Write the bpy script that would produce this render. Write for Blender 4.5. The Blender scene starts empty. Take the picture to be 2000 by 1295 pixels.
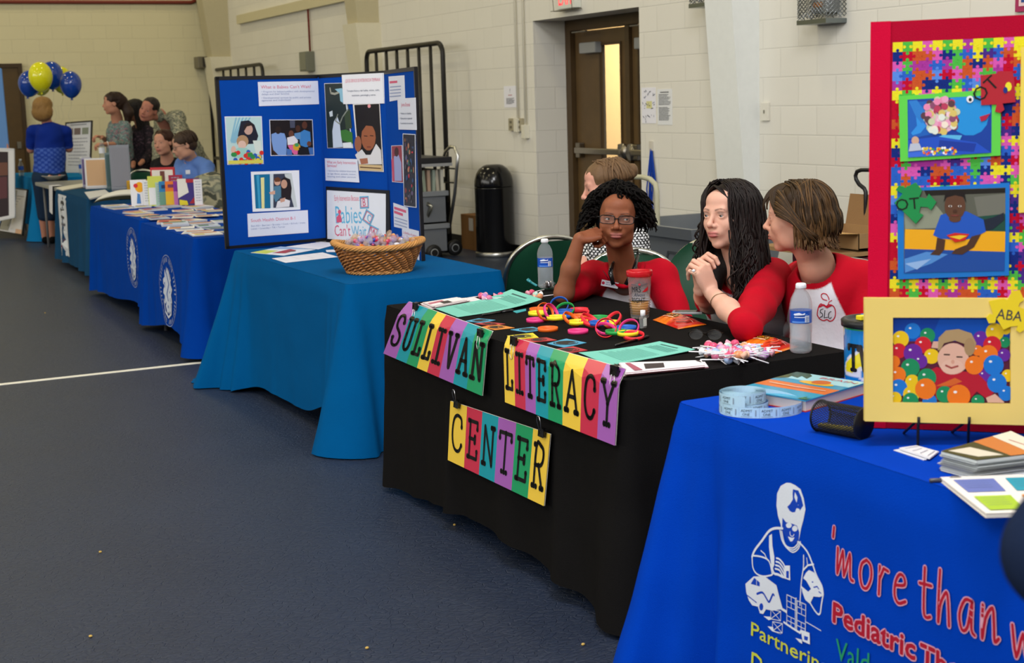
import bpy, bmesh, math, random
import numpy as np
from mathutils import Vector, Matrix, noise
from mathutils.geometry import tessellate_polygon
random.seed(7); rng = np.random.default_rng(7)
SC = bpy.context.scene
COL = SC.collection
pi = math.pi

# ------------------------------------------------------------------ camera
F_PX = 2778.0
EYE = np.array([0.0, 0.0, 1.54])
def cam_basis(p, r, y):
 cp, sp, cr, sr, cy, sy = math.cos(p), math.sin(p), math.cos(r), math.sin(r), math.cos(y), math.sin(y)
 M = np.array([[cr, -sr, 0], [sr, cr, 0], [0, 0, 1]]) @ np.array([[1, 0, 0], [0, cp, -sp], [0, sp, cp]])
 return np.stack([M @ np.array([cy, 0, -sy]), M @ np.array([sy, 0, cy]), M @ np.array([0, -1, 0])], 1)
B = cam_basis(*np.radians([9.33, -1.75, -26.18]))       # rows: camera right, down, forward in world axes
def ray(px, py): return B.T @ np.array([(px - 1000) / F_PX, (py - 647.5) / F_PX, 1.0])
def at(px, py, d): return EYE + ray(px, py) * d
def on_x(px, py, x): r = ray(px, py); return EYE + r * (x / r[0])
def on_y(px, py, y): r = ray(px, py); return EYE + r * (y / r[1])
def on_z(px, py, z): r = ray(px, py); return EYE + r * ((z - EYE[2]) / r[2])
cam = bpy.data.objects.new('camera', bpy.data.cameras.new('camera')); COL.objects.link(cam)
cam.matrix_world = Matrix([[B[0][i], -B[1][i], -B[2][i], EYE[i]] for i in range(3)] + [[0, 0, 0, 1]])
cam.data.lens = 50.0; cam.data.sensor_width = 36.0; cam.data.clip_start = .05
cam.data.dof.use_dof = True; cam.data.dof.focus_distance = 5.2; cam.data.dof.aperture_fstop = 6.3
SC.camera = cam
SC.cycles.max_bounces = 7; SC.cycles.diffuse_bounces = 3; SC.cycles.glossy_bounces = 3; SC.cycles.transmission_bounces = 5; SC.cycles.transparent_max_bounces = 12

# ------------------------------------------------------------------ materials
def lin(c):
 if isinstance(c, str):
  c = c.lstrip('#'); c = c if len(c) == 6 else ''.join(k * 2 for k in c); c = [int(c[i:i + 2], 16) / 255 for i in (0, 2, 4)]
 return tuple((v / 12.92 if v <= .04045 else ((v + .055) / 1.055) ** 2.4) for v in c[:3])
def new_mat(name):
 m = bpy.data.materials.new(name); m.use_nodes = True
 nt = m.node_tree; return m, nt, nt.nodes['Principled BSDF']
def N(nt, t, **kw):
 n = nt.nodes.new(t)
 for k, v in kw.items():
  if k in n.inputs: n.inputs[k].default_value = v
  else: setattr(n, k, v)
 return n
def finish(name, rough=.6, spec=.5, metal=0., bump=0., bscale=200., var=0., vscale=20., sheen=0., sss=0., alpha=1., trans=0., ior=1.45, coat=0., weave=0.):
 """a procedural surface whose own colour is read from the mesh colour attribute"""
 m, nt, b = new_mat(name); L = nt.links
 a = N(nt, 'ShaderNodeVertexColor', layer_name='Col'); src = a.outputs['Color']
 co = N(nt, 'ShaderNodeTexCoord')
 if var:
  nz = N(nt, 'ShaderNodeTexNoise', Scale=vscale, Detail=4.0); L.new(co.outputs['Object'], nz.inputs['Vector'])
  mr = N(nt, 'ShaderNodeMapRange'); mr.inputs[3].default_value = 1 - var; mr.inputs[4].default_value = 1 + var
  L.new(nz.outputs['Fac'], mr.inputs[0])
  mx = N(nt, 'ShaderNodeVectorMath', operation='SCALE'); L.new(src, mx.inputs[0]); L.new(mr.outputs[0], mx.inputs['Scale']); src = mx.outputs[0]
 L.new(src, b.inputs['Base Color'])
 b.inputs['Roughness'].default_value = rough; b.inputs['Specular IOR Level'].default_value = spec
 b.inputs['Metallic'].default_value = metal; b.inputs['Alpha'].default_value = alpha
 b.inputs['Transmission Weight'].default_value = trans; b.inputs['IOR'].default_value = ior
 b.inputs['Coat Weight'].default_value = coat
 if sheen: b.inputs['Sheen Weight'].default_value = sheen; b.inputs['Sheen Roughness'].default_value = .4
 if sss: b.inputs['Subsurface Weight'].default_value = sss; b.inputs['Subsurface Radius'].default_value = (.012, .005, .003); b.inputs['Subsurface Scale'].default_value = 1.0
 h = None
 if bump:
  nz = N(nt, 'ShaderNodeTexNoise', Scale=bscale, Detail=3.0); L.new(co.outputs['Object'], nz.inputs['Vector']); h = nz.outputs['Fac']
  bp = N(nt, 'ShaderNodeBump', Strength=bump, Distance=.01); L.new(h, bp.inputs['Height']); L.new(bp.outputs[0], b.inputs['Normal'])
 return m
MAT = {}
def mt(k):
 if k not in MAT:
  MAT[k] = {
   'matte': lambda: finish('matte_paint', .75, .3, bump=.05, bscale=150, var=.04),
   'paper': lambda: finish('printed_paper', .55, .35, var=.015),
   'laminate': lambda: finish('laminated_print', .18, .5, var=.01),
   'gloss': lambda: finish('gloss_plastic', .16, .5, var=.02),
   'plastic': lambda: finish('satin_plastic', .38, .5, var=.03),
   'rubber': lambda: finish('silicone_rubber', .45, .4, var=.02),
   'metal': lambda: finish('brushed_metal', .3, .5, metal=1., bump=.03, bscale=300),
   'powder': lambda: finish('powder_coated_steel', .42, .4, bump=.04, bscale=300),
   'cloth': lambda: finish('woven_cloth', .9, .05, bump=.25, bscale=500, var=.05, vscale=12),
   'knit': lambda: finish('cotton_jersey', .85, .15, bump=.12, bscale=60, var=.04, vscale=25),
   'skin': lambda: finish('skin', .55, .3, bump=.06, bscale=350, var=.05, vscale=45, sss=.12),
   'hair': lambda: finish('hair', .5, .3, bump=.25, bscale=420, var=.25, vscale=90),
   'coils': lambda: finish('coily_hair', .75, .15, bump=.3, bscale=420, var=.25, vscale=90),
   'wicker': lambda: finish('wicker', .45, .4, bump=.3, bscale=120, var=.2, vscale=30),
   'card': lambda: finish('cardboard', .8, .2, bump=.1, bscale=100, var=.06, vscale=10),
   'clear': lambda: finish('clear_plastic', .08, .5, trans=.6, ior=1.1, alpha=.38),
   'cellophane': lambda: finish('cellophane', .12, .6, alpha=.30, bump=.5, bscale=150),
   'lens': lambda: finish('spectacle_lens', .02, .5, alpha=.05),
   'wood': lambda: finish('stained_wood', .45, .4, bump=.05, bscale=40, var=.2, vscale=8),
   'balloon': lambda: finish('balloon_latex', .12, .6, var=.01, coat=.3),
  }[k]()
 return MAT[k]

# ------------------------------------------------------------------ objects
def tag(o, label=None, cat=None, group=None, kind=None):
 if label: o['label'] = label
 if cat: o['category'] = cat
 if group: o['group'] = group
 if kind: o['kind'] = kind
 return o
def thing(name, label, cat, loc=(0, 0, 0), rz=0., group=None):
 o = bpy.data.objects.new(name, None); COL.objects.link(o)
 o.location = loc; o.rotation_euler = (0, 0, rz); o.empty_display_size = .05
 return tag(o, label, cat, group)
def link(name, me, parent=None, inv=False):
 o = bpy.data.objects.new(name, me); COL.objects.link(o)
 if parent is not None:
  o.parent = parent
  if inv:                                        # mesh is given in world space
   m = Matrix.Translation(parent.location) @ parent.rotation_euler.to_matrix().to_4x4()
   pp = parent.parent
   o.matrix_parent_inverse = m.inverted() if pp is None else wmat(parent).inverted()
 return o
def wmat(o):
 m = Matrix.LocRotScale(o.location, o.rotation_euler, o.scale)
 if o.parent is None: return m
 return wmat(o.parent) @ o.matrix_parent_inverse @ m
def copy_tree(o, parent=None):
 c = o.copy(); COL.objects.link(c)
 if parent is not None: c.parent = parent; c.matrix_parent_inverse = o.matrix_parent_inverse.copy()
 for ch in list(o.children): copy_tree(ch, c)
 return c

def col3(c): return lin(c) if isinstance(c, str) else tuple(c)
class MB:
 """collects shapes with a colour each and links them as ONE mesh object"""
 def __init__(s): s.v = []; s.f = []; s.c = []; s.sm = []
 def add(s, vs, fs, c='#ffffff', smooth=False, vc=None):
  n = len(s.v); s.v += [tuple(map(float, p)) for p in vs]; c = col3(c)
  for f in fs:
   s.f.append([n + i for i in f]); s.sm.append(smooth)
   s.c.append([tuple(vc[i]) for i in f] if vc is not None else [c] * len(f))
  return s
 def merge(s, o, M=None):
  n = len(s.v); s.v += [tuple(M @ Vector(p)) for p in o.v] if M is not None else list(o.v)
  s.f += [[n + i for i in f] for f in o.f]; s.c += o.c; s.sm += o.sm; return s
 def box(s, c, d, col='#ffffff', M=None, bev=0.):
  x, y, z = [k / 2 for k in d]
  M = M or Matrix()
  if not bev:
   vs = [Vector((i * x, j * y, k * z)) for i in (-1, 1) for j in (-1, 1) for k in (-1, 1)]
   fs = [(0, 1, 3, 2), (4, 6, 7, 5), (0, 4, 5, 1), (2, 3, 7, 6), (0, 2, 6, 4), (1, 5, 7, 3)]
  else:
   b = min(bev, x * .9, y * .9, z * .9); bm = bmesh.new(); bmesh.ops.create_cube(bm, size=1)
   for v in bm.verts: v.co = Vector((v.co.x * 2 * x, v.co.y * 2 * y, v.co.z * 2 * z))
   bmesh.ops.bevel(bm, geom=bm.edges[:], offset=b, segments=2, affect='EDGES', profile=.6)
   bm.verts.index_update(); vs = [v.co.copy() for v in bm.verts]; fs = [[v.index for v in f.verts] for f in bm.faces]; bm.free()
  return s.add([(M @ v) + Vector(c) for v in vs], fs, col)
 def boxp(s, a, b, col='#ffffff', bev=0.):
  a, b = Vector(a), Vector(b); return s.box((a + b) / 2, [abs(k) for k in (b - a)], col, bev=bev)
 def tube(s, pts, r, col='#ffffff', n=8, closed=False, caps=True, smooth=True, cols=None):
  P = [Vector(p) for p in pts]; m = len(P); R = r if hasattr(r, '__len__') else [r] * m
  vs = []; fs = []; up = None
  for i in range(m):
   if closed: t = P[(i + 1) % m] - P[i - 1]
   else: t = P[min(i + 1, m - 1)] - P[max(i - 1, 0)]
   if t.length < 1e-9: t = Vector((0, 0, 1))
   t.normalize()
   if up is None: up = t.orthogonal().normalized()
   up = (up - t * up.dot(t))
   up = up.normalized() if up.length > 1e-6 else t.orthogonal().normalized()
   w = t.cross(up)
   for k in range(n):
    a = 2 * pi * k / n; vs.append(P[i] + (up * math.cos(a) + w * math.sin(a)) * R[i])
  mm = m if closed else m - 1
  for i in range(mm):
   for k in range(n):
    j = (i + 1) % m; fs.append((i * n + k, i * n + (k + 1) % n, j * n + (k + 1) % n, j * n + k))
  if caps and not closed: fs.append(tuple(range(n))[::-1]); fs.append(tuple((m - 1) * n + k for k in range(n)))
  vc = None
  if cols is not None: vc = [col3(cols[i]) for i in range(m) for k in range(n)]
  return s.add(vs, fs, col, smooth, vc)
 def lathe(s, prof, c=(0, 0, 0), col='#ffffff', n=24, M=None, smooth=True, cols=None):
  vs = []; fs = []; M = M or Matrix()
  for r, z in prof:
   for k in range(n): a = 2 * pi * k / n; vs.append((M @ Vector((r * math.cos(a), r * math.sin(a), z))) + Vector(c))
  for i in range(len(prof) - 1):
   for k in range(n): fs.append((i * n + k, i * n + (k + 1) % n, (i + 1) * n + (k + 1) % n, (i + 1) * n + k))
  cp = len(prof) > 2 and (abs(prof[0][0] - prof[-1][0]) + abs(prof[0][1] - prof[-1][1])) > 1e-7
  if cp and prof[0][0] > 1e-4: fs.append(tuple(range(n))[::-1])
  if cp and prof[-1][0] > 1e-4: fs.append(tuple((len(prof) - 1) * n + k for k in range(n)))
  vc = None
  if cols is not None: vc = [col3(cols[i]) for i in range(len(prof)) for k in range(n)]
  return s.add(vs, fs, col, smooth, vc)
 def ball(s, c, r, col='#ffffff', n=14, m=10, M=None):
  r = r if hasattr(r, '__len__') else (r, r, r); M = M or Matrix(); vs = []; fs = []
  for i in range(m + 1):
   t = pi * i / m
   for k in range(n):
    a = 2 * pi * k / n; vs.append((M @ Vector((r[0] * math.sin(t) * math.cos(a), r[1] * math.sin(t) * math.sin(a), r[2] * math.cos(t)))) + Vector(c))
  for i in range(m):
   for k in range(n): fs.append((i * n + k, (i + 1) * n + k, (i + 1) * n + (k + 1) % n, i * n + (k + 1) % n))
  return s.add(vs, fs, col, True)
 def grid(s, fn, nu, nv, col='#ffffff', smooth=True, cfn=None, thick=0.):
  vs = [fn(i / nu, j / nv) for i in range(nu + 1) for j in range(nv + 1)]
  fs = [(i * (nv + 1) + j, (i + 1) * (nv + 1) + j, (i + 1) * (nv + 1) + j + 1, i * (nv + 1) + j + 1) for i in range(nu) for j in range(nv)]
  vc = [col3(cfn(i / nu, j / nv)) for i in range(nu + 1) for j in range(nv + 1)] if cfn else None
  return s.add(vs, fs, col, smooth, vc)
 def prism(s, pts, h0, h1, col='#ffffff', fn=None, side=None):
  """2D outline extruded; fn maps (x, y, h) to space"""
  fn = fn or (lambda x, y, h: (x, y, h)); n = len(pts)
  tris = tessellate_polygon([[Vector((p[0], p[1], 0)) for p in pts]])
  s.add([fn(p[0], p[1], h1) for p in pts], tris, col)
  s.add([fn(p[0], p[1], h0) for p in pts], [t[::-1] for t in tris], side or col)
  return s.add([fn(p[0], p[1], h) for h in (h0, h1) for p in pts], [(i, (i + 1) % n, n + (i + 1) % n, n + i) for i in range(n)], side or col)
 def mesh(s, name, mat):
  me = bpy.data.meshes.new(name); me.from_pydata(s.v, [], s.f)
  if s.f:
   me.polygons.foreach_set('use_smooth', s.sm)
   ca = me.color_attributes.new('Col', 'FLOAT_COLOR', 'CORNER')
   ca.data.foreach_set('color', np.array([k + (1.,) for f in s.c for k in f], dtype=np.float32).ravel())
  me.materials.append(mt(mat) if isinstance(mat, str) else mat); return me
 def build(s, name, mat='matte', parent=None, inv=False): return link(name, s.mesh(name, mat), parent, inv)

# ------------------------------------------------------------------ flat prints (signs, photos, lettering)
_tc = {}
def text_tris(t):
 if t not in _tc:
  cu = bpy.data.curves.new('t', 'FONT'); cu.body = t; cu.size = 1; cu.resolution_u = 2
  o = bpy.data.objects.new('t', cu); COL.objects.link(o)
  me = o.to_mesh(); vs = [(v.co.x, v.co.y) for v in me.vertices]; fs = [tuple(p.vertices) for p in me.polygons]
  o.to_mesh_clear(); bpy.data.objects.remove(o); bpy.data.curves.remove(cu)
  xs = [v[0] for v in vs] or [0, 1]; _tc[t] = ([(v[0] - min(xs), v[1]) for v in vs], fs, max(xs) - min(xs))
 return _tc[t]
class Art:
 """drawing in 2D: x right, y up, in the unit the caller picks"""
 def __init__(s): s.p = []; s.l = 0
 def poly(s, pts, c, up=True):
  if up: s.l += 1
  pts = [tuple(map(float, p)) for p in pts]
  if len(pts) <= 4: tr = [tuple(range(len(pts)))]
  else: tr = tessellate_polygon([[Vector((p[0], p[1], 0)) for p in pts]])
  s.p.append((pts, tr, col3(c), s.l)); return s
 def rect(s, x0, y0, x1, y1, c, up=True): return s.poly([(x0, y0), (x1, y0), (x1, y1), (x0, y1)], c, up)
 def rrect(s, x0, y0, x1, y1, r, c):
  pts = []
  for cx, cy, a in ((x1 - r, y0 + r, -pi / 2), (x1 - r, y1 - r, 0), (x0 + r, y1 - r, pi / 2), (x0 + r, y0 + r, pi)):
   pts += [(cx + r * math.cos(a + k * pi / 8), cy + r * math.sin(a + k * pi / 8)) for k in range(5)]
  return s.poly(pts, c)
 def disc(s, x, y, r, c, ry=None, n=18, up=True, rot=0.):
  ry = r if ry is None else ry; ca, sa = math.cos(rot), math.sin(rot)
  return s.poly([(x + r * math.cos(a) * ca - ry * math.sin(a) * sa, y + r * math.cos(a) * sa + ry * math.sin(a) * ca) for a in [2 * pi * k / n for k in range(n)]], c, up)
 def stroke(s, pts, w, c, closed=False, up=True, cap=True):
  if up: s.l += 1
  c = col3(c); P = [Vector((p[0], p[1])) for p in pts]
  if closed: P.append(P[0])
  W = w if hasattr(w, '__len__') else [w] * len(P)
  for i in range(len(P) - 1):
   a, b = P[i], P[i + 1]; d = b - a
   if d.length < 1e-9: continue
   n = Vector((-d.y, d.x)).normalized()
   q = [a + n * W[i] / 2, a - n * W[i] / 2, b - n * W[i + 1] / 2, b + n * W[i + 1] / 2]
   s.p.append(([tuple(k) for k in q], [(0, 1, 2, 3)], c, s.l))
  if cap:
   for i, p in enumerate(P):
    r = W[i] / 2
    s.p.append(([(p.x + r * math.cos(k * pi / 4), p.y + r * math.sin(k * pi / 4)) for k in range(8)], [tuple(range(8))], c, s.l))
  return s
 def text(s, t, x, y, size, c, w=None, align='l', rot=0., shear=0.):
  """size = cap height; w = forced width"""
  vs, fs, tw = text_tris(t); s.l += 1
  k = size / .69; kx = (w / tw) if w else k
  off = {'l': 0, 'c': -tw * kx / 2, 'r': -tw * kx}[align]; ca, sa = math.cos(rot), math.sin(rot)
  pts = []
  for vx, vy in vs:
   X = vx * kx + off + shear * vy * k; Y = vy * k
   pts.append((x + X * ca - Y * sa, y + X * sa + Y * ca))
  s.p.append((pts, fs, col3(c), s.l)); return s
 def lines(s, x0, y0, x1, n, gap, h, c, seed=1):
  """rows of small unreadable print"""
  r = random.Random(seed); s.l += 1
  for i in range(n):
   x = x0; xe = x1 - (r.random() * .3 * (x1 - x0))
   while x < xe:
    w = h * r.uniform(1, 4); s.rect(x, y0 - i * gap, min(x + w, xe), y0 - i * gap + h, c, False); x += w + h * .8
  return s
 def to(s, mb, fn, step=.0004, base=.0004, maxe=None):
  step = min(step, .003 / max(1, max([q[3] for q in s.p] or [1])))
  for pts, tr, c, l in s.p:
   if maxe:
    T = []; st = []
    for t in tr: st += [[pts[t[0]], pts[t[i]], pts[t[i + 1]]] for i in range(1, len(t) - 1)]
    while st:
     a, b, c_ = st.pop(); e = [(math.dist(a, b), 0), (math.dist(b, c_), 1), (math.dist(c_, a), 2)]; m = max(e)
     if m[0] <= maxe: T.append((a, b, c_)); continue
     tri = [a, b, c_]; i = m[1]; p, q, r_ = tri[i], tri[(i + 1) % 3], tri[(i + 2) % 3]; h = ((p[0] + q[0]) / 2, (p[1] + q[1]) / 2)
     st += [[p, h, r_], [h, q, r_]]
    vs = [fn(x, y, base + step * l) for t in T for x, y in t]
    mb.add(vs, [(3 * i, 3 * i + 1, 3 * i + 2) for i in range(len(T))], c)
   else: mb.add([fn(x, y, base + step * l) for x, y in pts], tr, c)
  return mb
def frame_fn(o, ux, uy):
 """map x,y,h to space from an origin and two in-plane axes"""
 o, ux, uy = Vector(o), Vector(ux).normalized(), Vector(uy).normalized(); n = ux.cross(uy)
 return lambda x, y, h=0.: o + ux * x + uy * y + n * h
LAMP_NEAR, LAMP_FAR, FILL_KEY, FILL_SIDE, FILL_WALL, EXPO = 40, 62, 250, 900, 330, 0.0
# ------------------------------------------------------------------ the hall
WX, FY, FX = 6.28, 23.2, 6.67        # right wall, far wall, back of the door recess
def block_mat(name, axis, c, c2):
 m, nt, b = new_mat(name); L = nt.links
 g = N(nt, 'ShaderNodeNewGeometry'); sp = N(nt, 'ShaderNodeSeparateXYZ'); cb = N(nt, 'ShaderNodeCombineXYZ')
 L.new(g.outputs['Position'], sp.inputs[0]); L.new(sp.outputs[axis], cb.inputs[0]); L.new(sp.outputs['Z'], cb.inputs[1])
 br = N(nt, 'ShaderNodeTexBrick', Scale=1.0); br.offset = .5
 for k, v in (('Mortar Size', .006), ('Brick Width', .4064), ('Row Height', .2032), ('Mortar Smooth', .6), ('Bias', 0.)): br.inputs[k].default_value = v
 br.inputs['Color1'].default_value = (*lin(c), 1); br.inputs['Color2'].default_value = (*lin(c2), 1)
 br.inputs['Mortar'].default_value = (*[k * .9 for k in lin(c)], 1)
 L.new(cb.outputs[0], br.inputs['Vector']); L.new(br.outputs['Color'], b.inputs['Base Color'])
 nz = N(nt, 'ShaderNodeTexNoise', Scale=90.0, Detail=5.0); L.new(g.outputs['Position'], nz.inputs['Vector'])
 b1 = N(nt, 'ShaderNodeBump', Strength=.35, Distance=.006); b1.invert = True; L.new(br.outputs['Fac'], b1.inputs['Height'])
 b2 = N(nt, 'ShaderNodeBump', Strength=.12, Distance=.004); L.new(nz.outputs['Fac'], b2.inputs['Height']); L.new(b1.outputs[0], b2.inputs['Normal'])
 L.new(b2.outputs[0], b.inputs['Normal']); b.inputs['Roughness'].default_value = .55; b.inputs['Specular IOR Level'].default_value = .3
 return m
M_side = block_mat('painted_block_side', 'Y', '#e3e0d6', '#e0ddd3')
M_far = block_mat('painted_block_far', 'X', '#dcd4b0', '#d9d1ad')
def plain(name, c, **k):
 m = finish(name, **k); return m
def structure(name, mb, mat): return tag(mb.build(name, mat), kind='structure')

def floor_mat():
 m, nt, b = new_mat('blue_sheet_floor'); L = nt.links
 g = N(nt, 'ShaderNodeNewGeometry')
 n1 = N(nt, 'ShaderNodeTexNoise', Scale=1.6, Detail=6.0); n2 = N(nt, 'ShaderNodeTexNoise', Scale=38., Detail=6.0, Roughness=.7)
 mp = N(nt, 'ShaderNodeMapping'); mp.inputs['Scale'].default_value = (1, 2.2, 1); mp.inputs['Rotation'].default_value = (0, 0, .5)
 L.new(g.outputs['Position'], mp.inputs[0]); L.new(g.outputs['Position'], n1.inputs['Vector']); L.new(mp.outputs[0], n2.inputs['Vector'])
 v = N(nt, 'ShaderNodeTexVoronoi', Scale=26.); v.feature = 'DISTANCE_TO_EDGE'; L.new(mp.outputs[0], v.inputs['Vector'])
 cr = N(nt, 'ShaderNodeValToRGB'); cr.color_ramp.elements[0].position = .3; cr.color_ramp.elements[1].position = .75
 cr.color_ramp.elements[0].color = (*lin('#122039'), 1); cr.color_ramp.elements[1].color = (*lin('#20324f'), 1)
 mx = N(nt, 'ShaderNodeMix'); mx.data_type = 'FLOAT'; mx.inputs[0].default_value = .6; L.new(n1.outputs['Fac'], mx.inputs[2]); L.new(n2.outputs['Fac'], mx.inputs[3])
 L.new(mx.outputs[0], cr.inputs[0]); L.new(cr.outputs[0], b.inputs['Base Color'])
 mr = N(nt, 'ShaderNodeMapRange'); mr.inputs[2].default_value = .06; L.new(v.outputs['Distance'], mr.inputs[0])
 ad = N(nt, 'ShaderNodeMath', operation='MULTIPLY_ADD'); ad.inputs[1].default_value = .35; L.new(mr.outputs[0], ad.inputs[0]); L.new(n2.outputs['Fac'], ad.inputs[2])
 bp = N(nt, 'ShaderNodeBump', Strength=.9, Distance=.010); L.new(ad.outputs[0], bp.inputs['Height']); L.new(bp.outputs[0], b.inputs['Normal'])
 b.inputs['Roughness'].default_value = .36; b.inputs['Specular IOR Level'].default_value = .6
 return m
structure('floor', MB().add([(-14, -7, 0), (WX, -7, 0), (WX, FY, 0), (-14, FY, 0)], [(0, 1, 2, 3)]), floor_mat())
structure('trim_1', MB().boxp((-6, 8.495, .0), (3.2, 8.55, .0015), '#e9e7dd'), 'matte')     # painted court line
Y0, Y1, DH = 10.23, 12.13, 2.245                                                              # the door recess
w = MB()
w.add([(WX, -7, 0), (WX, Y0, 0), (WX, Y0, 8), (WX, -7, 8)], [(0, 1, 2, 3)])
w.add([(WX, Y1, 0), (WX, FY, 0), (WX, FY, 8), (WX, Y1, 8)], [(0, 1, 2, 3)])
w.add([(WX, Y0, DH), (WX, Y1, DH), (WX, Y1, 8), (WX, Y0, 8)], [(0, 1, 2, 3)])
structure('wall_right', w, M_side)
w = MB()
w.add([(WX, Y1, 0), (FX, Y1, 0), (FX, Y1, DH), (WX, Y1, DH)], [(0, 1, 2, 3)]).add([(WX, Y0, 0), (FX, Y0, 0), (FX, Y0, DH), (WX, Y0, DH)], [(3, 2, 1, 0)])
w.add([(WX, Y0, DH), (WX, Y1, DH), (FX, Y1, DH), (FX, Y0, DH)], [(0, 1, 2, 3)])
structure('wall_recess', w, block_mat('painted_block_recess', 'X', '#e3e0d6', '#e0ddd3'))
structure('floor_recess', MB().boxp((WX, Y0, -.02), (FX + 3, Y1 + 2, 0), '#1b2a48'), 'matte')
structure('wall_far', MB().add([(-14, FY, 0), (WX, FY, 0), (WX, FY, 8), (-14, FY, 8)], [(0, 1, 2, 3)]), M_far)
structure('baseboard_right', MB().boxp((WX - .012, -7, 0), (WX, Y0, .1), '#17161a').boxp((WX - .012, Y1, 0), (WX, FY, .1), '#17161a'), 'plastic')
structure('baseboard_far', MB().boxp((-14, FY - .012, 0), (WX, FY, .1), '#17161a'), 'plastic')
# walls behind the photographer and the ceiling close the hall
structure('wall_left', MB().boxp((-14.1, -7, 0), (-14, FY, 8), '#c9c3ae'), 'matte')
structure('wall_back', MB().boxp((-14, -7.1, 0), (WX, -7, 8), '#c9c3ae'), 'matte')
structure('ceiling', MB().boxp((-14, -7, 8), (WX, FY, 8.1), '#c9c6bc'), 'matte')

# corridor wall seen through the door glass, lit warm
structure('wall_corridor', MB().boxp((FX + 2.6, Y0 - 2, 0), (FX + 2.7, Y1 + 8, 3), '#ecd0a0'), 'matte')
# steel frame columns boxed in: deeper towards the top
def column(n, y, wy, xl, xh, zl, zh, break_z):
 def X(z): return xl + (xh - xl) * (z - zl) / (zh - zl)
 zt = 7.9; m = MB(); bz = break_z or zt
 def seg(z0, z1, i, c):
  a, b_ = X(z0) + i, X(z1) + i; y0, y1 = y + i, y + wy - i
  m.add([(WX, y0, z0), (a, y0, z0), (a, y1, z0), (WX, y1, z0), (WX, y0, z1), (b_, y0, z1), (b_, y1, z1), (WX, y1, z1)],
              [(0, 1, 5, 4), (1, 2, 6, 5), (2, 3, 7, 6), (4, 5, 6, 7)], c)
 seg(0, bz, 0, '#dcd6be' if break_z else '#e6e9e6')
 if break_z: seg(bz, zt, .05, '#bdb495')
 structure('trim_%d' % n, m, 'matte')
column(2, 8.58, .34, 6.21, 6.04, 0, 2.17, None)
column(3, 16.03, .45, 6.21, 5.95, 0, 2.59, 2.46)
column(4, 22.55, .45, 6.2, 5.93, 0, 2.3, 2.32)

# far left door
m = MB(); dx0, dx1 = on_y(-60, 300, FY)[0], on_y(56, 300, FY)[0]; dz = on_y(40, 124, FY)[2]
m.boxp((dx0, FY - .05, 0), (dx1, FY, dz), '#54401f'); d = tag(m.build('door_1', 'wood'), kind='structure')
f = MB(); f.boxp((dx1 - .06, FY - .08, 0), (dx1, FY - .05, dz), '#3f2f17').boxp((dx0, FY - .08, dz - .06), (dx1 - .06, FY - .05, dz), '#3f2f17'); f.build('door_frame', 'wood', d)
MB().boxp((dx1 - .17, FY - .1, 1.0), (dx1 - .11, FY - .05, 1.1), '#8a8578').build('door_handle', 'metal', d)

# glazed exit doors in the recess
dr = thing('door_2', None, None, (FX, (Y0 + Y1) / 2, 0)); tag(dr, kind='structure')
BR, BR2 = '#4a3820', '#5b4629'
f = MB()
for a, b_ in ((Y0, Y0 + .1), (Y1 - .1, Y1)): f.boxp((FX - .05, a, 0), (FX + .07, b_, DH), BR)
f.boxp((FX - .05, Y0 + .1, DH - .1), (FX + .07, Y1 - .1, DH), BR); ym = 11.03; f.boxp((FX - .03, ym - .035, 0), (FX + .06, ym + .035, DH - .1), BR)
f.build('door_frame', 'wood', dr, True)
for k, (a, b_) in enumerate(((11.075, Y1 - .11), (Y0 + .11, 10.985))):
 g0, g1 = a + .115, a + .47                     # the glass runs beside the latch stile
 if k: g0, g1 = b_ - .4, b_ - .115
 z0, z1 = .25, DH - .11; gz0, gz1 = .3, 1.99
 l = MB().boxp((FX, a, .01), (FX + .045, g0, z1), BR2).boxp((FX, g1, .01), (FX + .045, b_, z1), BR2)
 l.boxp((FX, g0, .01), (FX + .045, g1, gz0), BR2).boxp((FX, g0, gz1), (FX + .045, g1, z1), BR2)
 leaf = l.build('door_leaf', 'wood', dr, True)
 q = MB()
 for p0, p1 in (((g0 - .02, gz0 - .02), (g0, gz1 + .02)), ((g1, gz0 - .02), (g1 + .02, gz1 + .02)), ((g0, gz0 - .02), (g1, gz0)), ((g0, gz1), (g1, gz1 + .02))):
  q.boxp((FX - .012, p0[0], p0[1]), (FX, p1[0], p1[1]), BR)
 link('glazing_bead', q.mesh('glazing_bead', 'wood'), leaf, True)
 link('pane', MB().boxp((FX + .018, g0, gz0), (FX + .024, g1, gz1), '#f6f1e4').mesh('pane', 'lens'), leaf, True)
 q = MB().boxp((FX - .075, a + .04, 1.0), (FX - .045, b_ - .06, 1.055), '#a79f92', bev=.01)
 for yy in (a + .06, b_ - .1): q.boxp((FX - .06, yy - .04, .96), (FX, yy + .04, 1.1), '#8d8577', bev=.01)
 q.lathe([(.0, .0), (.055, .0), (.075, .03), (.075, .06), (0, .06)], (FX, (a if not k else b_) + (.03 if not k else -.03), 1.03), '#9a9287', 16, Matrix.Rotation(-pi / 2, 4, 'Y'))
 q.build('push_bar', 'metal', leaf, True)
 q = MB().boxp((FX - .075, b_ - .5 if not k else a + .2, DH - .32), (FX, b_ - .2 if not k else a + .5, DH - .22), '#8f908e', bev=.012)
 q.boxp((FX - .15, b_ - .46, DH - .13), (FX - .13, b_ - .2, DH - .118), '#6b655a')
 q.build('door_closer', 'plastic', leaf, True)

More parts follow.
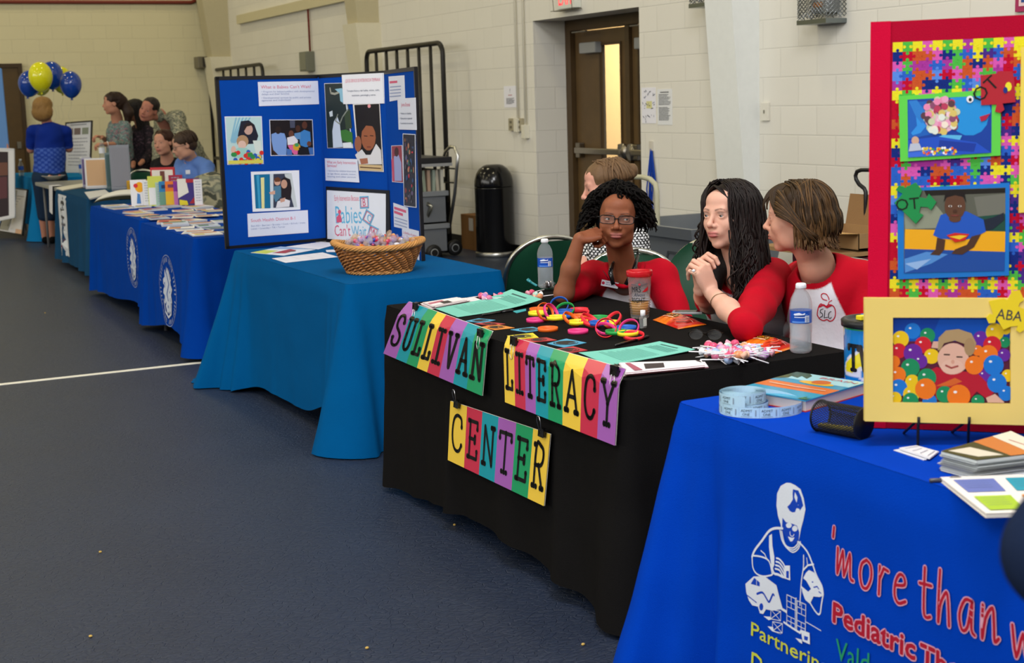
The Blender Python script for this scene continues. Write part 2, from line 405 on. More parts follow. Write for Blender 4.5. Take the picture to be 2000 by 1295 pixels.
# fittings on the walls
def exit_sign():
 p = on_x(1118, 0, WX); y = p[1]; zb = on_x(1118, 17, WX)[2]
 t = thing('exit_sign', 'white exit sign with red letters mounted above the brown glass door', 'sign', (WX, y, zb))
 MB().boxp((WX - .07, y - .16, zb), (WX, y + .16, zb + .22), '#d9dcd2', bev=.008).build('housing', 'plastic', t, True)
 a = Art().text('EXIT', 0, .035, .15, '#ff2b33', w=.26, align='c')
 a.to(m2 := MB(), frame_fn((WX - .07, y, zb), (0, -1, 0), (0, 0, 1)), .0006, .001)
 e = finish('lit_letters', .4); bs = e.node_tree.nodes['Principled BSDF']; bs.inputs['Emission Color'].default_value = (1, .06, .08, 1); bs.inputs['Emission Strength'].default_value = 1.2
 m2.build('letters', e, t, True)
 g = MB()
 for dy in (-.17, .17): g.tube([(WX, y + dy, zb - .01), (WX - .1, y + dy, zb - .015), (WX - .12, y + dy, zb + .25)], .003, '#77705f', 6)
 for k in range(4): g.tube([(WX - .03 - k * .03, y - .19, zb - .012 - k * .002), (WX - .03 - k * .03, y + .19, zb - .012)], .003, '#77705f', 6)
 g.build('wire_guard', 'metal', t, True)
exit_sign()
def strobe(px, py, name, label, mesh_cage):
 c = on_x(px, py, WX); y, z = c[1], c[2]
 t = thing(name, label, 'alarm', (WX, y, z))
 b = MB().boxp((WX - .11, y - .085, z - .10), (WX, y + .085, z + .14), '#8b8f90', bev=.01); b.boxp((WX - .125, y - .04, z - .06), (WX - .11, y + .04, z - .03), '#c07a3c')
 b.build('housing', 'plastic', t, True)
 g = MB(); x0, x1 = WX - .17, WX; ya, yb = y - .15, y + .15; za, zb = z - .14, z + .22
 n = 12
 for k in range(-n, n + 1):
  for s in (1, -1):
   p = []; 
   for e in range(13):
    yy = ya + (yb - ya) * e / 12; zz = (za + zb) / 2 + k * .03 + s * (yy - y) * .9
    if za <= zz <= zb: p.append((x0, yy, zz))
   if len(p) > 1: g.tube([p[0], p[-1]], .0028, '#8f9496', 4)
   for yy in (ya, yb):
    p = []
    for e in range(9):
     xx = x0 + (x1 - x0) * e / 8; zz = (za + zb) / 2 + k * .03 + s * (xx - x0) * .9
     if za <= zz <= zb: p.append((xx, yy, zz))
    if len(p) > 1: g.tube([p[0], p[-1]], .0028, '#8f9496', 4)
 g.boxp((x0 - .004, ya - .004, za - .03), (x1, yb + .004, za), '#7d8588')
 g.build('wire_cage', 'metal', t, True)
strobe(1625, -4, 'alarm_strobe', 'grey mesh cage around an alarm on the block wall above the red board', True)
strobe(1405, -32, 'alarm_strobe', 'grey caged box at the top edge beside the white column', True)
def wall_box(px, py, w, h, d, label, col, cat='box', extra=None, name='junction_box'):
 c = on_x(px, py, WX); t = thing(name, label, cat, (WX, c[1], c[2]))
 MB().boxp((WX - d, c[1] - w / 2, c[2] - h / 2), (WX, c[1] + w / 2, c[2] + h / 2), col, bev=.008).build('housing', 'plastic', t, True)
 MB().boxp((WX - d - .006, c[1] - w / 2 + .02, c[2] - h / 2 + .02), (WX - d, c[1] + w / 2 - .02, c[2] + h / 2 - .02), extra or col, bev=.003).build('cover', 'plastic', t, True)
 return c
c = wall_box(608, 120, .3, .26, .12, 'grey metal junction box at the foot of the thin red conduit', '#6f7164', extra='#7b7d6f')
tag(MB().tube([(WX - .03, c[1] - .06, c[2] + .13), (WX - .03, c[1] - .06, 4.4)], .014, '#7d2a22').build('conduit', 'powder'), 'thin dark red vertical conduit on the block wall above a grey box', 'pipe')
c = on_y(396, 122, FY - .15); t = thing('wall_speaker', 'small dark speaker box mounted near the far corner of the hall', 'speaker', tuple(c)); MB().boxp((c[0] - .11, FY - .3, c[2] - .09), (c[0] + .11, FY - .02, c[2] + .09), '#6a6453', bev=.01).build('housing', 'plastic', t, True); MB().boxp((c[0] - .04, FY - .31, c[2] - .075), (c[0] + .10, FY - .3, c[2] + .075), '#2e2a24').build('grille', 'plastic', t, True)
c0, c1 = on_x(1011.5, 100, WX), on_x(1026.5, 100, WX)
for k, (cc, zb, px, lab) in enumerate(((c0, 1.33, 1012, 'left'), (c1, 1.27, 1028, 'right'))):
 tag(MB().tube([(WX - .02, cc[1], zb), (WX - .02, cc[1], 5)], .011, '#dcd7c6').build('conduit', 'powder'), 'cream vertical wall conduit near the door, %s one of the pair' % lab, 'pipe')
 tag(MB().boxp((WX - .055, cc[1] - .035, zb - .12), (WX, cc[1] + .035, zb + .01), '#dedac9', bev=.004).build('outlet_box', 'plastic'), 'cream outlet box at the foot of the %s cream conduit' % lab, 'outlet box')
for k, px in enumerate((1003, 1019)):
 cc = on_x(px, 243, WX); o = MB().boxp((WX - .03, cc[1] - .055, cc[2] - .06), (WX, cc[1] + .055, cc[2] + .06), '#a79f86', bev=.004)
 for dz_ in (-.025, .025): o.boxp((WX - .034, cc[1] - .02, cc[2] + dz_ - .012), (WX - .03, cc[1] + .02, cc[2] + dz_ + .012), '#6b6555')
 tag(o.build('switch_plate', 'plastic'), ('tan two-gang switch plate left of the conduits' if not k else 'narrow tan switch plate between the two conduits'), 'switch')
cc = on_x(1497, 218, WX); o = MB().boxp((WX - .02, cc[1] - .045, cc[2] - .065), (WX, cc[1] + .045, cc[2] + .065), '#dcd8cb', bev=.004); o.boxp((WX - .026, cc[1] - .006, cc[2] - .012), (WX - .02, cc[1] + .006, cc[2] + .012), '#8b8779')
tag(o.build('switch_plate', 'plastic'), 'painted blank switch plate right of the white column', 'switch')
# surface raceway high up at the left, red pipe on the far wall
a, b_ = on_x(470, 47, WX), on_x(690, 0, WX); zz = (a[2] + b_[2]) / 2
tag(MB().boxp((WX - .062, b_[1], zz), (WX - .002, a[1], zz + .13), '#cfc6a2').build('cable_raceway', 'plastic'), 'long cream cable raceway running high along the block wall', 'raceway')
a = on_y(0, 3, FY); b_ = on_y(372, 5, FY)
tag(MB().tube([(a[0] - 3, FY - .032, a[2]), (b_[0], FY - .032, b_[2]), (b_[0] + .3, FY - .032, b_[2] + .12)], .03, '#7a3326', 10).build('sprinkler_pipe', 'powder'), 'dark red pipe running along the top of the far wall', 'pipe')

# paper notices
def notice(px0, py0, px1, py1, label, draw, col='#e9e9f2'):
 p = on_x((px0 + px1) / 2, (py0 + py1) / 2, WX - .004); a_, b2 = on_x(px0, (py0 + py1) / 2, WX), on_x(px1, (py0 + py1) / 2, WX)
 t_, b3 = on_x((px0 + px1) / 2, py0, WX), on_x((px0 + px1) / 2, py1, WX); w_, h_ = abs(a_[1] - b2[1]), t_[2] - b3[2]
 fn = frame_fn((WX - .003, p[1] + w_ / 2, p[2] - h_ / 2), (0, -1, 0), (0, 0, 1))
 m_ = MB().boxp((WX - .003, p[1] - w_ / 2, p[2] - h_ / 2), (WX - .0005, p[1] + w_ / 2, p[2] + h_ / 2), col)
 ar = Art(); draw(ar, w_, h_); ar.to(m_, fn, .0005, .0008)
 tag(m_.build('notice', 'paper'), label, 'notice')
def n1(a, w, h):
 a.text('?', w / 2, h * .68, h * .2, '#3c4a63', align='c'); a.rect(w * .35, h * .55, w * .65, h * .6, '#c8a0a8'); a.lines(w * .2, h * .42, w * .85, 6, h * .05, h * .025, '#555a66', 3)
def n2(a, w, h):
 a.rect(w * .35, h * .42, w * .75, h * .62, '#d8d49a'); r = random.Random(4)
 for k in range(26):
  x, y = r.uniform(.08, .88) * w, r.uniform(.05, .93) * h; a.stroke([(x, y), (x + r.uniform(-.1, .15) * w, y + r.uniform(-.06, .06) * h)], .006, r.choice(['#4b4f63', '#6a6f8c', '#8a8fae']))
def n3(a, w, h):
 a.rect(w * .2, h * .9, w * .8, h * .925, '#444850'); a.lines(w * .1, h * .84, w * .92, 8, h * .04, h * .02, '#50545e', 5); a.lines(w * .1, h * .48, w * .92, 12, h * .032, h * .018, '#6a6d74', 6)
notice(984, 168, 1009, 210, 'small white notice taped left of the two cream conduits', n1)
notice(1253, 171, 1280, 241, 'white floor plan sheet taped right of the door', n2)
notice(1284, 174, 1312, 244, 'white sheet of close text taped beside the floor plan', n3, '#e4e6e8')
# mounted coloured frame high on the wall at the right edge
p = on_x(1996, 0, WX); m = MB().boxp((WX - .02, p[1] - .5, p[2] - .065), (WX, p[1] + .03, p[2] + .6), '#a3305a').boxp((WX - .024, p[1] - .47, p[2] - .035), (WX - .02, p[1] + .0, p[2] + .57), '#e9c9c9').boxp((WX - .027, p[1] - .45, p[2] - .015), (WX - .024, p[1] - .02, p[2] + .55), '#31508e')
tag(m.build('wall_poster', 'paper'), 'blue poster with a crimson border at the top right corner', 'poster')
# blue lanyards hanging on the wall beside the door
c = on_x(1274, 290, WX); l = MB(); r = random.Random(3)
for k in range(5):
 y = c[1] + r.uniform(-.02, .02); z1 = c[2] - .03; zl = z1 - r.uniform(.5, .72); dy = r.uniform(-.05, .03)
 l.tube([(WX - .015, c[1], c[2]), (WX - .02 - .006 * k, y + .01, (z1 + zl) / 2), (WX - .015 - .005 * k, y - .02 + dy, zl), (WX - .02, y - .045 + dy, (z1 + zl) / 2), (WX - .015, c[1] - .012, c[2])], .006, ['#1f3f9c', '#16307e'][k % 2], 6)
t = thing('lanyard_bundle', 'bundle of blue lanyards hanging on the wall beside the door', 'lanyards', tuple(c)); l.build('strap', 'cloth', t, True)
MB().boxp((WX - .02, c[1] - .02, c[2] - .02), (WX, c[1] + .02, c[2] + .06), '#cfc9bb').build('wall_hook', 'plastic', t, True)
MB().boxp((WX - .03, c[1] - .1, c[2] - .95), (WX - .028, c[1] - .02, c[2] - .72), '#dedcd8').build('badge', 'paper', t, True)

# ------------------------------------------------------------------ light: gym lamps overhead, plus added key and fill lights
wd = bpy.data.worlds.new('world'); SC.world = wd; wd.use_nodes = True
wd.node_tree.nodes['Background'].inputs[0].default_value = (*lin('#cfd3dc'), 1); wd.node_tree.nodes['Background'].inputs[1].default_value = .35
def lamp(x, y, z, r, w, c, sh='DISK'):
 l = bpy.data.lights.new('area_lamp', 'AREA'); l.shape = sh; l.size = r; l.energy = w; l.color = c
 o = bpy.data.objects.new('area_lamp', l); COL.objects.link(o); o.location = (x, y, z); return o
for ix in range(4):
 for iy in range(5):
  y = -4 + iy * 6.2; x = -11 + ix * 5.0
  near = y < 7
  lamp(x, y, 7.6, .9, LAMP_NEAR if near else LAMP_FAR, (1, .95, .88) if near else (1, .87, .53))
l = lamp(-3.2, -1.2, 5.2, 2.6, FILL_KEY, (.97, .98, 1), 'SQUARE')  # added soft key from behind the camera, like bounced flash; no hall lamp
l.rotation_euler = (Vector((2.6, 5.0, .7)) - l.location).to_track_quat('-Z', 'Y').to_euler()
l = lamp(FX + .7, 15.0, 2.6, .8, 105, (1, .82, .54), 'SQUARE'); l.rotation_euler = (Vector((FX + 2.6, 15.9, 1.2)) - l.location).to_track_quat('-Z', 'Y').to_euler()
l = lamp(1.2, 1.0, 6.6, 2.2, FILL_WALL, (.98, .98, 1), 'SQUARE'); l.rotation_euler = (Vector((6.28, 7.5, 1.6)) - l.location).to_track_quat('-Z', 'Y').to_euler()  # added light aimed at the near right wall to brighten it
l = lamp(-13.6, 7.5, 4.6, 3.6, FILL_SIDE, (1, .98, .93), 'RECTANGLE'); l.data.size_y = 20; l.data.size = 3.6; l.rotation_euler = (0, -pi / 2, 0)  # added daylight-like fill along the left wall; no window there
SC.view_settings.view_transform = 'Standard'; SC.view_settings.look = 'None'; SC.view_settings.gamma = 1; SC.view_settings.exposure = EXPO
# ------------------------------------------------------------------ tables and their cloths
TZ = .75
def table(label, x0, x1, y0, y1):
 t = thing('folding_table', label, 'table', ((x0 + x1) / 2, (y0 + y1) / 2, 0))
 MB().boxp((x0 + .012, y0 + .012, TZ - .045), (x1 - .012, y1 - .012, TZ - .006), '#c9c4b8', bev=.008).build('tabletop', 'plastic', t, True)
 for sx in (x0 + .08, x1 - .08):
  for sy in (y0 + .2, y1 - .2): MB().tube([(sx, sy, 0), (sx, sy, TZ - .04)], .014, '#6b6c70').build('leg', 'powder', t, True)
 return t
class Cloth:
 def __init__(s, x0, x1, y0, y1, hem, flare, folds=(), corners=(), wob=.008, wf=6., seed=1, out=.012, top_c='#fff'):
  s.__dict__.update(x0=x0, x1=x1, y0=y0, y1=y1, hem=hem, flare=flare, folds=folds, corners=corners, wob=wob, wf=wf, seed=seed, out=out)
 def off(s, x, y, t):
  o = s.out * min(1, t * 12) + s.flare * t
  o += s.wob * t ** .8 * (noise.noise(Vector((x * s.wf, y * s.wf, s.seed))) + .5 * noise.noise(Vector((x * s.wf * 2.3, y * s.wf * 2.3, s.seed + t))))
  o += .004 * noise.noise(Vector((x * 4, y * 4, t * 5 + s.seed)))
  for fx, fy, w, a in s.folds:
   d = math.hypot(x - fx, y - fy); o += a * t ** 1.2 * math.exp(-(d / (w * (.4 + .6 * t))) ** 2)
  for cx, cy, w, a, drop in s.corners:
   d = math.hypot(x - cx, y - cy); o += a * t ** 1.15 * math.exp(-(d / w) ** 2) * (1 + .22 * math.sin(d * 55))
  return max(o, .002)
 def hemz(s, x, y):
  z = s.hem(x, y)
  for cx, cy, w, a, drop in s.corners:
   d = math.hypot(x - cx, y - cy); z -= drop * math.exp(-(d / (w * 1.3)) ** 2)
  return max(z, .006)
 def mesh(s, col, rows=26, pool=0.):
  m = MB(); x0, x1, y0, y1 = s.x0, s.x1, s.y0, s.y1; R = .025; P = []
  for (cx, cy, a) in ((x1 - R, y0 + R, -pi / 2), (x1 - R, y1 - R, 0), (x0 + R, y1 - R, pi / 2), (x0 + R, y0 + R, pi)):
   for k in range(7): P.append((cx + R * math.cos(a + k * pi / 12), cy + R * math.sin(a + k * pi / 12), math.cos(a + k * pi / 12), math.sin(a + k * pi / 12)))
  Q = []
  for i in range(len(P)):
   a, b = P[i], P[(i + 1) % len(P)]; d = math.hypot(a[0] - b[0], a[1] - b[1]); n = max(1, int(d / .018))
   for k in range(n): Q.append([a[j] + (b[j] - a[j]) * k / n for j in range(4)])
  n = len(Q)
  vs = []; 
  for i in range(rows + 1):
   t = i / rows
   for x, y, nx, ny in Q:
    o = s.off(x, y, t); hz = s.hemz(x, y); l = math.hypot(nx, ny) or 1
    e = .012
    z = TZ - (1 - math.cos(min(t * 10, 1) * pi / 2)) * e - t * (TZ - hz - e)
    vs.append((x + nx / l * o, y + ny / l * o, z))
  fs = [(i * n + k, (i + 1) * n + k, (i + 1) * n + (k + 1) % n, i * n + (k + 1) % n) for i in range(rows) for k in range(n)]
  m.add(vs, fs, col, True)
  m.add([(q[0], q[1], TZ) for q in Q], [tuple(range(n))], col)
  return m
 def front(s, z0=None):
  """surface point on the front skirt (faces -x)"""
  def fn(y, z, h=0.):
   hz = s.hemz(s.x0, y); t = min(max((TZ - z - .012) / (TZ - hz - .012), 0.02), 1)
   return Vector((s.x0 - s.off(s.x0, y, t) - h, y, z))
  return fn
def lift(lo, base=.0):
 return lambda x, y: lo
# bright blue table at the right
T1 = (1.97, 2.73, 1.23, 3.05); table('folding table under the bright blue cloth in the foreground', *T1)
C1 = Cloth(*T1, lambda x, y: .03, .02, corners=[(1.97, 3.05, .13, .145, .02), (1.97, 1.23, .2, .12, .02), (2.73, 3.05, .15, .08, .02)], folds=[(1.97, 2.87, .032, -.06), (1.97, 2.80, .03, .03)], wob=.006, seed=3)
m = C1.mesh('#003cb2')
cl1 = tag(m.build('tablecloth', 'cloth'), 'bright blue printed tablecloth on the nearest table', 'tablecloth')
# black table
T2 = (2.0, 2.79, 3.36, 5.19); table('folding table under the black cloth where the three sit', *T2)
C2 = Cloth(*T2, lambda x, y: .035 + (.05 * max(0, math.sin((y - 3.45) * 2.1)) if x < 2.1 else 0), .0, folds=[(2.0, 4.56, .05, .05), (2.0, 3.72, .07, .05), (2.0, 3.44, .05, .03), (2.0, 4.1, .12, .02), (2.0, 5.1, .08, .02)], corners=[(2.0, 3.36, .1, .04, .02), (2.0, 5.19, .08, .03, .01), (2.79, 5.19, .1, .05, 0)], wob=.016, wf=5, seed=8)
cl2 = tag(C2.mesh('#171616').build('tablecloth', 'cloth'), 'black tablecloth carrying the striped letter banners', 'tablecloth')
# teal table with the folding board
T3 = (2.1, 2.86, 5.9, 7.74); table('folding table under the teal cloth with the candy basket', *T3)
C3 = Cloth(*T3, lambda x, y: .03 + (.1 * math.exp(-((y - 6.15) / .25) ** 2) + .03 if x < 2.3 else 0), .01, corners=[(2.1, 5.9, .16, .15, .12), (2.1, 7.74, .2, .22, .12), (2.86, 5.9, .12, .07, .02)], folds=[(2.1, 7.5, .06, .05), (2.1, 6.12, .05, .03), (2.1, 7.62, .03, -.03)], wob=.006, seed=5)
cl3 = tag(C3.mesh('#00538c').build('tablecloth', 'cloth'), 'teal tablecloth pooling on the floor at its corners', 'tablecloth')
pl = MB()
def pool(u, v, cx=1.93, cy=8.0, R=.17):
 a = 2 * pi * u; r = R * v * (1 + .22 * math.sin(3 * a + 1) + .1 * math.sin(7 * a)); return (cx + r * math.cos(a) * .9, cy + r * math.sin(a), .004 + .05 * (1 - v) ** 1.5 + .014 * (1 + math.sin(9 * a + 6 * v)) * (1 - v) * v * 3)
pl.grid(lambda u, v: pool(u, v, 1.99, 7.86, .15), 60, 14, '#00538c'); link('pooled_hem', pl.mesh('pooled_hem', 'cloth'), cl3)
# blue tables
T4 = (2.1, 2.86, 8.62, 10.14); T5 = (2.14, 2.9, 10.36, 12.3)
table('folding table under the blue cloth nearest the teal one', *T4); table('folding table under the farther blue cloth', *T5)
C4 = Cloth(*T4, lambda x, y: .03 + (.09 * math.exp(-((y - 9.3) / .5) ** 2) if x < 2.3 else 0), .02, corners=[(2.1, 8.62, .14, .08, .02), (2.1, 10.14, .1, .03, 0)], folds=[(2.1, 8.9, .08, .03), (2.1, 10.0, .06, .04), (2.1, 9.8, .05, -.02), (2.86, 8.62, .2, .06)], wob=.012, seed=11)
cl4 = tag(C4.mesh('#003a98').build('tablecloth', 'cloth'), 'blue tablecloth with a round white seal, nearest of the two', 'tablecloth')
C5 = Cloth(*T5, lambda x, y: .06 + (.07 * math.exp(-((y - 10.6) / .6) ** 2) if x < 2.3 else 0), .01, corners=[(2.14, 12.3, .1, .04, .02)], folds=[(2.14, 10.4, .08, .03), (2.14, 12.0, .06, .03)], wob=.012, seed=12)
cl5 = tag(C5.mesh('#003b99').build('tablecloth', 'cloth'), 'blue tablecloth with a white seal on the farther table', 'tablecloth')
# dark teal tables beyond
T6 = (2.3, 3.06, 13.35, 15.15); table('folding table under the dark slate blue cloth', *T6)
C6 = Cloth(*T6, lambda x, y: .05, .01, corners=[(2.3, 13.35, .1, .05, 0), (2.3, 15.15, .1, .04, 0)], folds=[(2.3, 13.8, .08, .04), (2.3, 14.7, .07, .04)], wob=.015, seed=13)
cl6 = tag(C6.mesh('#1c4568').build('tablecloth', 'cloth'), 'dark slate blue tablecloth with a vertical white sign', 'tablecloth')
T7 = (2.5, 3.26, 17.9, 20.0); table('folding table under the far teal cloth behind the blonde woman', *T7)
C7 = Cloth(*T7, lambda x, y: .05 + (.2 * (y - 17.9) if x < 2.6 else .2), .02, corners=[(2.5, 17.9, .25, .12, .04)], folds=[(2.5, 18.6, .1, .05)], wob=.02, seed=14)
tag(C7.mesh('#1273b0').build('tablecloth', 'cloth'), 'medium blue tablecloth farthest down the row', 'tablecloth')
# ------------------------------------------------------------------ blended solids for people and soft things
def V3(p): return np.array([p[0], p[1], p[2]], dtype=np.float64)
class SDF:
 def __init__(s): s.it = []; s.disp = []; s.colfn = None
 def cap(s, a, b, ra, rb, col=None, k=.012, op='+'): s.it.append(('c', V3(a), V3(b), ra, rb, None if col is None else col3(col), k, op)); return s
 def ell(s, c, r, col=None, R=None, k=.012, op='+'):
  r = r if hasattr(r, '__len__') else (r, r, r); s.it.append(('e', V3(c), np.array(r, float), np.eye(3) if R is None else R, 0, None if col is None else col3(col), k, op)); return s
 def chain(s, pts, rs, col, k=.012):
  for i in range(len(pts) - 1): s.cap(pts[i], pts[i + 1], rs[i], rs[i + 1], col, k)
  return s
 def surface(s, res, box=None):
  lo = np.full(3, 1e9); hi = -lo
  for q in s.it:
   if q[7] != '+': continue
   if q[0] == 'c': r = max(q[3], q[4]); l, h = np.minimum(q[1], q[2]) - r, np.maximum(q[1], q[2]) + r
   else: r = np.abs(q[3]) @ q[2]; l, h = q[1] - r, q[1] + r
   lo = np.minimum(lo, l); hi = np.maximum(hi, h)
  lo -= res * 3 + .01; hi += res * 3 + .01
  if box is not None: lo = np.maximum(lo, box[0]); hi = np.minimum(hi, box[1])
  if (hi - lo).min() <= res * 2: return np.zeros((0, 3)), np.zeros((0, 4), int), np.zeros((0, 3))
  n = np.ceil((hi - lo) / res).astype(int) + 1
  ax = [lo[i] + np.arange(n[i]) * res for i in range(3)]
  D = np.full(n, .5, np.float32); C = np.zeros((*n, 3), np.float32)
  for q in s.it:
   kind, k, op, col = q[0], q[6], q[7], q[5]
   if kind == 'c': r = max(q[3], q[4]); l, h = np.minimum(q[1], q[2]) - r, np.maximum(q[1], q[2]) + r
   else: r = np.abs(q[3]) @ q[2]; l, h = q[1] - r, q[1] + r
   mg = k + 3 * res + .004
   i0 = np.maximum(np.floor((l - mg - lo) / res).astype(int), 0); i1 = np.minimum(np.ceil((h + mg - lo) / res).astype(int) + 1, n)
   if (i1 <= i0).any(): continue
   sl = tuple(slice(i0[j], i1[j]) for j in range(3))
   X, Y, Z = np.meshgrid(*[ax[j][i0[j]:i1[j]].astype(np.float32) for j in range(3)], indexing='ij')
   if kind == 'c':
    a, b = q[1], q[2]; ab = b - a; L2 = max(ab @ ab, 1e-9)
    t = np.clip(((X - a[0]) * ab[0] + (Y - a[1]) * ab[1] + (Z - a[2]) * ab[2]) / L2, 0, 1)
    d = np.sqrt((X - a[0] - ab[0] * t) ** 2 + (Y - a[1] - ab[1] * t) ** 2 + (Z - a[2] - ab[2] * t) ** 2) - (q[3] + (q[4] - q[3]) * t)
   else:
    c, rr, R = q[1], q[2], q[3]; x, y, z = X - c[0], Y - c[1], Z - c[2]
    u = (R[0, 0] * x + R[1, 0] * y + R[2, 0] * z) / rr[0]; v = (R[0, 1] * x + R[1, 1] * y + R[2, 1] * z) / rr[1]; w = (R[0, 2] * x + R[1, 2] * y + R[2, 2] * z) / rr[2]
    k0 = np.sqrt(u * u + v * v + w * w); k1 = np.sqrt((u / rr[0]) ** 2 + (v / rr[1]) ** 2 + (w / rr[2]) ** 2) + 1e-6
    d = k0 * (k0 - 1) / k1
   S = D[sl]
   if op == 'p':
    w = np.clip(.5 - d / k, 0, 1)[..., None]; C[sl] = C[sl] * (1 - w) + np.array(col, np.float32) * w; continue
   if op == '-':
    hh = np.clip(.5 - .5 * (S + d) / k, 0, 1); D[sl] = S * (1 - hh) - d * hh + k * hh * (1 - hh); continue
   hh = np.clip(.5 + .5 * (S - d) / k, 0, 1); D[sl] = S * (1 - hh) + d * hh - k * hh * (1 - hh)
   C[sl] = C[sl] * (1 - hh[..., None]) + np.array(col, np.float32) * hh[..., None]
  for fn in s.disp:
   X, Y, Z = np.meshgrid(*[a.astype(np.float32) for a in ax], indexing='ij'); D += fn(X, Y, Z)
  ins = D < 0
  nc = n - 1
  cnt = np.zeros(nc, np.float32); acc = np.zeros((*nc, 3), np.float32)
  for a in range(3):
   b, c = [j for j in range(3) if j != a]
   for ob in (0, 1):
    for oc in (0, 1):
     s0 = [None] * 3; s0[a] = slice(0, nc[a]); s0[b] = slice(ob, ob + nc[b]); s0[c] = slice(oc, oc + nc[c]); s1 = list(s0); s1[a] = slice(1, nc[a] + 1)
     d0, d1 = D[tuple(s0)], D[tuple(s1)]; x = (d0 < 0) != (d1 < 0)
     t = np.where(x, d0 / np.where(x, d0 - d1, 1), 0)
     cnt += x; acc[..., a] += np.where(x, t, 0); acc[..., b] += x * ob; acc[..., c] += x * oc
  act = cnt > 0; idx = np.full(nc, -1, np.int64); idx[act] = np.arange(act.sum())
  I = np.argwhere(act); off = acc[act] / cnt[act][:, None]; Vv = lo + (I + off) * res
  g = I; fr = off
  Cv = np.zeros((len(I), 3), np.float32)
  for a in (0, 1):
   for b in (0, 1):
    for c in (0, 1):
     w = (fr[:, 0] if a else 1 - fr[:, 0]) * (fr[:, 1] if b else 1 - fr[:, 1]) * (fr[:, 2] if c else 1 - fr[:, 2])
     Cv += C[g[:, 0] + a, g[:, 1] + b, g[:, 2] + c] * w[:, None]
  if s.colfn: Cv = s.colfn(Vv, Cv)
  F = []
  for a in range(3):
   b, c = (a + 1) % 3, (a + 2) % 3
   s0 = [slice(0, n[j]) for j in range(3)]; s0[a] = slice(0, n[a] - 1); s1 = [slice(0, n[j]) for j in range(3)]; s1[a] = slice(1, n[a])
   x = ins[tuple(s0)] != ins[tuple(s1)]; E = np.argwhere(x); flip = ins[tuple(s0)][x]
   ok = (E[:, b] > 0) & (E[:, c] > 0) & (E[:, b] < n[b] - 1) & (E[:, c] < n[c] - 1); E = E[ok]; flip = flip[ok]
   def gi(db, dc):
    e = E.copy(); e[:, b] -= db; e[:, c] -= dc; return idx[e[:, 0], e[:, 1], e[:, 2]]
   q = np.stack([gi(1, 1), gi(0, 1), gi(0, 0), gi(1, 0)], 1); q[~flip] = q[~flip][:, ::-1]; F.append(q)
  F = np.concatenate(F); F = F[(F >= 0).all(1)]
  return Vv, F, Cv
 def build(s, name, mat, res, parent=None, chunks=None):
  """chunks: list of (box, res) evaluated finely and joined in one mesh"""
  VV, FF, CC = [], [], []; n = 0
  for box, r in (chunks or [(None, res)]):
   v, f, c = s.surface(r, box); VV.append(v); FF.append(f + n); CC.append(c); n += len(v)
  v = np.concatenate(VV); f = np.concatenate(FF); c = np.concatenate(CC)
  me = bpy.data.meshes.new(name); me.vertices.add(len(v)); me.vertices.foreach_set('co', v.astype(np.float32).ravel())
  me.loops.add(f.size); me.loops.foreach_set('vertex_index', f.astype(np.int32).ravel())
  me.polygons.add(len(f)); me.polygons.foreach_set('loop_start', np.arange(0, f.size, 4, dtype=np.int32))
  me.polygons.foreach_set('use_smooth', np.ones(len(f), bool)); me.update(calc_edges=True); me.validate()
  ca = me.color_attributes.new('Col', 'FLOAT_COLOR', 'POINT'); ca.data.foreach_set('color', np.concatenate([c, np.ones((len(c), 1))], 1).astype(np.float32).ravel())
  me.materials.append(mt(mat) if isinstance(mat, str) else mat)
  return link(name, me, parent, parent is not None)
def rot_frame(f, roll=0., pitch=0.):
 """columns: subject's right, forward, up"""
 f = V3(f); f[2] = 0; f /= np.linalg.norm(f); up = np.array([0, 0, 1.])
 x = np.cross(f, up); R = np.stack([x, f, up], 1)
 cp, sp, cr, sr = math.cos(pitch), math.sin(pitch), math.cos(roll), math.sin(roll)
 return R @ np.array([[1, 0, 0], [0, cp, -sp], [0, sp, cp]]) @ np.array([[cr, 0, sr], [0, 1, 0], [-sr, 0, cr]])
def facing(p, theta):
 """direction at p turned theta degrees from facing the photographer to image left"""
 v = EYE - V3(p); v[2] = 0; v /= np.linalg.norm(v); l = -B[0].copy(); l[2] = 0; l /= np.linalg.norm(l)
 l = l - v * (l @ v); l /= np.linalg.norm(l); t = math.radians(theta)
 return v * math.cos(t) + l * math.sin(t)
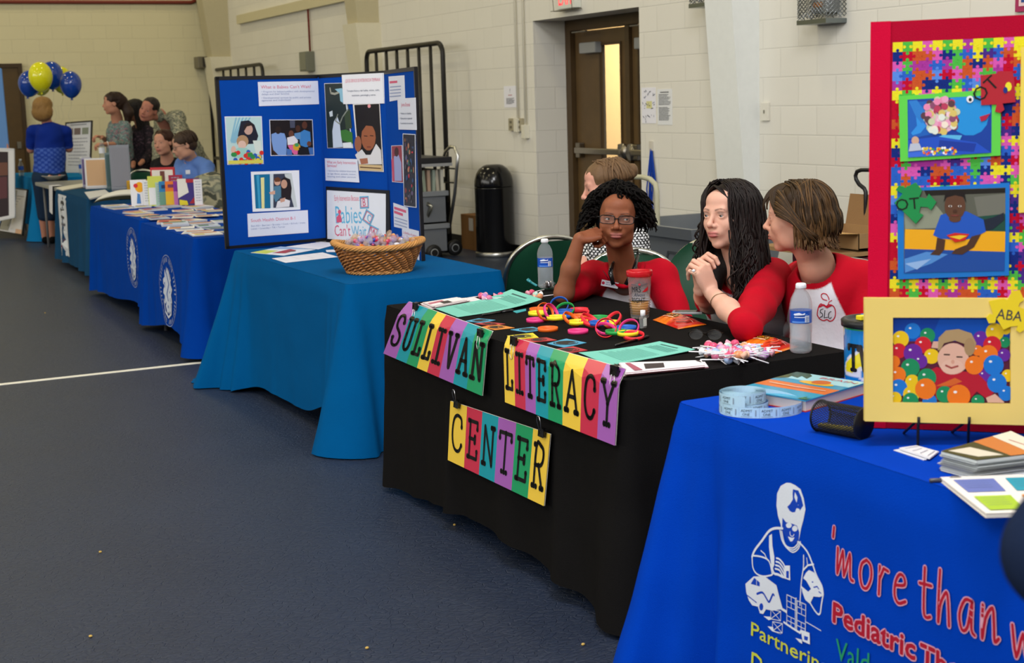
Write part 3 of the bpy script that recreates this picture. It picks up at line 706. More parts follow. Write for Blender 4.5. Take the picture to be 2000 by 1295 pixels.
def head(S, O, R, s=1., skin='#c89b84', lip='#b06a62', brow='#3a2a20', male=0, eyes=True, neck=None, liner=None, wide=1., smile=0., ears=True):
 O = V3(O); P = lambda x, y, z: O + R @ (np.array([x * wide, y, z]) * s)
 E = lambda x, y, z, r, c, k=.015, op='+': S.ell(P(x, y, z), np.array(r) * s, c, R, k * s, op)
 K = lambda a, b, ra, rb, c, k=.01, op='+': S.cap(P(*a), P(*b), ra * s, rb * s, c, k * s, op)
 E(0, -.018, .036, (.073, .090, .076), skin); E(0, .02, -.012, (.062, .068, .085), skin, .03)
 E(0, .026, -.066, (.046 + .006 * male, .050, .042), skin, .03); E(0, .064, -.098, (.018 + .006 * male, .015, .013), skin, .028)
 E(0, .050, .055, (.050, .038, .034), skin, .03)
 for q in (-1, 1):
  E(q * .036, .056, -.026, (.024, .022, .022), skin, .03); E(q * .042, .02, -.07, (.016 + .006 * male, .03, .024), skin, .03)
 K((-.036, .081, .021), (.036, .081, .021), .0085, .0085, skin, .02)
 for q in (-1, 1): E(q * .032, .1045, .0035, (.018, .018, .0125), skin, .012, '-')
 K((0, .084, .016), (0, .106, -.024), .0065, .0085, skin, .012); E(0, .1075, -.028, (.0105, .0095, .009), skin, .009)
 for q in (-1, 1): E(q * .0125, .095, -.0315, (.0075, .0095, .0068), skin, .006); E(q * .0065, .103, -.0385, .0032, '#2a1410', .004, 'p')
 E(0, .078, -.054, (.028, .018, .018), skin, .02)
 for q in (-1, 1):
  E(q * .0315, .0745, .0035, (.0152, .0152, .0142), skin, .006)
  if eyes: E(q * .0315, .0915, .0025, (.0135, .010, .0043), skin, .002, '-')
  if liner: K((q * .018, .0905, .0065), (q * .031, .0925, .0105), .0016, .002, liner, .003, 'p'); K((q * .031, .0925, .0105), (q * .046, .084, .006), .002, .0016, liner, .003, 'p'); E(q * .033, .090, .0125, (.014, .01, .004), '#9c7f74', .006, 'p')
  else: K((q * .019, .0905, .0075), (q * .045, .084, .006), .0013, .0013, '#1c1310', .003, 'p')
  K((q * .014, .0945, .0225), (q * .032, .0925, .0285), .0026, .0026, brow, .004, 'p'); K((q * .032, .0925, .0285), (q * .049, .08, .0225), .0026, .0014, brow, .004, 'p')
 E(0, .0915, -.0555, (.0225, .0095, .0050), lip, .004); E(0, .0905, -.0655, (.0195, .0105, .0068), lip, .004)
 K((-.025, .0885, -.0605 + smile), (0, .1015, -.0605), .0011, .0011, '#4a1d1a', .0025, 'p'); K((.025, .0885, -.0605 + smile), (0, .1015, -.0605), .0011, .0011, '#4a1d1a', .0025, 'p')
 for q in (-1, 1) if ears else ():
  E(q * .0735 , -.008, -.004, (.009, .019, .029), skin, .006); E(q * .084, -.002, -.002, (.005, .010, .016), skin, .004, '-')
 if neck is not None:
  S.chain([P(0, -.012, -.06), V3(neck)], [.052 * s, .055 * s], skin, .02)
 return P
def eyeballs(P, R, gaze, iris, parent, s=1.):
 z = V3(gaze); z /= np.linalg.norm(z); x = np.cross([0, 0, 1.], z); x /= np.linalg.norm(x); y = np.cross(z, x)
 M = Matrix(np.stack([x, y, z], 1).tolist()).to_4x4()
 for q in (-1, 1):
  m = MB(); r = .0128 * s; an = [0, 8, 15, 17, 30, 33, 60, 90, 130, 180]; cs = ['#050505', '#050505', '#050505', iris, iris, '#a9a29e', '#b3aca8', '#a89f9a', '#a89f9a', '#a89f9a']
  prof = [(r * math.sin(math.radians(a)) if 0 < a < 180 else .00001, r * math.cos(math.radians(a))) for a in an]
  m.lathe(prof, P(q * .0315, .0745, .0035), n=20, M=M, cols=cs); m.build('eye', 'gloss', parent, True)
def hand(S, W, d, n, side, curl=(.3, .4, .3), thumb=(.7, .6, -.35), tcurl=.3, s=1., col='#c89b84', spread=.0, curls=None, nails=None):
 """W wrist, d towards the fingers, n back of the hand, side +1: thumb on the d x n side"""
 W = V3(W); d = V3(d) / np.linalg.norm(d); n = V3(n) - d * (V3(n) @ d); n /= np.linalg.norm(n); x = np.cross(d, n) * side
 P = lambda a, b, c: W + (x * a + d * b + n * c) * s
 kn = [(.027, .082), (.009, .087), (-.010, .083), (-.027, .074)]; ln = [(.042, .026, .020), (.046, .030, .021), (.043, .028, .021), (.034, .021, .018)]
 S.ell(P(0, .045, -.002), np.array((.036, .044, .0135)) * s, col, np.stack([x, d, n], 1), .012 * s)
 for i, (kx, ky) in enumerate(kn):
  S.cap(P(kx * .55, .01, 0), P(kx, ky, 0), .013 * s, .0100 * s, col, .008 * s)
  p = P(kx, ky, 0); a = 0.; c = curls[i] if curls else curl; r = [.0092, .0083, .0075, .0062]
  if i == 3: r = [.0080, .0073, .0066, .0056]
  sx = kx * spread * 20
  for j in range(3):
   a += c[j]; v = d * math.cos(a) - n * math.sin(a) + x * sx * .3; v /= np.linalg.norm(v)
   e = p + v * ln[i][j] * s; S.cap(p, e, r[j] * s, r[j + 1] * s, col, .0022 * s)
   if j == 2 and nails:
    b = n * math.cos(a) + d * math.sin(a); S.ell(e + b * .0055 * s - v * .003 * s, np.array((.0045, .006, .003)) * s, nails, np.stack([x, v, b], 1), .0025, 'p')
   p = e
 t = V3(thumb); v = x * t[0] + d * t[1] + n * t[2]; v /= np.linalg.norm(v); p = P(.022, .018, -.006)
 S.cap(P(.012, .004, 0), p, .015 * s, .0150 * s, col, .01 * s)
 for j, (L, r0, r1) in enumerate(((.036, .0145, .0105), (.032, .0105, .0095), (.024, .0095, .0070))):
  e = p + v * L * s; S.cap(p, e, r0 * s, r1 * s, col, .004 * s); p = e
  v = v * math.cos(tcurl) + (d * .8 - x * .6) * math.sin(tcurl); v /= np.linalg.norm(v)
 return P
def vary(c, k): f = random.uniform(1 - k, 1 + k); return tuple(min(1, v * f) for v in col3(c))
# ------------------------------------------------------------------ the three people behind the black table
RED, WHITE = '#b3061f', '#dcdce4'
def person(label, O, group=None):
 O = V3(O); return thing('person', label, 'person', (O[0], O[1], 0), group=group)
def bx(c, r):
 c = V3(c); r = np.array(r if hasattr(r, '__len__') else (r, r, r)); return (c - r, c + r)
def wrinkle(amp, fr, sd=0., stretch=(1, 1, 1)):
 def fn(X, Y, Z):
  a = X * stretch[0] * fr; b = Y * stretch[1] * fr; c = Z * stretch[2] * fr
  return amp * (np.sin(a + 1.7 * np.sin(c * .8 + sd)) * np.sin(c * 1.3 + 1.5 * np.sin(b * .9 + sd)) + .5 * np.sin(b * 1.9 + c * 1.1 + 2 * np.sin(a * .7)))
 return fn
def seated(t, chest, hips, face_dir, col, sl=None, knees=True, shoe='#222222'):
 """legs below the table, for the seat: thighs forward, shins down"""
 f = V3(face_dir); f[2] = 0; f /= np.linalg.norm(f); x = np.cross(f, [0, 0, 1.]); h = V3(hips); S = SDF()
 S.ell(h, (.17, .15, .12), col, np.stack([x, f, [0, 0, 1]], 1), .03)
 for q in (-1, 1):
  a = h + x * q * .09; k = a + f * .30 + x * q * .03; k[2] = .47; an = k - f * .10; an[2] = .09
  S.cap(a, k, .085, .06, col, .03); S.cap(k, an, .058, .045, col, .02); S.cap(an + [0, 0, -.04], an + f * .14 + [0, 0, -.045], .042, .034, shoe, .01)
 return S.build('trousers', 'knit', .012, t)
def chair(px, py, d, theta, label, h=.86, lean=.14):
 p = at(px, py, d); f = facing(p, theta); f = Vector((f[0], f[1], 0)).normalized(); rz = math.atan2(f.y, f.x) - pi / 2
 t = thing('folding_chair', label, 'chair', (p[0], p[1], 0), rz)
 G, M_ = '#14432f', '#b9bab4'
 b = MB()
 def bk(u, v):
  z = .50 + (h - .50) * v; w = .20 + .02 * v - .10 * max(0, (v - .62) / .38) ** 2.2; return ((u * 2 - 1) * w, .03 + .03 * (1 - (u * 2 - 1) ** 2) * -1 - lean * (v - .3), z)
 b.grid(bk, 16, 14, G); b.grid(lambda u, v: tuple(Vector(bk(u, v)) + Vector((0, -.02, 0))), 16, 14, G)
 b.build('backrest', 'plastic', t)
 f_ = MB(); P = []
 for k in range(25):
  a = pi * k / 24; v = 1.0; w = .215; z = .66 + (h - .64) * math.sin(a) ** .7; P.append((w * -math.cos(a), .01 - lean * ((z - .5) / (h - .5) - .3), z))
 f_.tube([(-.225, .34, .0), (-.22, .06, .50)] + P + [(.22, .06, .50), (.225, .34, .0)], .0125, M_, 8)
 f_.build('back_frame', 'metal', t)
 s_ = MB(); s_.grid(lambda u, v: ((u * 2 - 1) * (.2 - .02 * (1 - v)), .05 + .36 * v, .445 - .012 * math.sin(pi * u) * math.sin(pi * v)), 10, 8, G); s_.grid(lambda u, v: ((u * 2 - 1) * (.2 - .02 * (1 - v)), .05 + .36 * v, .42), 4, 4, G)
 s_.build('seat', 'plastic', t)
 for q in (-1, 1): MB().tube([(q * .2, .40, .42), (q * .205, -.10, .0)], .011, M_, 8).build('leg', 'metal', t)
 MB().tube([(-.2, -.08, .05), (.2, -.08, .05)], .009, M_, 6).build('stretcher', 'metal', t)
 return t

# --- the young woman in glasses leaning on her fist
O = at(1206, 427, 5.50); th = 2
t1 = person('person in black glasses and raglan shirt leaning head on fist, elbow on the black table', O)
R = rot_frame(facing(O, th), roll=-.06, pitch=.02)
sk = '#8a5238'; neckb = at(1219, 538, 5.64); ch = at(1224, 610, 5.86)
S = SDF(); P = head(S, O, R, .97, sk, '#a0605a', '#2a150e', neck=neckb, wide=1.14, ears=False, smile=.0012)
rs, ls = at(1158, 540, 5.74), at(1290, 537, 5.70)
S.chain([neckb, ch + [.03, .04, 0]], [.055, .045], sk, .03); S.chain([rs, ls], [.04, .04], sk, .03); S.ell(neckb * .8 + ch * .2 + [.02, .03, -.01], .05, sk)
el, wr = at(1101, 577, 5.47), at(1131, 467, 5.42); el[2] = max(el[2], TZ + .042)
S.chain([rs, el, el * .55 + wr * .45, wr], [.042, .035, .034, .0235], sk, .02)
hd = at(1172, 455, 5.44) - wr
HP = hand(S, wr, hd, np.array([0, 0, 1.]) * .9 - B[2] * .6, -1, s=1.0, col='#83492f', curls=[(1.1, 1.5, .9)] * 4, thumb=(.3, 1.0, -.7), tcurl=.3)
le = at(1333, 640, 5.62); lw = at(1290, 690, 5.4); S.chain([ls, le, lw], [.042, .034, .025], sk, .02); hand(S, lw, at(1262, 700, 5.3) - lw, (0, 0, 1), 1, col=sk)
body = S.build('body', 'skin', .004, t1, chunks=[((neckb - .6, [*(neckb[:2] + .5), O[2] - .165]), .0045), (bx(O + [0, 0, -.02], (.12, .125, .15)), .0022), (bx((wr + el) / 2 + [-.01, 0, .03], (.12, .12, .20)), .0026)])
eyeballs(P, R, facing(O, -32) + [0, 0, .05], '#1c0f0a', t1, .97)
# hair: black two-strand twists
hr = MB(); random.seed(11)
cap = SDF(); cap.ell(P(0, -.03, .045), np.array((.080, .09, .078)), '#0b0908', R, .01); cap.ell(P(0, -.045, -.02), np.array((.078, .07, .07)), '#0b0908', R, .03)
cap.build('hair_base', 'coils', .006, t1)
for i in range(800):
 u = random.uniform(0, 2 * pi); v = random.uniform(0, 1) ** .75 * 2.0          # v: polar angle from the crown
 dv = np.array([math.sin(v) * math.sin(u), math.sin(v) * math.cos(u), math.cos(v)])
 if dv[1] > .45 and dv[2] < .74 or (dv[1] > .38 and dv[2] < .1): continue
 r0 = P(dv[0] * .066, dv[1] * .085 - .02, dv[2] * .078 + .036)
 out = R @ dv; L = random.uniform(.06, .095) * (1 + .5 * max(0, -dv[2] + .25)); n = 16; pts = []; a0 = random.uniform(0, 6.28); pr = random.uniform(.0035, .006)
 ex = np.cross(out, [0, 0, 1.]) + 1e-3; ex /= np.linalg.norm(ex); ey = np.cross(out, ex); tw = random.uniform(2.5, 4)
 side = out * 1.0; p = V3(r0)
 for k in range(n):
  q = k / (n - 1); dr = side * (1 - q) ** .8 * .75 + np.array([0, 0, -1.]) * (q ** 1.1) * 1.0 + R @ np.array([dv[0] * .5, -.1, 0]); dr /= np.linalg.norm(dr)
  p = p + dr * L / n; pts.append(p + (ex * math.cos(a0 + tw * 6.28 * q) + ey * math.sin(a0 + tw * 6.28 * q)) * pr)
 hr.tube(pts, [.0042] * (n - 3) + [.0035, .0028, .0015], vary('#0d0a09', .5), 5)
hr.build('hair', 'coils', t1, True)
# shirt
def raglan(t, name, neckb, ch, hip, R_, rs, ls, arms, nr=.072, w=.17, logo=None, wr_=.0022, res=.005, red=RED, white=WHITE, neck_top=None, fo=.012):
 S = SDF(); up = V3(neckb) - V3(ch); up /= np.linalg.norm(up); x = R_[:, 0]; f = np.cross(up, x); F = np.stack([x, f, up], 1)
 mid = V3(ch)
 S.ell(mid + up * .05, (w, .118, .15), white, F, .03); S.ell(V3(hip), (w * .95, .125, .2), white, F, .08)
 S.cap(mid + up * .02, V3(hip), .13, .13, white, .05)
 for sh, a in ((rs, arms[0]), (ls, arms[1])):
  S.cap(V3(neckb) * .6 + V3(sh) * .4 + up * .004, sh, .052, .066, red, .022)
  S.chain([V3(sh)] + [V3(q) for q in a[0]], a[1], red, .02)
 S.disp.append(wrinkle(wr_, 34, 1.3, (1, 1, .6)))
 nt = V3(neckb) + (V3(neck_top) - V3(neckb)) * 1.1; na = V3(neckb) - up * .002 + f * fo
 S.cap(na, nt, nr, nr + .01, None, .006, '-')
 org = V3(neckb)
 def cf(V, C):
  q = (V - org) @ F; xx, yy, zz = np.abs(q[:, 0]), q[:, 1], q[:, 2]
  da = np.full(len(V), 9.)
  for sh, a in ((rs, arms[0]), (ls, arms[1])):
   pp = [V3(sh)] + [V3(k) for k in a[0]]
   for i in range(len(pp) - 1):
    ab = pp[i + 1] - pp[i]; tt = np.clip(((V - pp[i]) @ ab) / (ab @ ab), 0, 1); da = np.minimum(da, np.linalg.norm(V - pp[i] - tt[:, None] * ab, axis=1) - (a[1][i] + (a[1][i + 1] - a[1][i]) * tt) - (.012 if i == 0 else 0) * (1 - tt))
  zl = np.clip(-zz / .19, 0, 1.6); lim = np.where(yy > -.02, nr * .62 + (w - .035 - nr * .62) * zl ** .75, nr * .5 + (w - .05 - nr * .5) * zl)
  A_ = na; B_ = nt; ab = B_ - A_; tt = np.clip(((V - A_) @ ab) / (ab @ ab), 0, 1); dn = np.linalg.norm(V - A_ - tt[:, None] * ab, axis=1) - nr
  r = np.maximum(np.clip((.021 - dn) / .003, 0, 1), np.maximum(np.clip((xx - lim) / .004, 0, 1) * (zz > -.20), np.clip((.004 - da) / .006, 0, 1))); r = r[:, None]
  return np.array(col3(white)) * (1 - r) + np.array(col3(red)) * r
 S.colfn = cf
 o = S.build(name, 'knit', res, t); return o, F
F1 = rot_frame(facing(ch, 8))
hip1 = at(1232, 745, 6.02); sl_end = el * .62 + rs * .38
sh1, _ = raglan(t1, 'shirt', neckb, ch, hip1, F1, rs + [0, 0, -.005], ls + [0, 0, -.005], [([sl_end, el * .93 + rs * .07 + [.012, .02, .0]], [.066, .056, .05]), ([le, lw * .5 + le * .5], [.068, .052, .045])], w=.165, nr=.058, neck_top=O)
def collar(t, c, up, f, r, ry, th=.009, col=RED, dip=.02, name='collar'):
 up = V3(up) / np.linalg.norm(up); f = V3(f) - up * (V3(f) @ up); f /= np.linalg.norm(f); x = np.cross(f, up); pts = []
 for k in range(40):
  a = 2 * pi * k / 40; pts.append(V3(c) + x * r * math.sin(a) + f * ry * math.cos(a) + up * (-dip * math.cos(a) - .0 * abs(math.sin(a))))
 m = MB(); m.tube(pts, th, col, 8, closed=True); m.tube([V3(p) + up * -.007 + (V3(p) - V3(c)) * .07 for p in pts], th, col, 8, closed=True); return m.build(name, 'knit', t, True)
up1 = neckb - ch
seated(t1, ch, V3(hip1) + [.03, .05, -.07], facing(ch, 10), '#23252d')
# glasses, neckband earphones, name badge: things of their own that she wears
def spectacles(P, R, label, col, w=.0265, h=.0165, yb=.101, rim=.0019, zc=.002, lens='lens', parent_loc=None, full=True):
 t = thing('spectacles', label, 'glasses', tuple(P(0, yb, 0)))
 for q in (-1, 1):
  pts = []; L = []
  for k in range(24):
   a = 2 * pi * k / 24; ex = .55
   cx, sz = math.cos(a), math.sin(a); px = q * .0325 + w * math.copysign(abs(cx) ** ex, cx); pz = zc + h * math.copysign(abs(sz) ** ex, sz)
   pts.append(P(px, yb - abs(px) ** 2 * 4, pz))
  MB().tube(pts, rim, col, 6, closed=True).build('rim', 'gloss', t, True)
  MB().add(pts, [tuple(range(24))], '#e8eef0').build('lens', 'lens', t, True)
  MB().tube([P(q * .061, yb - .014, zc + .009), P(q * .075, .03, zc + .008), P(q * .08, -.005, zc + .004)], .002, col, 6).build('temple', 'gloss', t, True)
 MB().tube([P(-.009, yb, zc + .003), P(0, yb + .002, zc + .006), P(.009, yb, zc + .003)], rim, col, 6).build('bridge', 'gloss', t, True)
 return t
spectacles(P, R, 'black rectangular glasses worn by the person leaning on a fist', '#141212')
nb = thing('neckband_earphones', 'black neckband earphones around the neck of the person in glasses', 'earphones', tuple(neckb))
b1 = [at(1197, 515, 5.54), at(1192, 532, 5.50), at(1198, 556, 5.49)]; b2 = [at(1246, 500, 5.56), at(1238, 528, 5.50), at(1222, 556, 5.49)]
MB().tube([b1[0], at(1205, 497, 5.6), at(1222, 488, 5.72), at(1246, 488, 5.62), b2[0]], .004, '#121212').build('band', 'rubber', nb, True)
for bb in (b1, b2):
 MB().tube([bb[0], bb[1], bb[2]], [.0065, .010, .008], '#101012', 10).build('arm', 'gloss', nb, True)
MB().tube([at(1189, 545, 5.47), at(1184, 538, 5.45), at(1178, 529, 5.47)], .0013, '#181818', 5).build('cable', 'rubber', nb, True)


bd = thing('name_badge', 'white clip-on name badge on the shirt of the person in glasses', 'badge', tuple(at(1191, 554, 5.65)))
bc = at(1191, 555, 5.60); bx_ = V3(F1[:, 0]); bxv = -bx_ * .98 + np.array([0, 0, -.2]); bxv /= np.linalg.norm(bxv); bu = np.cross(np.cross(bxv, [0, 0, 1.]), bxv); bu /= np.linalg.norm(bu)
fn = frame_fn(bc, -bxv * -1, bu)
m = MB(); m.prism([(-.034, -.012), (.034, -.012), (.034, .012), (-.034, .012)], -.003, .001, '#d9dbe6', lambda x, y, h: fn(x, y, h))
a = Art().lines(-.016, .004, .03, 2, .008, .003, '#8a90b0', 2).disc(-.026, 0, .006, '#b5304a'); a.to(m, fn, .0003, .0013); m.build('badge_plate', 'gloss', bd, True)

# --- the dark-haired woman with clasped hands
random.seed(21)
O = at(1425, 421, 5.02); R = rot_frame(facing(O, 40), roll=.03, pitch=.03); neckb = at(1447, 525, 5.12)
t2 = person('person with long dark wavy hair and red shirt, hands clasped above the black table', O)
sk = '#dba994'; S = SDF(); P = head(S, O, R, 1.0, sk, '#b86a68', '#3a231c', neck=neckb, liner='#231a1c', wide=1.06, ears=False)
ch = at(1455, 600, 5.3); rs, ls = at(1398, 548, 5.36), at(1507, 540, 5.09)
S.chain([neckb, ch], [.058, .09], sk, .03); S.chain([rs, ls], [.05, .05], sk, .03)
le, re = at(1452, 634, 4.92), at(1386, 622, 5.12); le = on_z(1458, 640, TZ + .040); re[2] = TZ + .043
lw, rw = at(1388, 571, 4.80), at(1368, 566, 4.87)
S.chain([ls, le, le * .5 + lw * .5, lw], [.045, .034, .036, .0245], sk, .02); S.chain([rs, re, re * .5 + rw * .5, rw], [.045, .037, .036, .0245], sk, .02)
upv = np.array([0, 0, 1.]); cl = -B[0]; tc = -V3(B[2])
hl = at(1376, 535, 4.76) - lw; hrr = at(1362, 536, 4.83) - rw
hand(S, lw + [0, 0, .004], cl * .35 + upv * .9 + tc * .05, tc * .9 - cl * .5, 1, col=sk, curls=[(1.0, 1.0, .5), (1.05, 1.0, .5), (1.1, 1.0, .5), (1.15, 1.0, .5)], thumb=(.25, .8, -.45), tcurl=.2, nails='#e2b3a6')
hand(S, rw + [0, 0, .008], cl * .1 + upv * .95, -tc * .55 + cl * .8, -1, col='#d6a28c', curls=[(.95, 1.15, .6), (1.0, 1.15, .6), (1.05, 1.15, .6), (1.1, 1.15, .6)], thumb=(.2, .8, -.5), tcurl=.2, nails='#e2b3a6')
S.build('body', 'skin', .004, t2, chunks=[((neckb - .6, [*(neckb[:2] + .5), O[2] - .165]), .0045), (bx(O + [0, 0, -.02], (.115, .125, .15)), .0021), (bx((lw + rw) / 2 + [0, 0, .035], (.09, .09, .15)), .0017)])
eyeballs(P, R, facing(O, 52) + [0, 0, .03], '#5a6468', t2)
rg = thing('ring', 'silver ring with a pale stone on the clasped hands', 'ring', tuple(at(1354, 528, 4.74)))
rc = at(1354, 529, 4.755); m = MB(); m.tube([rc + (B[0] * math.cos(k * .524) * .009 + V3(B[2]) * math.sin(k * .524) * .009) for k in range(12)], .0016, '#c9c9cc', 6, closed=True); m.build('band', 'metal', rg, True)
MB().ball(rc - B[2] * .010, (.006, .006, .0055), '#dfe3e8', 10, 8).build('stone', 'gloss', rg, True)
bc = at(1399, 591, 4.80); ax = lw - le; ax /= np.linalg.norm(ax); e1 = np.cross(ax, B[2]); e1 /= np.linalg.norm(e1); e2 = np.cross(ax, e1)
wc = le * .28 + lw * .72
tag(MB().tube([wc + (e1 * math.cos(k * .35) + e2 * math.sin(k * .35)) * .0335 + ax * .004 * math.sin(k * .7) for k in range(18)], .0014, '#a08d76', 6, closed=True).build('bracelet', 'metal'), 'thin metal bracelet on the wrist of the dark-haired person', 'bracelet')
F2 = rot_frame(facing(ch, 38)); hip2 = at(1470, 740, 5.42)
raglan(t2, 'shirt', neckb, ch, hip2, F2, rs, ls + [0, 0, -.004], [([re * .8 + rs * .2, re + [.01, .02, .0]], [.066, .056, .047]), ([le * .6 + ls * .4, le + [0, 0, .004], le * .84 + lw * .16 + [0, 0, .002]], [.072, .060, .0475, .041])], w=.17, neck_top=O)
seated(t2, ch, hip2 + [.03, .03, -.06], facing(ch, 30), '#23252d')
def strands(m, P, R, n, length, col, rad=.0028, wave=.004, wf=3., part=.0, front=.9, spread=(.088, .104, .098), inward=0., gravity=1., seg=18, cv=.35, face_cut=.55, drop_out=0., under=0., c2=None, yoff=-.018, zoff=.03):
 """locks that leave the parting, run over the skull and fall"""
 for i in range(n):
  sgn = random.choice((-1, 1)); az = random.uniform(.0, 1.0)
  phi = sgn * (face_cut + (pi - face_cut) * az)
  y0 = random.uniform(-.05, .075) * front * (1 - az * .5); st = np.array([part + sgn * random.uniform(0, .01), y0, 1.])
  dr = np.array([math.sin(phi), math.cos(phi)]); pts = []; rr = random.uniform(.94, 1.06); L = length * random.uniform(.82, 1.05) * (1 - under * random.random())
  ph = random.uniform(0, 6.28); nn = seg; a = 0; th0 = random.uniform(.05, .35); thm = 1.55
  arc = .125; total = arc + L
  for k in range(nn):
   s_ = total * k / (nn - 1)
   if s_ < arc:
    th = th0 + (thm - th0) * (s_ / arc); q = (s_ / arc); x = dr[0] * math.sin(th); y = dr[1] * math.sin(th); z = math.cos(th)
    sx, sy = st[0] * (1 - q), st[1] * (1 - q) * .9
    p = np.array([x * spread[0] * rr + sx, y * spread[1] * rr + sy * (1 - q) + yoff, z * spread[2] * rr + zoff])
   else:
    q = (s_ - arc) / max(L, 1e-6); f_ = 1 + drop_out * q - inward * q * q
    p = np.array([dr[0] * spread[0] * rr * f_, dr[1] * spread[1] * rr * f_ + yoff - .01 * q, zoff - (s_ - arc) * gravity])
   w = wave * min(1, s_ / .08); p = p + np.array([math.cos(phi), -math.sin(phi), 0]) * w * math.sin(wf * s_ * 40 + ph) + np.array([dr[0], dr[1], 0]) * w * .6 * math.cos(wf * s_ * 40 + ph * 2)
   pts.append(P(*p))
  c = vary(c2 if (c2 and random.random() < .3) else col, cv)
  m.tube(pts, [rad * (.7 + .3 * min(1, 4 * k / nn)) * (1 if k < nn * .7 else 1 - .75 * (k / nn - .7) / .3) for k in range(nn)], c, 5)
DK = '#1c1312'
cap = SDF(); cap.ell(P(0, -.022, .045), (.080, .098, .080), DK, R, .02); cap.ell(P(.01, -.05, -.05), (.082, .07, .11), DK, R, .04); cap.ell(P(0, .06, -.04), (.062, .08, .10), None, R, .01, '-')
cap.cap(P(-.05, -.05, -.10), P(-.085, .045, -.38), .05, .03, DK, .03); cap.cap(P(.06, -.05, -.10), P(.08, .0, -.28), .045, .03, DK, .03); cap.cap(P(0, -.08, -.1), P(-.02, -.13, -.33), .07, .05, DK, .04)
cap.disp.append(wrinkle(.003, 60, 2., (1, 1, .3)))
cap.build('hair_base', 'hair', .0045, t2)
hr = MB(); strands(hr, P, R, 520, .30, DK, .0030, .012, .55, part=.012, face_cut=.72, drop_out=.26, spread=(.086, .106, .094))
# locks lying over the front of both shoulders
for i in range(230):
 sd = -1 if i % 3 else 1; a0 = random.uniform(.0, .06); z0 = random.uniform(-.02, .03); ph = random.uniform(0, 6.28); pts = []; L = random.uniform(.30, .42) if sd < 0 else random.uniform(.2, .3); of = random.uniform(-.03, .045)
 for k in range(26):
  q = k / 25
  x = sd * (.078 + .012 * math.sin(q * 3) + of * q * .8 + .006 * q); y = -.03 + a0 + (.06 if sd < 0 else .03) * q + of * .3 * math.sin(q * 5); z = z0 - L * q
  w = .012 * min(1, q * 3); pts.append(P(x + w * math.sin(q * 22 + ph), y + w * math.cos(q * 19 + ph * 1.7), z))
 hr.tube(pts, [.0028] * 20 + [.0024, .002, .0016, .0012, .0008, .0004], vary(DK, .4), 5)
# side-swept fringe from the parting down beside the eye
for i in range(90):
 sd = -1 if i < 60 else 1; o = random.uniform(0, .028); pts = []; ph = random.uniform(0, 6)
 A, Bq, Cq, Dq = (.012, .07 - o, .108 - .2 * o), (sd * (.045 + o * .3), .082 - o, .083), (sd * (.074 + o * .1), .048 - o, .03), (sd * .080, .012 - o * .6, -.06)
 for k in range(14):
  q = k / 13; b = [(1 - q) ** 3, 3 * q * (1 - q) ** 2, 3 * q * q * (1 - q), q ** 3]
  pts.append(P(*[sum(b[j] * (A, Bq, Cq, Dq)[j][e] for j in range(4)) for e in range(3)]))
 hr.tube(pts, .003, vary(DK, .35), 5)
hr.build('hair', 'hair', t2, True)

# --- the woman with the brown bob turned away
random.seed(31)
O = at(1557, 425, 4.84); R = rot_frame(facing(O, 98), roll=.0, pitch=-.04); neckb = at(1598, 521, 4.92)
t3 = person('person with a brown bob and raglan shirt with red apple print, head turned in profile', O)
sk = '#d39c85'; S = SDF(); P = head(S, O, R, 1.0, sk, '#a8655c', '#5a4030', neck=neckb, wide=1.02)
ch = at(1620, 598, 5.0); rs, ls = at(1564, 546, 5.24), at(1682, 548, 4.92)
S.chain([neckb, ch], [.062, .09], sk, .03); S.chain([rs, ls], [.05, .05], sk, .03); S.ell(neckb + facing(ch, 10) * .03 + [0, 0, .0], .055, sk)
re, le = at(1560, 650, 5.16), at(1700, 670, 4.86); S.chain([rs, re, at(1560, 700, 4.8)], [.045, .036, .026], sk, .02); S.chain([ls, le, at(1650, 720, 4.72)], [.045, .036, .026], sk, .02)
S.build('body', 'skin', .004, t3, chunks=[((neckb - .6, [*(neckb[:2] + .5), O[2] - .165]), .0045), (bx(O + [0, 0, -.02], (.125, .125, .15)), .0021)])
eyeballs(P, R, facing(O, 96) + [0, 0, -.02], '#4a3a2a', t3)
F3 = rot_frame(facing(ch, 12)); hip3 = at(1626, 740, 5.06)
raglan(t3, 'shirt', neckb, ch, hip3, F3, rs, ls, [([re, at(1556, 700, 5.05)], [.062, .05, .042]), ([le, at(1665, 710, 4.76)], [.068, .056, .048])], w=.155, neck_top=O)
seated(t3, ch, hip3 + [.03, .03, -.06], facing(ch, 10), '#23252d')
BRN = '#33220f'
cap = SDF(); cap.ell(P(0, -.022, .045), (.084, .100, .080), BRN, R, .02); cap.ell(P(0, -.05, -.03), (.096, .075, .085), BRN, R, .04); cap.ell(P(0, .075, -.045), (.075, .08, .095), None, R, .01, '-')
cap.disp.append(wrinkle(.003, 70, 2., (1, 1, .4)))
cap.build('hair_base', 'hair', .0045, t3)
hr = MB(); strands(hr, P, R, 620, .10, BRN, .0032, .004, .8, part=.0, face_cut=1.42, drop_out=.30, inward=.30, spread=(.094, .112, .094), cv=.3, c2='#553c20', under=.4)
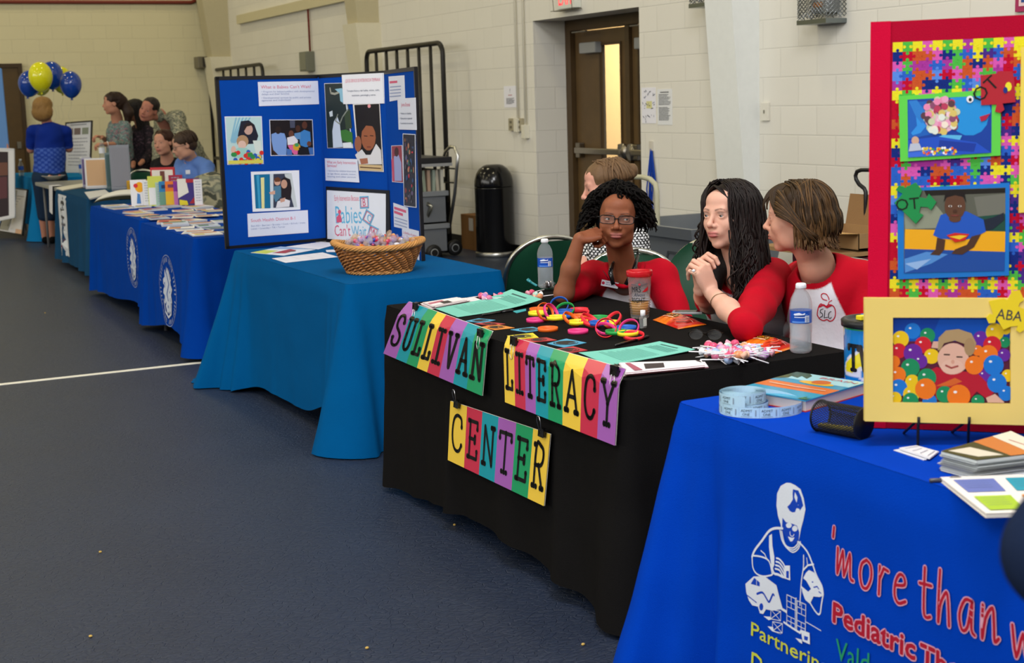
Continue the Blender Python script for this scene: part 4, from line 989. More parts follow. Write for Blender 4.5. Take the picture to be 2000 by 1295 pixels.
for i in range(170):
 sd = random.choice((-1, 1)); o = random.uniform(0, .05); pts = []
 A, Bq, Cq, Dq = (0, .045 - o, .118), (sd * .03, .098 - .4 * o, .108), (sd * .066, .088 - o * .8, .06), (sd * (.086), .05 - o, .012 + .02 * random.random())
 if i % 4 == 0: Cq, Dq = (sd * .045, .112, .06), (sd * .03, .106, .03)
 for k in range(12):
  q = k / 11; b = [(1 - q) ** 3, 3 * q * (1 - q) ** 2, 3 * q * q * (1 - q), q ** 3]
  pts.append(P(*[sum(b[j] * (A, Bq, Cq, Dq)[j][e] for j in range(4)) for e in range(3)]))
 hr.tube(pts, .003, vary(BRN, .3), 5)
for i in range(300):                                   # layers swept back from the temple over the ear
 sd = random.choice((-1, 1)); e = random.random(); z0 = .015 + .085 * e; A = (sd * (.080 - .03 * e * e), .055 - .01 * e + random.uniform(-.012, .012), z0); D = (sd * (.088 + .02 * random.random()), -.035 - .05 * random.random(), -.085 + .03 * random.random()); b1 = (sd * .108, .03, z0 - .01); b2 = (sd * .118, -.03, -.02); pts = []
 for k in range(12):
  q = k / 11; b = [(1 - q) ** 3, 3 * q * (1 - q) ** 2, 3 * q * q * (1 - q), q ** 3]; pts.append(P(*[b[0] * A[j] + b[1] * b1[j] + b[2] * b2[j] + b[3] * D[j] for j in range(3)]))
 hr.tube(pts, [.0032] * 8 + [.003, .0025, .002, .001], vary(BRN if i % 3 else '#553c20', .3), 5)
for i in range(160):                                   # flicked out tips at the nape and over the cheek
 sd = random.choice((-1, 1)); a = random.uniform(1.35, 3.1) * sd; x, y = math.sin(a) * .104, math.cos(a) * .100 - .025; z = random.uniform(-.05, -.085); pts = []
 fl = random.uniform(.008, .03)
 for k in range(9):
  q = k / 8; pts.append(P(x * (1 + fl * 8 * q * q) - .004 * math.sin(q * 9), y * (1 + fl * 6 * q * q), z + .05 * (1 - q) - .035 * math.sin(q * 2.2)))
 hr.tube(pts, [.003] * 6 + [.002, .0013, .0006], vary('#563b1f', .35), 5)
hr.build('hair', 'hair', t3, True)
t3_body, t3_ch, t3_F, t3_neck = t3, ch, F3, neckb
chair(1066, 540, 6.9, 160, 'green folding chair with metal frame, empty at the left end behind the black table')
# ------------------------------------------------------------------ flat lettering drawn as brush strokes, and the letter banners
# each glyph: strokes in a box 0..1 wide and 0..1 high; 'd' lists ball ends
G = {
 'S': [[(.88,.80),(.80,.93),(.62,1),(.38,1),(.18,.92),(.10,.76),(.18,.62),(.40,.54),(.66,.46),(.88,.34),(.90,.18),(.78,.05),(.52,0),(.28,.03),(.12,.13),(.10,.24)]],
 'U': [[(.12,1),(.12,.3),(.22,.08),(.5,0),(.78,.08),(.88,.3),(.88,1)],[(0,1),(.26,1)],[(.74,1),(1,1)]],
 'L': [[(.3,1),(.3,0),(.95,0),(.95,.2)],[(.1,1),(.5,1)],[(.1,0),(.3,0)]],
 'I': [[(.5,1),(.5,0)],[(.12,1),(.88,1)],[(.12,0),(.88,0)]],
 'V': [[(.08,1),(.5,0),(.92,1)],[(.0,1),(.2,1)],[(.8,1),(1,1)]],
 'A': [[(.05,0),(.5,1),(.95,0)],[(.24,.36),(.76,.36)],[(-.03,0),(.2,0)],[(.8,0),(1.03,0)]],
 'N': [[(.12,0),(.12,1),(.88,0),(.88,1)],[(0,0),(.26,0)],[(.74,1),(1,1)]],
 'T': [[(.5,1),(.5,0)],[(0,.85),(0,1),(1,1),(1,.85)],[(.3,0),(.7,0)]],
 'E': [[(.9,.82),(.9,1),(.2,1),(.2,0),(.92,0),(.92,.2)],[(.2,.52),(.7,.52)],[(.7,.6),(.7,.44)],[(.05,1),(.2,1)],[(.05,0),(.2,0)]],
 'R': [[(.2,0),(.2,1),(.6,1),(.82,.92),(.88,.76),(.8,.6),(.58,.52),(.2,.52)],[(.5,.52),(.92,0)],[(.05,0),(.4,0)],[(.05,1),(.2,1)],[(.8,0),(1,0)]],
 'C': [[(.9,.72),(.86,.92),(.66,1),(.42,1),(.2,.88),(.1,.6),(.12,.3),(.28,.08),(.52,0),(.76,.04),(.92,.2)]],
 'Y': [[(.05,1),(.5,.5),(.95,1)],[(.5,.5),(.5,0)],[(-.03,1),(.18,1)],[(.82,1),(1.03,1)],[(.3,0),(.7,0)]],
 'W': [[(0,1),(.22,0),(.5,.75),(.78,0),(1,1)]],
 'm': [[(.06,.62),(.10,.05),(.34,.60),(.46,.06),(.72,.60),(.80,.1),(.98,.04)]],
 'o': [[(.5,.62),(.2,.5),(.12,.26),(.3,.02),(.62,.02),(.85,.28),(.78,.54),(.5,.62)]],
 'r': [[(.2,.62),(.22,.0)],[(.22,.35),(.5,.6),(.85,.58)]],
 'e': [[(.2,.36),(.75,.44),(.7,.6),(.42,.62),(.18,.42),(.16,.14),(.42,0),(.85,.1)]],
 't': [[(.4,.95),(.42,.15),(.6,0),(.9,.04)],[(.08,.62),(.9,.64)]],
 'h': [[(.18,1),(.2,0),(.3,.36),(.6,.62),(.74,.4),(.82,0)]],
 'a': [[(.78,.6),(.4,.6),(.14,.3),(.3,.02),(.6,.12),(.78,.6),(.8,.1),(.98,0)]],
 'n': [[(.12,.62),(.16,0),(.3,.4),(.62,.62),(.74,.3),(.8,.02),(1.0,.1)]],
 'v': [[(.05,.62),(.35,.02),(.6,.62)]],
 'w': [[(.03,.62),(.25,.02),(.48,.5),(.7,.02),(.97,.62)]],
 "'": [[(.55,1.05),(.4,.82)]],
}
def smooth(pts, n=3):
 if len(pts) < 4: return pts
 out = []
 for i in range(len(pts) - 1):
  p0, p1, p2, p3 = pts[max(i - 1, 0)], pts[i], pts[i + 1], pts[min(i + 2, len(pts) - 1)]
  for k in range(n):
   t = k / n; out.append(tuple(.5 * (2 * p1[j] + (p2[j] - p0[j]) * t + (2 * p0[j] - 5 * p1[j] + 4 * p2[j] - p3[j]) * t * t + (3 * p1[j] - p0[j] - 3 * p2[j] + p3[j]) * t ** 3) for j in (0, 1)))
 return out + [pts[-1]]
def glyph(art, ch, x, y, w, h, lw, c, soft=False, up=True, dots=0.):
 if up: art.l += 1
 for st in G[ch]:
  p = smooth(st) if soft or ch in 'SCURmoreha' and len(st) > 6 else st
  art.stroke([(x + a * w, y + b * h) for a, b in p], lw, c, up=False)
  if dots and len(st) == 2 and 0:
   pass
  if dots:
   for e in (st[0], st[-1]): art.disc(x + e[0] * w, y + e[1] * h, dots, c, n=10, up=False)
STR = {'p': '#a35fb4', 't': '#1597a8', 'g': '#1f9a63', 'y': '#f0c945', 'r': '#c8304d'}
def banner(word, order, corners, widths, label, sag=.0, curl=0., bottom=.02, lett=(.14, .86), lam=True, lean=0.):
 """four corners in the front plane of the black table, given as photo points TL TR BR BL"""
 Q = []
 for i, q in enumerate(corners): Q.append(Vector(on_x(q[0], q[1], 1.972 - (.012 if i > 1 else 0))))
 fr = C2.front()
 def mp(u, v, h=0.):
  p = Q[0] * (1 - u) * v + Q[1] * u * v + Q[2] * u * (1 - v) + Q[3] * (1 - u) * (1 - v)
  f = fr(p.y, min(p.z, TZ - .02)); xx = min(f.x - .006, p.x + .0)
  over = max(0, p.z - (TZ - .004))
  return Vector((xx - h + .5 * over - .01 * math.sin(pi * u * 3) * (1 - v) * sag - .006 * (1 - v), p.y, p.z))
 a = Art(); n = len(word); edges = [0]
 for w_ in widths: edges.append(edges[-1] + w_ / sum(widths))
 for i, k in enumerate(order):
  for j in range(8): a.rect(edges[i], j / 8, edges[i + 1], (j + 1) / 8, STR[k], False)
 a.l = 1
 asp = (Q[0] - Q[1]).length / (Q[0] - Q[3]).length
 for i, ch in enumerate(word):
  w_ = edges[i + 1] - edges[i]; a.l = 2
  Wm, Hm = w_ * asp, 1.0; b = Art(); b.l = 1
  glyph(b, ch, .17 * Wm, lett[0] + .0, .66 * Wm, (lett[1] - lett[0]), .060, '#0c0c0e', dots=.043)
  for pts, tr, c, l in b.p: a.p.append(([(edges[i] + x / asp, y) for x, y in pts], tr, c, 3))
 t = thing('letter_banner', label, 'banner', tuple(Q[0]))
 m = MB(); a.to(m, mp, .0005, .001, maxe=.14); m.grid(lambda u, v: tuple(mp(u, v, -.003)), 48, 20, '#e8e4da'); m.build('printed_sheet', 'laminate', t, True)
 return mp, t
def binder_clip(p, label, out=(-1, 0, 0), down=True, s=1.):
 p = Vector(p); o = Vector(out).normalized(); sd = o.cross(Vector((0, 0, 1))).normalized(); up = Vector((0, 0, 1))
 t = thing('binder_clip', label, 'clip', tuple(p))
 m = MB(); M = Matrix((sd, o, up)).transposed().to_4x4()
 m.add([M @ Vector(v) + p for v in ((-.016 * s, -.002, 0), (.016 * s, -.002, 0), (.016 * s, .009, .012 * s), (-.016 * s, .009, .012 * s), (-.016 * s, .012, -.012 * s), (.016 * s, .012, -.012 * s), (-.016 * s, -.002, .014 * s), (.016 * s, -.002, .014 * s))],
          [(0, 1, 5, 4), (4, 5, 3, 2)[:4], (0, 4, 2), (1, 3, 5), (2, 3, 7, 6)], '#121214'); m.box((M @ Vector((0, .006, 0))) + p, (.008, .032 * s, .022 * s), '#121214')
 m.build('clamp', 'gloss', t, True)
 q = -1 if down else 1
 W = [M @ Vector(v) + p for v in ((-.006 * s, .012, q * .010 * s), (-.011 * s, .016, q * .034 * s), (-.005 * s, .017, q * .048 * s), (.005 * s, .017, q * .048 * s), (.011 * s, .016, q * .034 * s), (.006 * s, .012, q * .010 * s))]
 MB().tube(W, .0013, '#c8c8ca', 6).build('wire_handle', 'metal', t, True)
mpS, _ = banner('SULLIVAN', 'ptgyrptg', [(787, 590), (953, 648), (945, 773), (752, 690)], [1.15, .95, .9, .85, .95, 1.1, 1.0, 1.1], 'laminated striped banner reading SULLIVAN hanging from the black table edge', lett=(.22, .78))
mpL, _ = banner('LITERACY', 'yrptgyrp', [(983, 657), (1210, 722), (1205, 870), (990, 785)], [.85, .85, .8, .95, 1.05, 1.25, 1.15, 1.15], 'striped banner reading LITERACY hanging from the black table edge', lett=(.24, .80))
mpC, _ = banner('CENTER', 'yrtpgy', [(880, 783), (1075, 848), (1066, 988), (878, 898)], [1.2, 1.05, 1.05, 1.1, 1.0, .95], 'striped banner reading CENTER clipped low on the black cloth', lett=(.22, .80))
binder_clip(mpS(.13, .98, .004), 'black binder clip near the letter S of the first banner', s=1.1)
binder_clip(mpS(.92, .94, .004), 'black binder clip at the N end of the first banner', s=1.1)
binder_clip(mpL(.09, .97, .004), 'black binder clip above the letter L of the second banner', s=1.2)
binder_clip(mpL(.95, .96, .004), 'black binder clip above the letter Y of the second banner', s=1.2)
binder_clip(mpC(.1, 1.0, .004), 'black binder clip above the letter C of the lowest banner', down=False, s=1.1)
binder_clip(mpC(.95, 1.0, .004), 'black binder clip above the last R of the lowest banner', down=False, s=1.1)

# ------------------------------------------------------------------ print on the bright blue cloth (axes: s to the right along -y, z up)
fr1 = C1.front()
def onfront(s_, z, h=0.): return fr1(-s_, z, h)
class PA(Art):
 """drawing traced over photo points on the front of the cloth"""
 def q(s, px, py): p = on_x(px, py, 1.945); return (-p[1], p[2])
 def ppoly(s, pts, c): return s.poly([s.q(*p) for p in pts], c)
 def pstroke(s, pts, w, c, closed=False, soft=True):
  p = [s.q(*k) for k in pts]; return s.stroke(smooth(p) if soft else p, w, c, closed)
a = PA(); W_ = '#d7dde9'; BL = '#003cb2'
def z8(x, y): return (1440 + x / 3.81, 920 + y / 3.81)
def zz(l): return [z8(*p) for p in l]
a.ppoly(zz([(340,92),(300,115),(275,170),(272,260),(285,340),(305,400),(312,440),(330,430),(345,445),(352,400),(400,400),(430,445),(440,520),(455,430),(470,370),(484,290),(470,210),(445,140),(405,110),(370,94)]), W_)
a.ppoly(zz([(390,140),(430,150),(452,200),(468,262),(445,300),(440,285),(420,280),(410,310),(390,312),(370,300),(352,270),(372,250),(392,215),(388,170)]), BL)
a.ppoly(zz([(405,160),(425,200),(420,240),(402,200)]), W_); a.ppoly(zz([(318,350),(345,385),(380,392),(425,410),(443,460),(440,510),(415,545),(392,548),(360,520),(330,470),(316,420)]), BL)
a.poly([a.q(*z8(366 + 22 * math.cos(k * .5), 408 + 20 * math.sin(k * .5))) for k in range(13)], W_); a.poly([a.q(*z8(410 + 20 * math.cos(k * .5), 432 + 22 * math.sin(k * .5))) for k in range(13)], W_)
a.pstroke(zz([(375,455),(378,480),(395,490),(405,475)]), .002, W_); a.ppoly(zz([(360,490),(390,500),(410,498),(395,525),(380,528)]), W_)
for o in (0, 16, 32): a.pstroke(zz([(300 + o * .5, 445 + o * .2), (318 + o * .4, 520), (355, 575 - o * .4), (400, 608 - o), (440 - o * .3, 580 - o), (452 - o * .6, 530)]), .0028, W_)
a.pstroke(zz([(320,430),(260,430),(215,455),(170,520),(120,590),(102,640)]), .006, W_); a.pstroke(zz([(102,640),(112,720),(140,765),(190,785),(250,775),(262,760)]), .004, W_)
a.pstroke(zz([(112,632),(170,640),(230,672),(255,760)]), .004, W_); a.pstroke(zz([(165,595),(195,620),(210,650)]), .0028, W_); a.ppoly(zz([(222,485),(242,470),(250,560),(268,640),(270,700),(255,740),(240,660),(225,570)]), W_)
a.pstroke(zz([(440,530),(500,600),(540,690),(575,780),(620,860),(632,920)]), .0045, W_); a.pstroke(zz([(632,920),(620,1000),(612,1060),(590,1062),(545,1000),(470,860)]), .004, W_)
a.pstroke(zz([(478,630),(480,720),(470,820),(462,1000)]), .003, W_); a.pstroke(zz([(500,650),(508,700)]), .002, W_); a.pstroke(zz([(480,740),(510,705),(550,698)]), .004, W_)
a.ppoly(zz([(500,760),(520,740),(560,760),(600,830),(628,880),(630,930),(605,940),(560,935),(535,990),(500,960),(478,900),(474,860),(520,900),(540,880),(505,820),(482,800)]), W_)
a.pstroke(zz([(545,830),(570,822),(585,840)]), .003, BL); a.pstroke(zz([(560,868),(585,862),(598,880)]), .003, BL); a.pstroke(zz([(600,900),(615,912)]), .003, BL)
for o in range(4): a.pstroke(zz([(285 - o * 2, 650 + o * 26), (310, 660 + o * 26), (345 - o * 5, 705 + o * 22), (352, 760 + o * 12)]), .0042, W_)
a.ppoly(zz([(345,705),(385,705),(392,815),(352,800)]), W_); a.ppoly(zz([(360,745),(380,745),(382,800),(362,795)]), BL); a.pstroke(zz([(250,700),(270,760),(300,770),(340,790)]), .006, W_)
a.ppoly(zz([(62,840),(120,785),(200,785),(222,800),(290,850),(310,930),(335,1020),(370,1040),(368,1060),(320,1030),(260,1040),(210,1030),(190,1065),(165,1060),(150,1010),(110,1000),(85,960),(68,900)]), W_)
a.ppoly(zz([(125,795),(165,830),(165,860),(100,840)]), BL); a.pstroke(zz([(75,925),(140,980)]), .003, BL, soft=False); a.pstroke(zz([(145,915),(185,905),(215,950),(235,975),(262,920),(272,925)]), .0055, BL); a.poly([a.q(*z8(175 + 15 * math.cos(k * .5), 1012 + 28 * math.sin(k * .5))) for k in range(13)], BL)
a.pstroke(zz([(142,790),(142,850)]), .0015, W_)
def brick(x0, y0, w, h, dy, nx, ny, cells=True):
 for i in range(nx + 1): a.pstroke([z8(x0 + w * i / nx, y0 + dy * i / nx), z8(x0 + w * i / nx, y0 + h + dy * i / nx)], .0016, W_, soft=False)
 for j in range(ny + 1): a.pstroke([z8(x0, y0 + h * j / ny), z8(x0 + w, y0 + h * j / ny + dy)], .0016, W_, soft=False)
brick(370, 920, 62, 88, 30, 2, 2); brick(370, 1075, 62, 70, 30, 2, 2); brick(445, 965, 62, 88, 30, 2, 2); brick(445, 1110, 60, 75, 30, 2, 2); brick(370, 920, 62, 225, 30, 1, 1); brick(445, 965, 62, 220, 30, 1, 1)
a.pstroke(zz([(432,950),(440,945),(440,1180)]), .002, W_, soft=False); a.pstroke(zz([(350,1125),(470,1205),(475,1190)]), .005, W_, soft=False); a.pstroke(zz([(505,1120),(625,1188)]), .002, W_, soft=False)
for x0, y0 in ((250, 1030), (265, 1120)):
 brick(x0, y0, 75, 70, 15, 1, 1); a.pstroke(zz([(x0, y0), (x0 + 75, y0 + 85)]), .0016, W_, soft=False); a.pstroke(zz([(x0 + 75, y0 + 15), (x0, y0 + 70)]), .0016, W_, soft=False)
a.ppoly(zz([(195,1080),(250,1085),(255,1105),(235,1110)]), W_); a.ppoly(zz([(228,1155),(270,1160),(275,1185),(335,1215),(262,1190)]), W_); a.ppoly(zz([(475,1180),(540,1205),(545,1290),(490,1265)]), W_); a.ppoly(zz([(500,1225),(530,1235),(532,1275),(502,1262)]), BL); a.ppoly(zz([(438,1240),(485,1255),(488,1285),(470,1275)]), W_)
# lettering: each word runs along a line between two photo points
def word(txt, p0, p1, hpx, lw, c, edge=None, wf=None, soft=True):
 A, Bq = Vector(a.q(*p0)), Vector(a.q(*p1)); d = (Bq - A); L = d.length; d.normalize(); n = Vector((-d.y, d.x)); T = a.q(p0[0], p0[1] - hpx); H = T[1] - A.y
 wd_ = {'m': 1.15, 'w': 1.1, "'": .3, 'r': .75, 't': .75, ' ': .55, 'I': .5}; tot = sum(wd_.get(k, .9) for k in txt) ; x = 0
 for lay, (ww, cc) in enumerate(([(lw * 1.6, edge)] if edge else []) + [(lw, c)]):
  x = 0; a.l += 1
  for ch in txt:
   w_ = wd_.get(ch, .9) / tot * L
   if ch != ' ':
    for st in G[ch]:
     pts = smooth(st) if soft else st
     a.stroke([(A.x + d.x * (x + u * w_ * .82) , A.y + d.y * (x + u * w_ * .82) + v * H) for u, v in pts], ww, cc, up=False)
   x += w_
def tword(txt, p0, p1, hpx, c, edge=None, fat=.0):
 A, Bq = a.q(*p0), a.q(*p1); T = a.q(p0[0], p0[1] - hpx); H = T[1] - A[1]; dx = Bq[0] - A[0]; sl = (Bq[1] - A[1]) / dx
 vs, fs, tw = text_tris(txt); k = H / .69
 for lay, (o, cc) in enumerate(([(fat * 2.2, edge)] if edge else []) + [(fat, c)]):
  for ox, oy in ((o, 0), (-o, 0), (0, o), (0, -o), (o * .7, o * .7), (-o * .7, -o * .7), (o * .7, -o * .7), (-o * .7, o * .7)) if o else ((0, 0),):
   a.l += (1 if (ox == o and oy == 0) or not o else 0)
   a.p.append(([(A[0] + x * dx / tw + ox, A[1] + sl * x * dx / tw + y * k + oy) for x, y in vs], fs, col3(cc), a.l))
CR, PK = '#a80f2c', '#d7a0b4'
word("'more", (1618, 1118), (1778, 1190), 85, .0075, CR, PK); word('than', (1790, 1200), (1958, 1262), 100, .0075, CR, PK); word('w', (1972, 1282), (2030, 1300), 100, .0075, CR, PK)
tword('Pediatric', (1628, 1214), (1787, 1289), 38, CR, PK, .0022); tword('Ther', (1797, 1296), (1896, 1341), 40, CR, PK, .0022)
tword('Valdosta', (1634, 1286), (1770, 1350), 40, '#1c8f63'); tword('Partnering', (1469, 1240), (1622, 1318), 26, '#c9cf3d', None, .0004); tword('Developing', (1472, 1310), (1640, 1390), 38, '#c9cf3d', None, .0004)
m = MB(); a.to(m, onfront, .0001, .0008, maxe=.03); link('cloth_print', m.mesh('cloth_print', 'matte'), cl1)
# round seals on the two blue cloths
def seal(C, yc, zc, R_, par):
 fr = C.front(); a = Art(); r = random.Random(5); Wt = '#c3cbdc'
 for k in range(48):
  an = 2 * pi * k / 48
  if k % 6 != 5: a.stroke([(R_ * .93 * math.cos(an), R_ * .93 * math.sin(an)), (R_ * .83 * math.cos(an + r.uniform(-.05, .05)), R_ * .83 * math.sin(an))], R_ * .045, '#8f9cc2', up=False)
 a.stroke([(R_ * math.cos(k * pi / 24), R_ * math.sin(k * pi / 24)) for k in range(48)], R_ * .02, '#93a1c6', True)
 a.poly([(R_ * (.5 + .13 * math.sin(k * 1.9)) * math.cos(k * pi / 20) * .85, R_ * (.62 + .12 * math.sin(k * 2.7 + 1)) * math.sin(k * pi / 20)) for k in range(40)], Wt)
 for k in range(9): x, y = r.uniform(-.3, .3) * R_, r.uniform(-.5, .45) * R_; a.disc(x, y, R_ * r.uniform(.03, .09), '#2a55a8', R_ * r.uniform(.05, .16), up=False)
 a.stroke([(-.1 * R_, .5 * R_), (.12 * R_, .2 * R_), (-.12 * R_, -.1 * R_), (.1 * R_, -.4 * R_)], R_ * .06, '#2a55a8'); a.disc(.0, -.45 * R_, .2 * R_, Wt, .16 * R_); a.disc(0, -.45 * R_, .05 * R_, '#2a55a8')
 a.stroke([(-.42 * R_, -.3 * R_), (-.3 * R_, -.62 * R_), (0, -.75 * R_), (.3 * R_, -.62 * R_), (.42 * R_, -.3 * R_)], R_ * .07, Wt)
 m = MB(); a.to(m, lambda x, y, h: fr(yc - x, zc + y, h), .0006, .002, maxe=.05); link('round_seal', m.mesh('round_seal', 'matte'), par)
seal(C4, 9.33, .355, .235, cl4); seal(C5, 10.62, .46, .22, cl5)
# ------------------------------------------------------------------ the folding display board on the teal table
class PX(Art):
 """flat print on an upright plane through two floor points, traced over photo points"""
 def __init__(s, A, Bp):
  super().__init__(); s.A = np.array([A[0], A[1], 0.]); d = np.array([Bp[0] - A[0], Bp[1] - A[1], 0.]); s.L = np.linalg.norm(d); s.u = d / s.L
  n = np.cross(s.u, [0, 0, 1.]); s.n = n if n @ (EYE - s.A) > 0 else -n
 def q(s, px, py):
  r = ray(px, py); t = ((s.A - EYE) @ s.n) / (r @ s.n); p = EYE + r * t; return (float((p - s.A) @ s.u), float(p[2]))
 def fn(s, x, y, h=0.): return Vector(s.A + s.u * x + s.n * h + np.array([0, 0, y]))
 def Q(s, l, z): return [s.q(*z(*p)) for p in l]
 def pt(s, txt, p0, p1, hpx, c, up=True):
  A, Bq = s.q(*p0), s.q(*p1); H = s.q(p0[0], p0[1] - hpx)[1] - A[1]; vs, fs, tw = text_tris(txt); k = H / .69; dx = Bq[0] - A[0]; sl = (Bq[1] - A[1]) / dx; s.l += 1
  s.p.append(([(A[0] + x * dx / tw, A[1] + sl * x * dx / tw + y * k) for x, y in vs], fs, col3(c), s.l))
def fcard(parent, pl, z, quad, name, draw=None, col='#dfe3f2', label=None, h0=.006, th=.0012, mat='paper', bottom=None):
 a = PX(pl[0], pl[1]); q = a.Q(quad, z); m = MB(); m.prism(q, h0, h0 + th, col, a.fn)
 if draw: draw(a); a.to(m, a.fn, .00025, h0 + th + .0002)
 o = m.build(name, mat, parent, True)
 if label: o['label'] = label
 return o
def z2(x, y): return (400 + x / 3.238, 120 + y / 3.238)
BB = TZ + .002; BT = 1.70; PA_, PH1, PH2, PR = (2.084, 7.835), (2.70, 7.90), (2.85, 7.25), (2.725, 6.52)
bd_ = thing('display_board', 'blue three-panel folding display board with photos, standing on the teal table', 'display board', (2.6, 7.3, BB))
def bpanel(A, Bp, name, black):
 a = PX(A, Bp); m = MB(); L = a.L
 m.prism([(0, BB), (L, BB), (L, BT), (0, BT)], -.008, .005, '#0c47a6', a.fn); o = m.build(name, 'cloth', bd_, True)
 e = MB(); t_ = .016
 for r_ in black:
  x0, y0, x1, y1 = {'l': (-.004, BB, t_, BT), 'r': (L - t_, BB, L + .004, BT), 't': (0, BT - t_, L, BT + .004), 'b': (0, BB - .001, L, BB + t_)}[r_]
  e.prism([(x0, y0), (x1, y0), (x1, y1), (x0, y1)], -.01, .0075, '#121216', a.fn)
 link('edge_trim', e.mesh('edge_trim', 'plastic'), o, True); return o
left = bpanel(PA_, PH1, 'left_panel', 'ltb'); mid = bpanel(PH1, PH2, 'centre_panel', 't'); right = bpanel(PH2, PR, 'right_panel', 'tr')
for h in (PH1, PH2): MB().tube([(h[0], h[1], BB + .01), (h[0], h[1], BT - .01)], .012, '#0a3f97', 10).build('hinge_strip', 'cloth', bd_, True)
LP, CP, RP = (PA_, PH1), (PH1, PH2), (PH2, PR); PK2, GB = '#d8597c', '#8d9cc4'
def ptx(a, t, x0, y0, x1, y1, h, c): a.pt(t, z2(x0, y0), z2(x1, y1), h / 3.238, c)
def d1(a):
 ptx(a, "What is Babies Can't Wait?", 352, 172, 668, 168, 20, PK2)
 for t, y, x1 in (('• Program for babies/toddlers with developmental', 197, 690), ('  delays and their families', 213, 530), ('• Developmental services by public and private', 236, 668), ('  agencies and individuals', 252, 540)): ptx(a, t, 356, y, x1, y - 4, 11, GB)
fcard(left, LP, z2, [(332,130),(718,123),(722,270),(340,283)], 'text_card', d1)
def blob(a, z, l, c): a.poly([a.q(*z(*p)) for p in l], c)
def bdisc(a, z, x, y, rx, ry, c, n=14):
 a.poly([a.q(*z(x + rx * math.cos(2 * pi * k / n), y + ry * math.sin(2 * pi * k / n))) for k in range(n)], c)
def d2(a):
 blob(a, z2, [(128,353),(352,351),(364,643),(145,649)], '#bcd9d8')
 for k in range(5): blob(a, z2, [(190 + 22 * k, 355), (200 + 22 * k, 355), (165 + 6 * k, 520), (158 + 6 * k, 500)], '#86b9cf')
 blob(a, z2, [(225,378),(275,372),(310,400),(335,470),(320,520),(225,525),(205,470)], '#1f2030'); bdisc(a, z2, 272, 430, 28, 34, '#caa394'); blob(a, z2, [(240,410),(262,388),(300,392),(310,420),(290,405),(262,412),(246,440)], '#2a1d1e')
 bdisc(a, z2, 235, 505, 38, 40, '#b58f6a'); bdisc(a, z2, 232, 528, 26, 28, '#e3bfae'); blob(a, z2, [(175,560),(215,545),(262,548),(290,575),(280,610),(180,610)], '#9fcfc4'); bdisc(a, z2, 178, 560, 16, 26, '#e0b8a4'); blob(a, z2, [(300,500),(350,500),(360,580),(320,585)], '#d9e3da')
 r = random.Random(2)
 for k in range(34): bdisc(a, z2, r.uniform(158, 355), r.uniform(570, 640) if k > 8 else r.uniform(560, 640), 14, 14, r.choice(['#d8342c', '#2f8f4a', '#e8c930', '#2a5cb8', '#d8342c']), 10)
 blob(a, z2, [(145,627),(364,622),(364,643),(145,649)], '#d8cf5a')
fcard(left, LP, z2, [(122,348),(357,346),(369,648),(140,654)], 'photo_print', d2, label='photo of an adult and a toddler with coloured balls')
def d3(a):
 blob(a, z2, [(409,372),(675,371),(684,590),(417,593)], '#1c1416')
 blob(a, z2, [(418,460),(450,448),(500,455),(515,500),(512,592),(455,592),(420,560)], '#7d9fd8'); bdisc(a, z2, 460, 435, 18, 24, '#2a1c18'); blob(a, z2, [(418,500),(430,560),(462,592),(440,592),(417,560)], '#3a241c')
 blob(a, z2, [(590,455),(625,432),(662,445),(668,520),(640,545),(600,530)], '#3f82c4'); bdisc(a, z2, 627, 403, 17, 24, '#5a3426'); bdisc(a, z2, 585, 425, 15, 22, '#4a2c20'); blob(a, z2, [(562,455),(600,448),(602,490),(566,495)], '#5f8fc0')
 bdisc(a, z2, 542, 458, 16, 22, '#6b4030'); blob(a, z2, [(516,482),(560,470),(585,500),(580,525),(520,528)], '#e6e2e6'); blob(a, z2, [(520,530),(560,528),(585,560),(582,588),(560,588),(535,560)], '#e0669c'); bdisc(a, z2, 576, 540, 24, 24, '#d8a32c'); bdisc(a, z2, 577, 528, 14, 12, '#3f9a5a')
 blob(a, z2, [(590,545),(650,540),(662,590),(595,592)], '#15151c'); bdisc(a, z2, 655, 520, 14, 16, '#6b4030'); blob(a, z2, [(650,545),(680,545),(682,588),(660,590)], '#3f6cb0'); blob(a, z2, [(512,550),(545,560),(548,592),(515,592)], '#4a72b4'); blob(a, z2, [(532,372),(565,372),(565,420),(535,420)], '#4b4f63')
fcard(left, LP, z2, [(405,368),(678,367),(688,594),(413,597)], 'photo_print', d3, label='photo of a family group on a dark background')
def d4(a):
 blob(a, z2, [(305,715),(543,707),(578,920),(318,930)], '#cfd9de'); blob(a, z2, [(307,716),(408,712),(412,928),(318,930)], '#0f6f9a'); blob(a, z2, [(350,735),(372,733),(374,929),(356,929)], '#e8e09a'); blob(a, z2, [(322,720),(340,719),(350,929),(336,929)], '#3a9ac4')
 blob(a, z2, [(430,712),(540,708),(560,800),(572,920),(430,926)], '#3a3f52'); blob(a, z2, [(500,712),(545,708),(580,920),(560,921)], '#cdd3d2'); bdisc(a, z2, 455, 760, 20, 24, '#d8a890'); blob(a, z2, [(435,740),(458,730),(478,745),(470,760),(440,762)], '#6b4026'); blob(a, z2, [(432,790),(475,785),(482,850),(445,890),(430,860)], '#4f7f9a'); blob(a, z2, [(402,828),(440,815),(440,840),(410,840)], '#d8a890')
 blob(a, z2, [(480,745),(500,730),(535,745),(545,800),(540,870),(500,880),(478,850)], '#241a1e'); bdisc(a, z2, 497, 775, 20, 28, '#c99a82'); blob(a, z2, [(455,885),(500,868),(535,880),(530,918),(445,925)], '#e2dfe2'); blob(a, z2, [(470,870),(505,860),(500,885),(475,892)], '#d0a08a')
fcard(left, LP, z2, [(288,698),(593,688),(601,937),(300,951)], 'photo_print', d4, col='#eceef4', label='white-bordered photo of a woman hugging a child')
